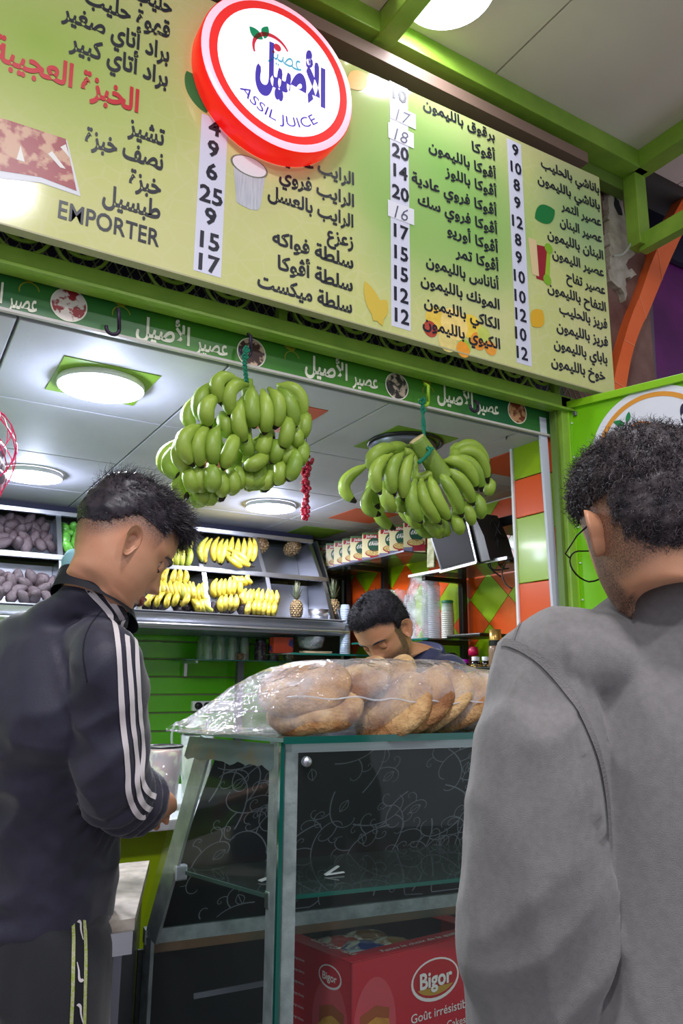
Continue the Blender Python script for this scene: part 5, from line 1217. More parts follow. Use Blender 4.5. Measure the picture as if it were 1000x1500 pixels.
# wrapped cakes inside
random.seed(9)
for k, (u, v, cc, lb) in enumerate([(.09, .10, (196, 200, 214), 'white and red wrapped cake at the left inside the carton'), (.16, .13, (40, 60, 130), 'blue edged cake wrapper in the middle of the carton'), (.24, .12, (150, 104, 60), 'brown wrapped cake in the carton behind the blue one'), (.13, .20, (176, 60, 60), 'red wrapped cake at the back left of the carton'), (.22, .21, (120, 84, 56), 'brown wrapped cake at the back of the carton')]):
    g = G(); P = []
    for i in range(9):
        row = []
        for j in range(12):
            t = i/8; a = 2*math.pi*j/12; w_ = .035*(1 if .12 < t < .88 else 1.15); h_ = .018*math.sin(math.pi*min(1, max(0, (t-.03)/.94)))**.5+.001
            row.append((0+w_*math.cos(a)*(1+.05*random.random()), -.065+.13*t, h_*math.sin(a)))
        P.append(row)
    g.grid(P, True); o = g.obj('wrapped_cake', mat('wrap', cc, .25, c2=(206, 190, 180), scale=26, thr=(.5, .6), coat=.5), None, True)
    o.location = tuple(bxo+d1*u+d2*v+(0, 0, BH-.028)); o.rotation_euler = (random.uniform(-.1, .1), random.uniform(-.15, .15), random.uniform(.9, 1.5)); tag(o, lb, 'cake')
    g = G(); g.box((0, 0, .0), (.02, .13, .003)); 
# ================================================================ bag of round loaves on the case
LOAF = [mat('loaf_%d' % k, c, .75, c2=c3, scale=13, thr=(.38, .62), bump=.8, bscale=90, detail=8) for k, (c, c3) in enumerate([((150, 98, 52), (214, 176, 122)), ((132, 84, 46), (198, 152, 96)), ((206, 168, 116), (146, 94, 50))])]
def loaf(c, nrm, R_, th, label, m_, squ=1):
    g = G(); pr = []
    for k in range(13):
        a = -math.pi/2+math.pi*k/12; ca, sa = math.cos(a), math.sin(a)
        pr.append((max(.0005, R_*abs(ca)**.55), th*math.copysign(abs(sa)**.9, sa)*(1.0 if sa < 0 else 1.15)))
    V0 = len(g.V); g.lathe(pr, (0, 0, 0), 40); V = np.array(g.V)
    for i in range(len(V)):
        nn = mnoise.noise(Vector(V[i]*18)+Vector(c)*9)*.006; V[i] *= 1+nn/(np.linalg.norm(V[i])+.01)
        V[i][2] += .014*mnoise.noise(Vector((V[i][0]*9, V[i][1]*9, c[0]*7)))
    Rm_ = align(nrm); g.V = [tuple(np.array(c)+Rm_@v) for v in V]
    return tag(g.obj('round_loaf', m_, None, True), label, 'bread')
zc = zT+.008
def bp(u, v, z): return C0+e1*u+e2*v+np.array([0, 0, z-C0[2]])
sd = bp(0, 0, 0)-bp(0, 0, 0)
lo = [(.085, .12, .062, (-.38, -.35, .85), .122, .030, 'lowest flat loaf at the left end of the bag'), (.065, .13, .110, (-.46, -.42, .78), .118, .032, 'large pale loaf lying tilted on top at the left end of the bag'),
      (.21, .15, .120, (-.62, -.1, .75), .105, .028, 'dusty dark topped loaf behind the large one'), (.24, .07, .068, (-.72, -.25, .60), .112, .026, 'leaning loaf in front, first after the big one'),
      (.31, .08, .076, (-.70, -.22, .62), .112, .026, 'leaning loaf in front, second after the big one'), (.38, .09, .080, (-.70, -.2, .62), .110, .026, 'leaning loaf in front, third after the big one'),
      (.45, .09, .080, (-.68, -.2, .64), .110, .026, 'leaning loaf in front, fourth after the big one'), (.52, .10, .076, (-.66, -.2, .66), .108, .026, 'leaning loaf in front, nearest the sleeve of the man in grey'),
      (.33, .20, .120, (-.6, .1, .75), .105, .027, 'loaf on top in the middle of the bag, back row'), (.44, .20, .108, (-.55, .1, .8), .105, .027, 'loaf in the back row behind the leaning ones'), (.56, .19, .090, (-.5, .1, .85), .100, .027, 'loaf at the right end of the back row')]
for i, (u, v, z, nn, R_, th, lb) in enumerate(lo):
    nv = np.array([e1*nn[0]+e2*(-nn[1])*-1+up*nn[2]])[0]; loaf(bp(u+.08, v, zc+z-.008), nv, R_*.92, th, 'bagged '+lb, LOAF[i % 3])
BGF = film('bread_bag', (1, 1, 1), 1.46, .20, .06, (236, 236, 240), bump=1.0, bscale=30)
# bag as lofted rings along the case top
us = np.linspace(-.13, .70, 64); top_ = np.interp(us, [-.13, -.10, -.05, .0, .06, .13, .22, .34, .44, .55, .64, .70], [.012, .03, .075, .115, .150, .166, .170, .172, .166, .145, .12, .05])
fr_ = np.interp(us, [-.13, -.05, .02, .10, .3, .55, .70], [.10, .06, .005, -.012, -.012, -.008, .03]); bk_ = np.interp(us, [-.13, -.05, .05, .2, .6, .70], [.30, .29, .29, .30, .30, .26])
Vb = []
for i, u in enumerate(us):
    row = []
    for j in range(44):
        a = 2*math.pi*j/44; ca, sa = math.cos(a), math.sin(a); vm = (fr_[i]+bk_[i])/2; vr = (bk_[i]-fr_[i])/2; zm = top_[i]/2
        v = vm-vr*math.copysign(abs(ca)**.75, ca); z = zm+zm*math.copysign(abs(sa)**.62, sa)
        q_ = Vector((u*9, v*9, z*9)); wr_ = .006*mnoise.noise(q_*1.2)+.0035*mnoise.noise(q_*4+Vector((3, 1, 2)))+.0045*abs(mnoise.noise(Vector((u*16+z*22, z*6, v*14))))*(1 if i < 63 else 0)
        s_ = 1-(.35 if sa > 0 else 0)*0
        row.append(bp(u+.06, v+ca*-wr_, max(zc+.001, zc+z+sa*wr_)))
    Vb.append(row)
g = G(); g.grid(Vb, True)
bag = tag(g.obj('bread_bag', BGF, None, True), 'big clear plastic bag full of round loaves lying on the glass case', 'bag')
g = G(); pth = []
for k in range(50):
    u = -.02+.66*k/49; fr__ = np.interp(u, us, fr_); z = np.interp(u, [-.02, .1, .35, .64], [.082, .082, .07, .085])+.003*math.sin(k*.9); pth.append(bp(u+.06, fr__-.004+.002*math.sin(k*1.3)+(.012 if u < .05 else 0), zc+z))
g.tube(pth, .0022, 5); g.obj('seam', film('bag_seam', (1, 1, 1), 1.5, .35, .15), bag, True)
# ================================================================ people
def hframe(az, pitch, roll=0):
    """columns right, forward, up; az from +Y towards +X, pitch down positive (degrees)"""
    a, p, r_ = map(math.radians, (az, pitch, roll))
    f = np.array([math.sin(a)*math.cos(p), math.cos(a)*math.cos(p), -math.sin(p)]); rt = np.array([math.cos(a), -math.sin(a), 0]); u = np.cross(rt, f)
    rt2 = math.cos(r_)*rt+math.sin(r_)*u; u2 = -math.sin(r_)*rt+math.cos(r_)*u
    return np.stack([rt2, f, u2], 1)
HZ = np.array([.117, .114, .106, .092, .072, .045, .020, 0, -.02, -.04, -.06, -.08, -.098, -.110, -.118, -.128, -.145, -.165, -.19, -.22])
HW = np.array([.004, .026, .047, .062, .071, .0765, .0775, .0755, .0735, .0705, .0665, .060, .050, .040, .040, .050, .056, .057, .056, .050])
HB = np.array([-.014, -.045, -.068, -.086, -.097, -.102, -.102, -.099, -.094, -.084, -.074, -.068, -.066, -.066, -.066, -.067, -.069, -.071, -.073, -.068])
HF = np.array([.004, .026, .047, .065, .078, .0855, .0885, .0815, .0825, .0835, .083, .0805, .0775, .066, .046, .034, .028, .024, .020, .020])
def smooth_interp(x, X, Y):
    o = np.argsort(X); return np.interp(x, np.array(X)[o], np.array(Y)[o])
def head_geo(neck_shift=(0, 0), neck_to=None, jaw=1.0, nose=1.0):
    zs_ = np.concatenate([[.117, .1155, .112, .108, .103], np.linspace(.097, -.128, 66), np.linspace(-.135, -.22, 12)])
    n = 96; th = []
    for k in range(n):
        u = k/n*2*math.pi; th.append(u-.32*math.sin(u)*1.0)   # denser near u=0 (front)
    th = np.array(th)
    V = []
    k_ = np.array([.25, .5, .25])
    def prof(Y): 
        v = smooth_interp(zs_, HZ, Y); 
        for _ in range(2): v[1:-1] = v[:-2]*.25+v[1:-1]*.5+v[2:]*.25
        return v
    W, B, Fr = prof(HW), prof(HB), prof(HF)
    for i, z in enumerate(zs_):
        c = (B[i]*.45+Fr[i]*.55) if z > -.125 else (B[i]+Fr[i])/2
        c = min(c, .0) if z > -.1 else c
        for t in th:
            s, co_ = math.sin(t), math.cos(t)
            p = 2.25; d = (abs(s)**p+abs(co_)**p)**(-1/p)
            x = W[i]*s*d*(jaw if -.11 < z < -.05 else 1); y = c+(Fr[i]-c if co_ > 0 else c-B[i])*co_*d
            if co_ > 0 and z > -.125:
                # taper of the face towards the front
                x *= 1-.16*max(0, co_)**2
                f = max(0, co_)
                gx = lambda x0, sx: math.exp(-((x-x0)/sx)**2)
                gz = lambda z0, sz: math.exp(-((z-z0)/sz)**2)
                # nose
                t_ = (.008-z)/.046
                if -.1 < t_ < 1.28:
                    h = (.004+.021*max(0, t_)**1.1) if t_ <= 1 else (.025*max(0, 1-(t_-1)/.28)**.8)
                    if t_ < 0: h = .004*(1+t_/.1)
                    y += nose*h*math.exp(-(abs(x)/(.0085+.006*max(0, min(1, t_))))**2.2)
                    y += .008*nose*(gx(.013, .006)+gx(-.013, .006))*gz(-.036, .007)
                y -= .0115*(gx(.031, .015)+gx(-.031, .015))*gz(-.001, .011)
                y += .0055*(gx(.031, .010)+gx(-.031, .010))*gz(-.003, .006)
                y += .0035*(gx(.028, .022)+gx(-.028, .022))*gz(.018, .008)
                y += .0065*gx(0, .019)*(gz(-.0655, .0045)+gz(-.0755, .005)*1.05)-.004*gx(0, .020)*gz(-.0705, .002)-.003*gx(0, .02)*gz(-.086, .006)
                y += .006*gx(0, .018)*gz(-.103, .011)
                y += .003*(gx(.045, .015)+gx(-.045, .015))*gz(-.022, .014)
            sh = np.array(neck_shift)*max(0, (-.10-z)/.12)
            V.append((x+sh[0], y+sh[1], z))
    Fs = [(i*n+j, i*n+(j+1) % n, (i+1)*n+(j+1) % n, (i+1)*n+j) for i in range(len(zs_)-1) for j in range(n)]
    Fs.append(tuple(range(n))[::-1])
    V = np.array(V); ears = []
    for sx in (1, -1):
        nE, nr = 26, 9; E_ = []
        for i in range(nr+2):
            for j in range(nE):
                a = 2*math.pi*j/nE; r_ = min(1, i/(nr-1)); rr = r_
                hh_ = .031; ww = .0185*(1+.18*math.sin(a)) ; ww *= (1 if math.sin(a) > -.2 else .85)
                yy = -ww*math.cos(a)*rr-.004*math.sin(a)*rr; zz = hh_*math.sin(a)*rr
                out = .002+.011*r_**3-.006*math.exp(-((r_-.35)/.22)**2)+.004*math.exp(-((r_-.62)/.12)**2)
                if i == nr: out = .006; rr = .97; yy *= .97; zz *= .97
                if i == nr+1: out = -.014; yy = yy*.62+.006; zz *= .7
                # swing back edge outwards
                out += (.010-yy)*.62*(1 if i <= nr else .5)-.006
                E_.append((sx*(.0735+out), -.014+yy, -.014+zz))
        nV = len(V)+sum(len(e[0]) for e in ears)
        Fe = [(i*nE+j, i*nE+(j+1) % nE, (i+1)*nE+(j+1) % nE, (i+1)*nE+j) for i in range(nr+1) for j in range(nE)]
        if sx < 0: Fe = [f[::-1] for f in Fe]
        ears.append((np.array(E_), Fe))
    return V, Fs, ears, len(zs_), n
def remesh(g, vox, sm=3, fac=.5):
    me = g.mesh('tmp', []) if False else mesh('tmp', g.V, g.F); o = bpy.data.objects.new('tmp', me); COL.objects.link(o)
    m1 = o.modifiers.new('r', 'REMESH'); m1.mode = 'VOXEL'; m1.voxel_size = vox; m1.use_smooth_shade = True
    if sm: m2 = o.modifiers.new('s', 'SMOOTH'); m2.iterations = sm; m2.factor = fac
    dg = bpy.context.evaluated_depsgraph_get(); e = o.evaluated_get(dg).to_mesh()
    n = len(e.vertices); V = np.empty(n*3); e.vertices.foreach_get('co', V); V = V.reshape(-1, 3); N_ = np.empty(n*3); e.vertices.foreach_get('normal', N_); N_ = N_.reshape(-1, 3)
    Fs = [tuple(p.vertices) for p in e.polygons]; o.evaluated_get(dg).to_mesh_clear(); bpy.data.objects.remove(o); bpy.data.meshes.remove(me)
    return V.copy(), N_.copy(), Fs
def loft(g, rings, n=40, m_=26):
    """rings: (centre, right vec, fwd vec, a, b, power) -> smooth closed loft"""
    C = spline([r_[0] for r_ in rings], m_); X = spline([r_[1] for r_ in rings], m_); Y = spline([r_[2] for r_ in rings], m_); S_ = spline([[r_[3], r_[4], r_[5], 0] for r_ in rings], m_)
    V = []
    for i in range(m_):
        for j in range(n):
            t = 2*math.pi*j/n; c, s = math.cos(t), math.sin(t); p = S_[i][2]; d = (abs(c)**p+abs(s)**p)**(-1/p)
            V.append(C[i]+X[i]*S_[i][0]*c*d+Y[i]*S_[i][1]*s*d)
    Fs = [(i*n+j, i*n+(j+1) % n, (i+1)*n+(j+1) % n, (i+1)*n+j) for i in range(m_-1) for j in range(n)]
    Fs += [tuple(range(n))[::-1], tuple((m_-1)*n+j for j in range(n))]
    return g.add(V, Fs)
def limb(g, P, R_, n=20, m_=30):
    P = spline(P, m_); r_ = spline([[x, 0, 0] for x in R_], m_)[:, 0]; return g.tube(P, r_, n)
def ball(g, c, r_, s=(1, 1, 1)):
    R_ = np.diag(s); return g.lathe([(max(.0001, r_*math.sin(math.pi*i/10)), -r_*math.cos(math.pi*i/10)) for i in range(11)], c, 16, R_)
def folds(V, N_, fn):
    return V+N_*np.array([fn(v) for v in V])[:, None]
def nz(v, sx, sy, sz, o=0): return mnoise.noise(Vector((v[0]*sx+o, v[1]*sy+o*.7, v[2]*sz-o)))
def ridge(v, sx, sy, sz, o=0): return 1-2*abs(nz(v, sx, sy, sz, o))
def attr(me, name, vals):
    a = me.attributes.new(name, 'FLOAT', 'POINT'); a.data.foreach_set('value', np.asarray(vals, dtype=float))
def skinmat(name, base, dark, rough=.48, warm=None):
    m = mat(name, base, rough, sss=.12); nt = m.node_tree; b = nt.nodes['Principled BSDF']
    at = nt.nodes.new('ShaderNodeAttribute'); at.attribute_name = 'stubble'
    n = nt.nodes.new('ShaderNodeTexNoise'); n.inputs['Scale'].default_value = 520; n.inputs['Detail'].default_value = 2
    n2 = nt.nodes.new('ShaderNodeTexNoise'); n2.inputs['Scale'].default_value = 26
    tc = nt.nodes.new('ShaderNodeTexCoord'); nt.links.new(tc.outputs['Object'], n.inputs[0]); nt.links.new(tc.outputs['Object'], n2.inputs[0])
    mr = nt.nodes.new('ShaderNodeMapRange'); mr.inputs[1].default_value = .3; mr.inputs[2].default_value = .7; mr.inputs[3].default_value = .55; mr.inputs[4].default_value = 1.25; nt.links.new(n.outputs['Fac'], mr.inputs[0])
    mu = nt.nodes.new('ShaderNodeMath'); mu.operation = 'MULTIPLY'; mu.use_clamp = True; nt.links.new(at.outputs['Fac'], mu.inputs[0]); nt.links.new(mr.outputs[0], mu.inputs[1])
    m0 = nt.nodes.new('ShaderNodeMix'); m0.data_type = 'RGBA'; m0.inputs[6].default_value = (*s2l(base), 1); m0.inputs[7].default_value = (*s2l(warm or tuple(int(x*f) for x, f in zip(base, (.93, .82, .76)))), 1); nt.links.new(n2.outputs['Fac'], m0.inputs[0])
    mx = nt.nodes.new('ShaderNodeMix'); mx.data_type = 'RGBA'; nt.links.new(m0.outputs[2], mx.inputs[6]); mx.inputs[7].default_value = (*s2l(dark), 1); nt.links.new(mu.outputs[0], mx.inputs[0]); nt.links.new(mx.outputs[2], b.inputs['Base Color'])
    bp = nt.nodes.new('ShaderNodeBump'); bp.inputs['Strength'].default_value = .12; bp.inputs['Distance'].default_value = .002; nt.links.new(n.outputs['Fac'], bp.inputs['Height']); nt.links.new(bp.outputs[0], b.inputs['Normal'])
    return m
def hairmat(name, c, c2, rough=.5): 
    return mat(name, c, rough, c2=c2, scale=60, spec=.35)
def strands(V, N_, idx, R_, n, length, flow, curl=0, lift=.5, width=.0011, seg=6, seed=1, spread=.35):
    """ribbon hairs rooted on vertices idx (local head coords); flow(p)->direction"""
    rg = np.random.default_rng(seed); g = G(); pick = rg.choice(idx, n); Vs = []; Fs = []
    for k, i in enumerate(pick):
        p = V[i]+rg.normal(0, .0022, 3)*np.array([1, 1, 1]); nn = N_[i]; fl = flow(p); L_ = length(p)*rg.uniform(.7, 1.25)
        if L_ <= 0: continue
        d = nn*lift+fl+rg.normal(0, spread, 3); d /= np.linalg.norm(d); p = p-nn*.002; cw = curl*rg.uniform(.6, 1.4); ph = rg.uniform(0, 6.28); w_ = np.cross(d, rg.normal(0, 1, 3)); w_ /= np.linalg.norm(w_); b_ = np.cross(d, w_); st = L_/seg; n0 = len(Vs)
        for s_ in range(seg+1):
            t = s_/seg; off = cw*(w_*math.cos(ph+t*9)+b_*math.sin(ph+t*9))*t**.5 if cw else 0
            ww = width*(1-t*.75); q = p+off; Vs += [q-b_*ww*.5, q+b_*ww*.5]
            d = d+fl*.18-nn*.05; d /= np.linalg.norm(d); p = p+d*st
        Fs += [(n0+2*s_, n0+2*s_+1, n0+2*s_+3, n0+2*s_+2) for s_ in range(seg)]
    return np.array(Vs), Fs
class Caster:
    def __init__(s, V, Fs): s.b = BVHTree.FromPolygons([Vector(v) for v in V], Fs)
    def hit(s, px, py):
        d = Vector(ray(px, py)).normalized(); h = s.b.ray_cast(Vector(CAM), d)
        return (None, None) if h[0] is None else (np.array(h[0]), np.array(h[1]))
def ribbon(name, cast, path, half, m_, par, off=.0015, n=60, wfun=None):
    """tape lying on a garment: traced along it, then given its own width in the cloth"""
    Q = spline([(x, y, 0) for x, y in path], n); P = []; NN = []
    for q in Q:
        h, nn = cast.hit(q[0], q[1])
        if h is not None: P.append(h); NN.append(nn)
    if len(P) < 3: return None
    P = np.array(P); NN = np.array(NN)
    for _ in range(9): P[1:-1] = (P[:-2]+P[2:])*.25+P[1:-1]*.5; NN[1:-1] = (NN[:-2]+NN[2:])*.25+NN[1:-1]*.5
    T = np.gradient(P, axis=0); V = []
    for k_, (p, t, nn) in enumerate(zip(P, T, NN)):
        s_ = np.cross(t, nn); s_ /= np.linalg.norm(s_)+1e-9; nn = nn/np.linalg.norm(nn); h_ = half*(wfun(k_/len(P)) if wfun else 1)
        for w_ in (-1, -.33, .33, 1):
            q = p+s_*h_*w_; c = cast.b.find_nearest(Vector(q)); qq = np.array(c[0]) if c[0] is not None else q
            V.append(qq*.55+q*.45+nn*off)
    Fs = [(4*i+j, 4*i+j+1, 4*i+4+j+1, 4*i+4+j) for i in range(len(P)-1) for j in range(3)]
    o = obj(name, mesh(name, V, Fs, m_, True), par); return o
def hand_geo(g, wrist, d, up_, L_=.18, curl=.5, side=1):
    """palm plus five separate bent fingers"""
    d = np.array(d, float); d /= np.linalg.norm(d); up_ = np.array(up_, float); s = np.cross(d, up_); s /= np.linalg.norm(s); n_ = np.cross(s, d)
    g.tube([wrist+d*L_*t for t in (0, .12, .3, .48)], [.026, .030, .037, .034], 14, sq=.52) if False else None
    pal = [(wrist-d*.01, s, n_, .026, .018, 2.3), (wrist+d*.03, s, n_, .034, .016, 2.4), (wrist+d*.065, s, n_, .041, .015, 2.6), (wrist+d*.095, s, n_, .040, .012, 2.6)]
    loft(g, pal, 20, 10)
    for k, (o_, ln, r_) in enumerate([(-.030, .070, .0078), (-.010, .078, .0084), (.010, .074, .0083), (.029, .058, .0072)]):
        p = wrist+d*(.088-.004*abs(k-1.3))+s*o_*side; dd = d.copy(); P = [p-d*.02, p]
        for j, f in enumerate((.45, .32, .23)):
            a = curl*(.7+.3*j); dd = dd*math.cos(a)-n_*math.sin(a) if j else dd*math.cos(a*.5)-n_*math.sin(a*.5); dd /= np.linalg.norm(dd); nn_ = np.cross(s, dd); p = p+dd*ln*f; P.append(p); n2_ = nn_
        g.tube(spline(P, 12), [r_]*11+[r_*.6], 10)
    p = wrist+d*.03-s*.03*side; P = [p, p+(d*.5-s*.7*side-n_*.35)*.035, p+(d*.85-s*.75*side-n_*.6)*.06, p+(d*1.25-s*.65*side-n_*.75)*.078]; g.tube(spline(P, 12), [.012]*6+[.0095]*5+[.006], 10)
def person(nm, label, Hc, HR, hs, skin, masks, neck_shift, joints, jaw=1, skull=1.0, neckw=1.0, hand_par=None, extra_arm=None, base=None):
    V, Fs, ears, nzr, n = head_geo(neck_shift, jaw=jaw)
    V[:, 1] = np.where((V[:, 1] < -.02) & (V[:, 2] > -.12), -.02+(V[:, 1]+.02)*(1+(skull-1)*np.clip((V[:, 2]+.10)/.05, 0, 1)), V[:, 1])
    loc = [V]+[e[0] for e in ears]; allV = np.vstack(loc); F_all = list(Fs); off = len(V)
    for e in ears: F_all += [tuple(i+off for i in f) for f in e[1]]; off += len(e[0])
    stub = np.array([masks(v) for v in V]+[0.0]*(len(allV)-len(V)))
    W_ = np.array(Hc)+(allV*hs)@HR.T
    if base is not None:
        nbp, brt, bfw = base; k0 = [i for i in range(len(V)) if V[i][2] < -.085]
        for i in k0:
            x, y, z = V[i]; cz = 1-.55*max(0, (-.185-z)/.035); x *= cz; y = -.025+(y+.025)*cz; t = sstep(-.090, -.19, z)*(1 if z < -.125 else 1-sstep(-.03, .02, y))
            tgt = np.array(nbp)+brt*x*1.02*hs*neckw+bfw*(y+.028)*1.02*hs*neckw-np.array([0, 0, 1.])*(z+.19)*-.9
            W_[i] = W_[i]*(1-t)+tgt*t
        A_ = W_[:nzr*n].reshape(nzr, n, 3); zr = V.reshape(nzr, n, 3)[:, 0, 2]; B0 = A_.copy()
        for _ in range(14):
            S_ = (A_[:-2]+A_[2:]+2*A_[1:-1])/4; wgt = np.clip((-.085-zr[1:-1])/.03, 0, 1)[:, None, None]; fm = np.ones((nzr-2, n, 1)); fm[(V.reshape(nzr, n, 3)[1:-1, :, 1] > 0) & (V.reshape(nzr, n, 3)[1:-1, :, 2] > -.120)] = 0
            A_[1:-1] = A_[1:-1]*(1-wgt*fm)+S_*wgt*fm
        W_[:nzr*n] = A_.reshape(-1, 3)
    # body under the clothes
    g = G(); joints(g); bV, bN, bF = remesh(g, .012, 2)
    g2 = G(); 
    parts = [(W_, F_all)]
    if extra_arm: extra_arm(g2); aV, aN, aF = remesh(g2, .0045, 2); parts.append((aV, aF))
    parts.append((bV, bF)); AV_ = []; AF_ = []; k = 0
    for v, f in parts: AV_.append(v); AF_ += [tuple(i+k for i in q_) for q_ in f]; k += len(v)
    AV_ = np.vstack(AV_); me = mesh(nm, AV_, AF_, skin, True); s_ = np.zeros(len(AV_)); s_[:len(stub)] = stub; attr(me, 'stubble', s_)
    o = obj('person', me); tag(o, label, 'person'); fixn(o)
    # normals of the head for hair
    mh = bpy.data.meshes.new('h'); mh.from_pydata([tuple(v) for v in V], [], Fs); mh.update(); Nn = np.array([v.normal[:] for v in mh.vertices]); bpy.data.meshes.remove(mh)
    if (Nn[n*20+n//2]@np.array([0, -1, 0])) < 0: Nn = -Nn
    return o, V, Nn, Fs
def haircap(par, V, Nn, Fs, HR, Hc, hs, thick, m_, name='hair'):
    t = np.array([thick(v) for v in V]); keep = [f for f in Fs if len(f) == 4 and all(t[i] > .0004 for i in f)]
    used = sorted({i for f in keep for i in f}); mp = {i: k for k, i in enumerate(used)}
    out = np.array([V[i]+Nn[i]*t[i]*(1+.35*mnoise.noise(Vector(V[i]*85))+.25*mnoise.noise(Vector(V[i]*200))) for i in used])
    W_ = np.array(Hc)+(out*hs)@HR.T
    return W_, [tuple(mp[i] for i in f) for f in keep], [i for i in used]
def hair_obj(par, cap, st, HR, Hc, hs, m_):
    W_, Fc, _ = cap; V = list(W_); Fs = list(Fc)
    for sv, sf in st:
        k = len(V); w = np.array(Hc)+(sv*hs)@HR.T; V += list(w); Fs += [tuple(i+k for i in f) for f in sf]
    return obj('hair', mesh('hair', V, Fs, m_, True), par)
def sstep(a, b_, x): t = min(1, max(0, (x-a)/(b_-a))); return t*t*(3-2*t)
# ---------------------------------------------------------------- man in the grey sweatshirt (from behind, right)
Hc = dep(944, 774, 1.0); HR = hframe(24, 14, 2); hs = .98
def m1(v):
    x, y, z = v; beard = sstep(-.035, -.06, z)*sstep(.0, .02, y+.02)*(1-sstep(-.118, -.13, z)) if y > -.02 else 0
    side = .0; hl = -.045-.02*sstep(.02, .07, abs(x)); nape = sstep(hl-.030, hl-.004, z)*(1 if y < .0 else 0)
    sb = (1 if abs(x) > .05 and -.06 < z < .03 and .0 < y < .03 else 0)
    return min(.85, max(beard*.8, nape*.7, sb*.8))
SK1 = skinmat('skin_grey_man', (208, 158, 124), (40, 32, 32))
nb_ = dep(1000, 866, 1.03); LS = dep(800, 954, 1.0); RS = dep(1225, 967, 1.05)
az1 = 38; fw = np.array([math.sin(math.radians(az1)), math.cos(math.radians(az1)), 0]); lf_ = np.array([-fw[1], fw[0], 0]); UPV = np.array([0, 0, 1.])
mid = (LS+RS)/2; mid = mid+fw*.0
EL = dep(790, 1275, .985); WL_ = EL+np.array([0, 0, -.24])+fw*.05-lf_*-.01
ER = RS-UPV*.30-lf_*.05; WR_ = ER-UPV*.22+fw*.08
hipc = np.array([mid[0], mid[1], .92])+fw*.0
def j1(g):
    limb(g, [nb_-UPV*.02, mid-UPV*.06, mid-UPV*.25, hipc], [.04, .08, .09, .10]); limb(g, [LS, EL, WL_], [.05, .042, .028]); limb(g, [RS, ER, WR_], [.05, .042, .028]); limb(g, [LS, mid-UPV*.02, RS], [.03, .04, .03])
    for s in (1, -1): limb(g, [hipc+lf_*.09*s, hipc+lf_*.10*s+(0, 0, -.42), hipc+lf_*.11*s+(0, 0, -.86)], [.085, .06, .04])
def a1_(g):
    for w_, s in ((WL_, 1), (WR_, -1)): limb(g, [w_+UPV*.08, w_, w_-UPV*.01], [.032, .027, .026]); hand_geo(g, w_, -UPV+fw*.25, -lf_*s, side=1, curl=.45)
o1p, V, Nn, Fs = person('person', 'man with dark curly hair and glasses seen from behind in a plain grey sweatshirt', Hc, HR, hs, SK1, m1, (.0, -.0), j1, extra_arm=a1_, base=(nb_, -lf_, fw))
def th1(v):
    x, y, z = v
    zl = -.058+.022*sstep(.03, .06, abs(x))
    if y > -.005: zl = .012+.0*x
    if y > -.005 and z < .045: zl = .03 if abs(x) > .05 else .06
    if y > .055: zl = .074
    if abs(x) > .058 and -.052 < y < .02: zl = max(zl, .026)
    if z < zl: return 0
    e = sstep(zl, zl+.03, z)
    return .002+.008*e+.004*sstep(.02, .1, z)
HM1 = hairmat('hair_curly', (34, 29, 36), (74, 64, 66), .5)
cap = haircap(o1p, V, Nn, Fs, HR, Hc, hs, th1, HM1); idx = np.array(cap[2])
flow = lambda p: np.array([p[0]*3, -.15, -.55+p[2]*4.5])
tv = {i: th1(V[i]) for i in idx}
Vr = V.copy()
for i in idx: Vr[i] = V[i]+Nn[i]*tv[i]*.7
st1 = strands(Vr, Nn, idx, HR, 9000, lambda p: .009+.009*sstep(-.02, .09, p[2]), flow, .0036, .7, .0016, 7, 3, .45)
top_idx = idx[V[idx][:, 2] > .03]
st2 = strands(Vr, Nn, top_idx, HR, 1500, lambda p: .017, flow, .004, .8, .0011, 8, 4, .6)
hair_obj(o1p, cap, [st1, st2], HR, Hc, hs, HM1)
# glasses
GM = mat('glasses_wire', (30, 30, 36), .3, .6); W = lambda p: np.array(Hc)+(np.array(p)*hs)@HR.T
g = G(); g.tube([W((-.079, -.01, .004)), W((-.082, .03, .004)), W((-.078, .085, .0)), W((-.066, .098, -.002))], .0012, 6); g.tube([W((.079, -.01, .004)), W((.082, .03, .004)), W((.078, .085, .0)), W((.066, .098, -.002))], .0012, 6)
for s in (1, -1): g.tube([W((s*.040+.030*math.cos(t), .105-.012*abs(math.cos(t)), -.012+.024*math.sin(t))) for t in np.linspace(0, 6.28, 24)], .0012, 6, closed=True)
g.obj('glasses', GM, o1p, True)
# sweatshirt
g = G()
shw = np.linalg.norm(LS-RS)/2
rt_ = -lf_
S = [(nb_+UPV*.020-fw*.005, rt_, fw, .070, .066, 2), (nb_-UPV*.000, rt_, fw, .088, .080, 2), (mid+UPV*.042, rt_, fw, .160, .096, 2.1), (mid-UPV*.020, rt_, fw, .205, .115, 2.4), (mid-UPV*.14, rt_, fw, .198, .132, 2.6), (mid-UPV*.34, rt_, fw, .200, .138, 2.6), (hipc+UPV*.02, rt_, fw, .204, .142, 2.6), (hipc-UPV*.10, rt_, fw, .2, .140, 2.5)]
loft(g, S, 44, 30)
SHL = dep(786, 962, 1.0)
limb(g, [mid+lf_*.06-UPV*.040, LS-lf_*.06-UPV*.010, LS-lf_*.01-UPV*.012, LS-UPV*.04], [.066, .066, .068, .066])
limb(g, [LS-lf_*.03-UPV*.02, LS-lf_*.0-UPV*.03, LS+lf_*.008-UPV*.085-fw*.012, (LS+EL)/2+lf_*.010-fw*.045, EL+lf_*.010-fw*.068, (EL+WL_)/2+lf_*.008-fw*.06, WL_-UPV*.03-fw*.03], [.060, .067, .072, .079, .084, .082, .07])
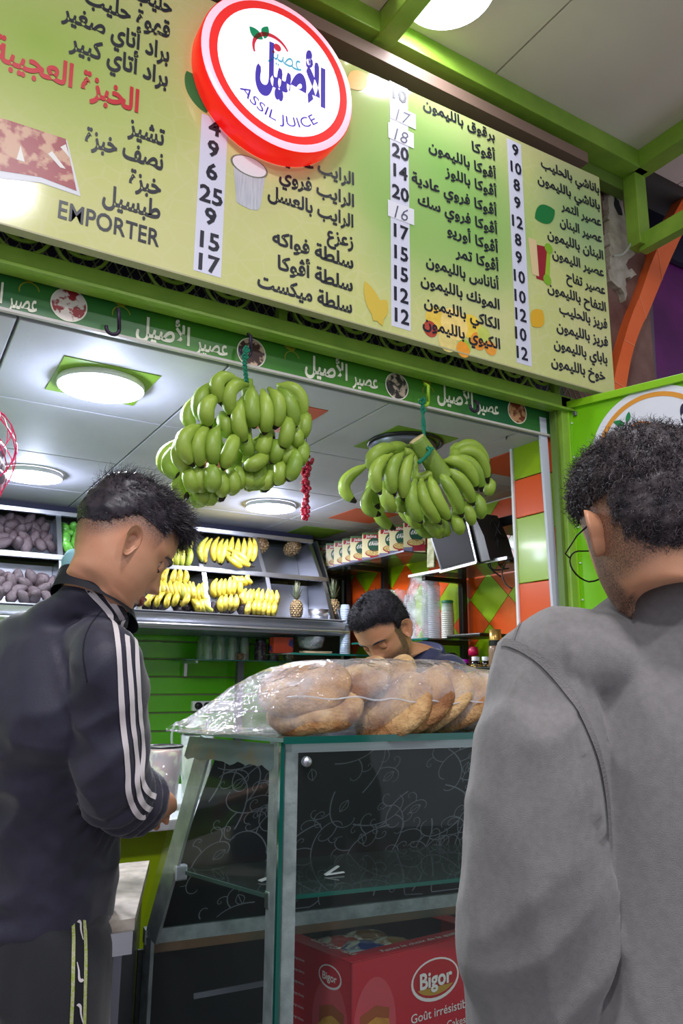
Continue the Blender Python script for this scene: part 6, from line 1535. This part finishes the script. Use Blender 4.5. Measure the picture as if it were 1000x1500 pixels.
limb(g, [mid-lf_*.10-UPV*.025, RS-lf_*-.02-UPV*.005, RS-lf_*.01-UPV*.05, (RS+ER)/2, ER, (ER+WR_)/2, WR_], [.060, .064, .074, .078, .080, .075, .05])
V, N_, Fs = remesh(g, .007, 3)
isarm = False
def fo(v):
    armd = (v-LS)@lf_; z = v[2]; s = 0
    arm = (v-mid)@lf_ > .185-.05*sstep(1.3, 1.0, z)
    if arm:
        s += .009*ridge(v, 13, 13, 2.4, 3)*sstep(1.44, 1.36, z)+.005*ridge(v, 16, 16, 8, 7)+.012*max(0, ridge(v+np.array([0, 0, (v@lf_)*.9]), 4, 4, 9, 5))*sstep(1.25, 1.0, z)
    else:
        w_ = v@lf_; s += .012*ridge(v+rt_*((z-1.3)*.28), 12, 12, 1.6, 1)*sstep(1.46, 1.32, z)+.004*nz(v, 12, 12, 3, 9)+.004*ridge(v+rt_*((z-1.2)*.5), 5, 5, 2, 2)
    return s-.003
V = folds(V, N_, fo)
GREY = mat('sweatshirt_grey', (122, 119, 119), .9, c2=(114, 111, 111), scale=120, bump=.25, bscale=900, sheen=.25)
GREYD = mat('sweatshirt_rib', (112, 109, 109), .9, bump=.3, bscale=400)
sw = obj('sweatshirt', mesh('sweatshirt', V, Fs, GREY, True), o1p); castS = Caster(V, Fs)
ribbon('seam', castS, [(737, 942), (752, 944), (775, 955), (800, 975), (826, 1005), (848, 1040), (866, 1080), (880, 1125), (888, 1180), (890, 1230)], .0052, GREYD, sw, .003)
ribbon('seam', castS, [(751, 942), (759, 920), (770, 902), (785, 888), (805, 877)], .0022, GREYD, sw, .0018)
# rib collar
g = G(); P = []
c_ = nb_+UPV*.036-fw*.002
for k in range(48):
    t = 2*math.pi*k/48; P.append(c_+rt_*.078*math.cos(t)+fw*.074*math.sin(t)+UPV*(-.020*math.sin(t)+.006*abs(math.cos(t))))
Q = []
for i, p in enumerate(P):
    r_ = (p-c_); r_[2] = 0; r_ /= np.linalg.norm(r_)
    Q.append([p+r_*.006-UPV*.016, p+r_*.006-UPV*.004, p+r_*.001+UPV*.008, p-r_*.006+UPV*.007, p-r_*.007-UPV*.012])
g.grid(np.array(Q+[Q[0]]), False); g.obj('collar', GREYD, sw, True)
# trousers, shoes
g = G()
for s in (1, -1): limb(g, [hipc+lf_*.08*s, hipc+lf_*.10*s+(0, 0, -.42), hipc+lf_*.11*s+(0, 0, -.86)], [.115, .085, .065])
loft(g, [(hipc+UPV*.05, rt_, fw, .18, .12, 2.3), (hipc-UPV*.03, rt_, fw, .19, .125, 2.3), (hipc-UPV*.12, rt_, fw, .19, .12, 2.3)], 30, 10)
V, N_, Fs = remesh(g, .014, 3); obj('trousers', mesh('trousers', V, Fs, mat('trousers_dark', (40, 42, 50), .8), True), o1p)
for s in (1, -1):
    f_ = hipc+lf_*.11*s; g = G(); c = np.array([f_[0], f_[1], 0])+fw*.05
    loft(g, [(c-fw*.13+UPV*.05, rt_, UPV, .02, .03, 2.2), (c-fw*.10+UPV*.05, rt_, UPV, .038, .048, 2.4), (c+UPV*.04, rt_, UPV, .045, .038, 2.4), (c+fw*.10+UPV*.03, rt_, UPV, .045, .028, 2.4), (c+fw*.15+UPV*.025, rt_, UPV, .02, .018, 2.2)], 20, 14); g.obj('shoe', BLACK, o1p, True)
# ---------------------------------------------------------------- young man in the striped track jacket (left, profile)
Hc = dep(186, 802, 1.475); HR = hframe(88, 33, 3); hs = .97
SK2 = skinmat('skin_young', (206, 156, 124), (46, 38, 40))
def hl2(v):
    x, y, z = v
    if y > .07: return .085
    if y > .035: return .058+.02*sstep(.035, .07, y)
    if y > -.02: return .036
    return .036-.055*sstep(-.02, -.085, y)
def m2(v):
    x, y, z = v; h = hl2(v)
    fade = sstep(h-.048, h+.004, z)*(1-sstep(.055, .085, y))
    if y < -.02: fade = max(fade, .75*sstep(h-.045, h-.005, z))
    mo = .5*math.exp(-((z+.057)/.004)**2)*(1 if y > .06 and abs(x) < .026 else 0)
    brow = .85*math.exp(-((z-.018)/.0042)**2)*(1 if .010 < abs(x) < .052 and y > .04 else 0)
    return min(.95, max(.80*fade, mo, brow))
az2 = 62; fw = np.array([math.sin(math.radians(az2)), math.cos(math.radians(az2)), 0]); rt_ = np.array([fw[1], -fw[0], 0])
RS2 = dep(160, 948, 1.375); LS2 = dep(-5, 962, 1.62); nb_ = dep(137, 886, 1.455); mid = (RS2+LS2)/2
EL2 = dep(164, 1158, 1.37); WR2 = dep(220, 1178, 1.50); WX = dep(240, 1178, 1.60)
hipc = dep(48, 1345, 1.50)
ELl = LS2-UPV*.27+fw*.05; WLl = ELl+fw*.22+UPV*.03
def j2(g):
    limb(g, [nb_-UPV*.01, mid-UPV*.07, mid-UPV*.22, hipc], [.04, .07, .08, .09]); limb(g, [RS2, EL2, WR2], [.045, .036, .028]); limb(g, [LS2, ELl, WLl], [.045, .036, .028]); limb(g, [RS2, mid-UPV*.03, LS2], [.03, .04, .03])
    for s in (1, -1): limb(g, [hipc+rt_*.085*s, hipc+rt_*.095*s+(0, 0, -.42), np.array([*(hipc+rt_*.10*s)[:2], .06])], [.08, .055, .04])
def a2_(g):
    limb(g, [EL2*.5+WR2*.5, WR2, WX], [.040, .036, .027]); hand_geo(g, WX, (WX-WR2)*.6+np.array([-.02, .05, -.02]), UPV, side=1, curl=.55)
    limb(g, [ELl*.5+WLl*.5, WLl, WLl+fw*.02], [.036, .028, .026]); hand_geo(g, WLl, fw, UPV, side=-1, curl=.55)
o2p, V, Nn, Fs = person('person', 'young man in profile looking down, wearing a navy track jacket with three white sleeve stripes', Hc, HR, hs, SK2, m2, (.0, -.022), j2, extra_arm=a2_, base=(nb_, rt_, fw), skull=1.14, neckw=.80)
def th2(v):
    x, y, z = v; h = hl2(v)+.004
    if z < h: return 0
    e = sstep(h, h+.030, z); return .0015+.010*e+.010*sstep(.05, .10, z)+.006*sstep(.03, .08, y)
HM2 = hairmat('hair_dark', (30, 26, 34), (58, 50, 58), .42)
cap = haircap(o2p, V, Nn, Fs, HR, Hc, hs, th2, HM2); idx = np.array(cap[2]); Vr = V.copy()
for i in idx: Vr[i] = V[i]+Nn[i]*th2(V[i])*.6
flow2 = lambda p: np.array([p[0]*2, .55, -.25 if p[1] > .05 else .05])
st1 = strands(Vr, Nn, idx, HR, 6500, lambda p: .008+.020*sstep(.03, .09, p[2])+.012*sstep(.02, .08, p[1]), flow2, .0016, .75, .0014, 6, 5, .33)
ti = idx[(V[idx][:, 2] > .075)]
st2 = strands(Vr, Nn, ti, HR, 1800, lambda p: .036, lambda p: np.array([p[0]*1.5, .25, .15]), .003, 1.25, .0012, 7, 6, .45)
fi = idx[(V[idx][:, 1] > .045)]
st3 = strands(Vr, Nn, fi, HR, 900, lambda p: .036, lambda p: np.array([0, .5, -.75]), .002, .7, .0013, 7, 8, .3)
hair_obj(o2p, cap, [st1, st2, st3], HR, Hc, hs, HM2)
W = lambda p: np.array(Hc)+(np.array(p)*hs)@HR.T
def eyes(par, W, HR, hs, closed=True):
    for s in (1, -1):
        g = G(); ball(g, W((s*.031, .0655, -.003)), .0118*hs); g.obj('eyeball', mat('eye_white', (150, 128, 116), .3), par, True)
        g = G(); c = W((s*.031, .0655, -.003)); f_ = HR[:, 1]*.75-HR[:, 2]*.45; f_ /= np.linalg.norm(f_); g.lathe([(.0001, .0122*hs), (.004, .0116*hs), (.0055, .0104*hs)], c, 16, align(f_)); g.obj('iris', mat('iris', (36, 22, 16), .15), par, True)
        g = G(); Q = []
        for i in range(7):
            a = math.radians(75-i*20); row = []
            for j in range(9):
                b_ = math.radians(-86+j*172/8); r_ = .0130; row.append(W((s*.031+r_*math.sin(b_)*math.cos(a*.35), .0655+r_*math.cos(b_)*math.cos(a), -.003+r_*math.sin(a))))
            Q.append(row)
        g.grid(Q); lo_ = g.obj('eyelid', par.data.materials[0], par, True)
        g = G(); g.tube(Q[-1], .0007, 5); g.obj('lashes', BLACK, par)
        g = G(); g.tube(spline([W((s*.012, .0865, .015)), W((s*.028, .0865, .021)), W((s*.045, .0745, .019)), W((s*.053, .064, .013))], 14), [.0012, .0024, .0028, .003, .003, .003, .003, .0028, .0026, .0024, .002, .0016, .0012, .0008], 6); g.obj('eyebrow', HM2, par, True)
eyes(o2p, W, HR, hs)
# lips
g = G(); LIP = mat('lip', (150, 84, 74), .4)
for z, r_, dy in ((-.0655, .0034, .0), (-.0755, .0040, -.0005)):
    g.tube(spline([W((-.022, .078, -.0705)), W((-.011, .0885+dy, z)), W((0, .0905+dy, z)), W((.011, .0885+dy, z)), W((.022, .078, -.0705))], 14), [.0008]+[r_]*12+[.0008], 8)
g.obj('lips', LIP, o2p, True)
# jacket
g = G(); tl = fw*.0
fwt = fw*.92-UPV*.45; S = [(nb_+UPV*.012+fw*.006, rt_, fwt, .058, .058, 2), (nb_-UPV*.012, rt_, fwt, .075, .074, 2), (mid+UPV*.045, rt_, fw, .120, .088, 2.2), (mid-UPV*.01, rt_, fw, .165, .110, 2.4), (mid-UPV*.13, rt_, fw, .172, .128, 2.5), (mid*.4+hipc*.6+UPV*.02, rt_, fw, .160, .130, 2.4), (hipc+UPV*.06, rt_, fw, .150, .126, 2.3), (hipc+UPV*.0, rt_, fw, .150, .124, 2.3)]
loft(g, S, 44, 30)
limb(g, [mid+rt_*.07-UPV*.02, RS2-rt_*.02, RS2-UPV*.05, (RS2+EL2)/2-rt_*.0, EL2+UPV*.02, EL2*.55+WR2*.45, WR2-(WR2-EL2)*.16], [.050, .056, .062, .060, .060, .060, .044])
limb(g, [mid-rt_*.07-UPV*.02, LS2+rt_*.02, LS2-UPV*.05, (LS2+ELl)/2, ELl, ELl*.5+WLl*.5, WLl], [.050, .056, .062, .060, .060, .055, .04])
V, N_, Fs = remesh(g, .0075, 6)
def fo(v):
    z = v[2]; dA = min(1, np.linalg.norm(np.cross(v-RS2, (EL2-RS2)/np.linalg.norm(EL2-RS2)))/.08); s = 0
    near_el = math.exp(-((np.linalg.norm(v-(EL2*.45+WR2*.55)))/.085)**2)
    s += near_el*.010*math.sin((v-EL2)@((WR2-EL2)/np.linalg.norm(WR2-EL2))*210+3*nz(v, 9, 9, 9))
    s += .008*ridge(v-fw*((z-1.2)*.8), 11, 11, 5, 3)*sstep(1.46, 1.36, z)+.007*ridge(v+rt_*((z-1.2)*.6), 13, 13, 3, 8)+.003*nz(v, 16, 16, 16, 2)
    s += .008*sstep(1.05, .95, z)*ridge(v, 3, 3, 12, 6)
    return s-.002
V = folds(V, N_, fo)
NAVYJ = mat('jacket_navy', (34, 32, 54), .55, c2=(30, 28, 48), scale=60, bump=.15, bscale=600, sheen=.25); BLK = mat('jacket_rib', (12, 13, 24), .8); STR = mat('stripe_white', (214, 206, 208), .6)
jk = obj('track_jacket', mesh('track_jacket', V, Fs, NAVYJ, True), o2p); cj = Caster(V, Fs)
for p in [[(113, 852), (132, 868), (151, 886), (164, 905), (170, 928), (173, 960), (176, 1000), (178, 1040), (182, 1080), (186, 1120), (187, 1140), (187, 1152), (190, 1170), (198, 1188), (206, 1197), (213, 1196)],
          [(127, 853), (151, 871), (170, 889), (181, 912), (185, 938), (188, 971), (191, 1000), (193, 1040), (196, 1080), (200, 1110), (201, 1130), (200, 1146), (203, 1162), (208, 1176), (216, 1184), (222, 1186)],
          [(140, 856), (165, 872), (184, 890), (194, 912), (198, 940), (200, 971), (202, 1000), (204, 1040), (207, 1070), (209, 1092), (209, 1110), (207, 1128), (208, 1142), (212, 1154), (219, 1163), (227, 1167)]]:
    ribbon('sleeve_stripe', cj, p, .0050, STR, jk, .0022, 90)
ribbon('back_seam', cj, [(128, 1000), (122, 960), (126, 930), (140, 905), (152, 892)], .0012, BLK, jk, .001)
g = G(); c_ = nb_+UPV*.010+fw*.004
Q = []
for k in range(49):
    t = 2*math.pi*k/48; r_ = rt_*math.cos(t)+fw*math.sin(t); b_ = c_+rt_*.066*math.cos(t)+fw*.068*math.sin(t)-UPV*.042*math.sin(t)
    Q.append([b_+r_*.016-UPV*.020, b_+r_*.010-UPV*.004, b_+r_*.004+UPV*.018, b_-r_*.003+UPV*.016, b_-r_*.003-UPV*.01])
g.grid(Q); g.obj('collar', BLK, jk, True)
g = G(); Q = []
for k in range(49):
    t = 2*math.pi*k/48; r_ = rt_*math.cos(t)+fw*math.sin(t); b_ = c_+rt_*.064*math.cos(t)+fw*.067*math.sin(t)-UPV*.048*math.sin(t)+UPV*.022
    Q.append([b_-UPV*.02, b_+r_*.002+UPV*.010, b_-r_*.003+UPV*.020, b_-r_*.006+UPV*.012, b_-r_*.006-UPV*.02])
g.grid(Q); g.obj('shirt_collar', mat('shirt_teal', (140, 190, 200), .8), o2p, True)
# trousers
g = G(); kz = hipc[2]
for s in (1, -1): limb(g, [hipc+rt_*.07*s-UPV*.01, hipc+rt_*.085*s+(0, 0, -.12), hipc+rt_*.095*s+(0, 0, -.42)+fw*.02, np.array([*(hipc+rt_*.10*s)[:2], .05])], [.105, .102, .080, .055])
loft(g, [(hipc+UPV*.05, rt_, fw, .150, .120, 2.3), (hipc-UPV*.03, rt_, fw, .160, .125, 2.3), (hipc-UPV*.12, rt_, fw, .165, .12, 2.3)], 30, 10)
V, N_, Fs = remesh(g, .010, 4); V = folds(V, N_, lambda v: .004*ridge(v, 5, 5, 4, 2)+.002*nz(v, 14, 14, 14))
TRN = mat('trousers_black', (17, 19, 27), .8, sheen=.3, bump=.2, bscale=500); LIM = mat('piping_lime', (150, 168, 40), .6, c2=(190, 186, 160), scale=300)
tr = obj('trousers', mesh('trousers', V, Fs, TRN, True), o2p); ct = Caster(V, Fs)
ribbon('lime_piping', ct, [(106, 1331), (107, 1365), (107, 1400), (106, 1450), (104, 1499), (103, 1530)], .0032, LIM, tr, .0022, 50); ribbon('lime_piping', ct, [(122, 1330), (124, 1365), (125, 1400), (124, 1450), (123, 1499), (122, 1530)], .0032, LIM, tr, .0022, 50)
ribbon('side_tape', ct, [(114, 1331), (116, 1365), (116, 1400), (115, 1450), (113.5, 1499), (112, 1530)], .0075, BLK, tr, .0012, 50)
for y in (1362, 1424, 1484):
    ribbon('tick_mark', ct, [(112.5, y-11), (114, y-13), (117.5, y-10), (117, y-2), (119, y+8), (121, y+15)] if y != 1424 else [(121, y+10), (118, y+13), (114.5, y+9), (115, y), (113.5, y-8), (112, y-15)], .0026, STR, tr, .0028, 24, lambda t: (1.2-t) if t > .1 else 1.0)
ribbon('tick_mark', cj if False else ct, [(-14, 1296), (0, 1299), (12, 1302), (25, 1302)], .005, mat('tick_grey', (170, 186, 190), .6), tr, .003, 24, lambda t: 1.1-t)
for s in (1, -1):
    f_ = hipc+rt_*.10*s; g = G(); c = np.array([f_[0], f_[1], 0])+fw*.05
    loft(g, [(c-fw*.13+UPV*.05, rt_, UPV, .02, .03, 2.2), (c-fw*.10+UPV*.05, rt_, UPV, .038, .048, 2.4), (c+UPV*.04, rt_, UPV, .045, .038, 2.4), (c+fw*.10+UPV*.03, rt_, UPV, .045, .028, 2.4), (c+fw*.15+UPV*.025, rt_, UPV, .02, .018, 2.2)], 20, 14); g.obj('shoe', WHITE, o2p, True)
# ---------------------------------------------------------------- server bending down behind the case
Hc = dep(560, 925, 2.45); HR = hframe(246, 44, -8); hs = 1.0
def hl3(v):
    x, y, z = v
    if y > .06: return .068
    if y > .02: return .040+.028*sstep(.02, .06, y)
    if y > -.03: return .006
    return .0-.06*sstep(-.03, -.09, y)
def m3(v):
    x, y, z = v; h = hl3(v); fade = sstep(h-.02, h+.004, z)*(1-sstep(.06, .075, y))
    beard = .75*sstep(-.03, -.055, z)*(1-sstep(-.12, -.13, z))*(1 if y > .0 else 0)*(1-.9*math.exp(-((z+.07)/.01)**2)*(1 if abs(x) < .03 else 0)); side = .85*(1 if .0 < y < .028 and -.06 < z < .03 and abs(x) > .045 else 0)
    return min(.95, max(.85*fade, beard, side))
SK3 = skinmat('skin_server', (206, 154, 118), (34, 30, 34))
az3 = 225; fw = np.array([math.sin(math.radians(az3)), math.cos(math.radians(az3)), 0]); rt_ = np.array([fw[1], -fw[0], 0])
nb_ = dep(616, 955, 2.58); LS3 = dep(668, 990, 2.50); RS3 = LS3+rt_*.36+fw*.02; RS3[2] = LS3[2]-.05; mid = (LS3+RS3)/2-UPV*.0; hipc = np.array([*(mid-fw*.24)[:2], .95])
E3 = LS3-UPV*.24-fw*.03-rt_*.03; W3 = E3+fw*.02-UPV*.2-rt_*-.03; E4 = RS3-UPV*.24-fw*.03+rt_*.03; W4 = E4+fw*.02-UPV*.2-rt_*.03
def j3(g):
    limb(g, [nb_, mid-UPV*.03-fw*.03, mid*.5+hipc*.5, hipc], [.04, .08, .085, .09]); limb(g, [LS3, E3, W3], [.045, .038, .028]); limb(g, [RS3, E4, W4], [.045, .038, .028]); limb(g, [LS3, mid-UPV*.03, RS3], [.03, .04, .03])
    for s in (1, -1): limb(g, [hipc+rt_*.09*s, hipc+rt_*.10*s+(0, 0, -.45), np.array([*(hipc+rt_*.10*s)[:2], .06])], [.085, .06, .04])
def a3_(g):
    for w_, e_, s in ((W3, E3, -1), (W4, E4, 1)): limb(g, [e_*.4+w_*.6, w_, w_+fw*.01], [.034, .027, .026]); hand_geo(g, w_, fw-UPV*.5, UPV, side=s, curl=.5)
o3p, V, Nn, Fs = person('person', 'dark-haired shop server in a navy jacket bending his head down behind the bread bag', Hc, HR, hs, SK3, m3, (.0, -.03), j3, extra_arm=a3_, base=(nb_, rt_, fw))
def th3(v):
    h = hl3(v)+.003; z = v[2]
    if z < h: return 0
    return .0015+.009*sstep(h, h+.03, z)
HM3 = hairmat('hair_short', (22, 20, 26), (44, 40, 48), .8)
cap = haircap(o3p, V, Nn, Fs, HR, Hc, hs, th3, HM3); idx = np.array(cap[2]); Vr = V.copy()
for i in idx: Vr[i] = V[i]+Nn[i]*th3(V[i])*.7
st1 = strands(Vr, Nn, idx, HR, 5000, lambda p: .013, lambda p: np.array([p[0]*2, .35, -.1]), .002, 1.0, .0015, 4, 5, .3)
hair_obj(o3p, cap, [st1], HR, Hc, hs, HM3)
W = lambda p: np.array(Hc)+(np.array(p)*hs)@HR.T
eyes(o3p, W, HR, hs)
g = G(); S = [(nb_+UPV*.01, rt_, fw, .066, .062, 2), (nb_-UPV*.02-fw*.02, rt_, fw, .085, .080, 2), (mid+UPV*.03-fw*.02, rt_, fw, .15, .10, 2.2), (mid-UPV*.04-fw*.03, rt_, fw, .19, .12, 2.4), (mid*.6+hipc*.4, rt_, fw, .19, .13, 2.4), (hipc+UPV*.02, rt_, fw, .18, .13, 2.3)]
loft(g, S, 40, 24); limb(g, [mid-rt_*.10, LS3+rt_*.02, LS3*.5+E3*.5, E3, W3*.9+E3*.1], [.06, .066, .062, .058, .045]); limb(g, [mid+rt_*.10, RS3-rt_*.02, RS3*.5+E4*.5, E4, W4*.9+E4*.1], [.06, .066, .062, .058, .045])
V, N_, Fs = remesh(g, .0095, 5); V = folds(V, N_, lambda v: .006*ridge(v, 6, 6, 5, 1)+.003*nz(v, 15, 15, 15))
j3o = obj('jacket', mesh('jacket', V, Fs, mat('server_navy', (42, 46, 84), .7, sheen=.3), True), o3p)
g = G(); Q = []
for k in range(41):
    t = 2*math.pi*k/40; r_ = rt_*math.cos(t)+fw*math.sin(t); b_ = nb_-UPV*.01-fw*.012+rt_*.070*math.cos(t)+fw*.068*math.sin(t)-UPV*.03*math.sin(t)
    Q.append([b_+r_*.022-UPV*.022, b_+r_*.014-UPV*.004, b_+r_*.008+UPV*.020, b_-r_*.002+UPV*.018, b_-r_*.003-UPV*.01])
g.grid(Q); g.obj('collar', mat('server_collar', (36, 40, 76), .7), j3o, True)
g = G()
for s in (1, -1): limb(g, [hipc+rt_*.08*s, hipc+rt_*.10*s+(0, 0, -.42), np.array([*(hipc+rt_*.10*s)[:2], .05])], [.105, .08, .06])
loft(g, [(hipc+UPV*.05, rt_, fw, .17, .12, 2.3), (hipc-UPV*.12, rt_, fw, .18, .12, 2.3)], 30, 8)
V, N_, Fs = remesh(g, .015, 3); obj('trousers', mesh('trousers', V, Fs, mat('trousers_grey', (50, 52, 60), .8), True), o3p)
for s in (1, -1):
    f_ = hipc+rt_*.10*s; g = G(); c = np.array([f_[0], f_[1], 0])+fw*.05
    loft(g, [(c-fw*.13+UPV*.05, rt_, UPV, .02, .03, 2.2), (c-fw*.10+UPV*.05, rt_, UPV, .038, .048, 2.4), (c+UPV*.04, rt_, UPV, .045, .038, 2.4), (c+fw*.10+UPV*.03, rt_, UPV, .045, .028, 2.4), (c+fw*.15+UPV*.025, rt_, UPV, .02, .018, 2.2)], 20, 14); g.obj('shoe', BLACK, o3p, True)
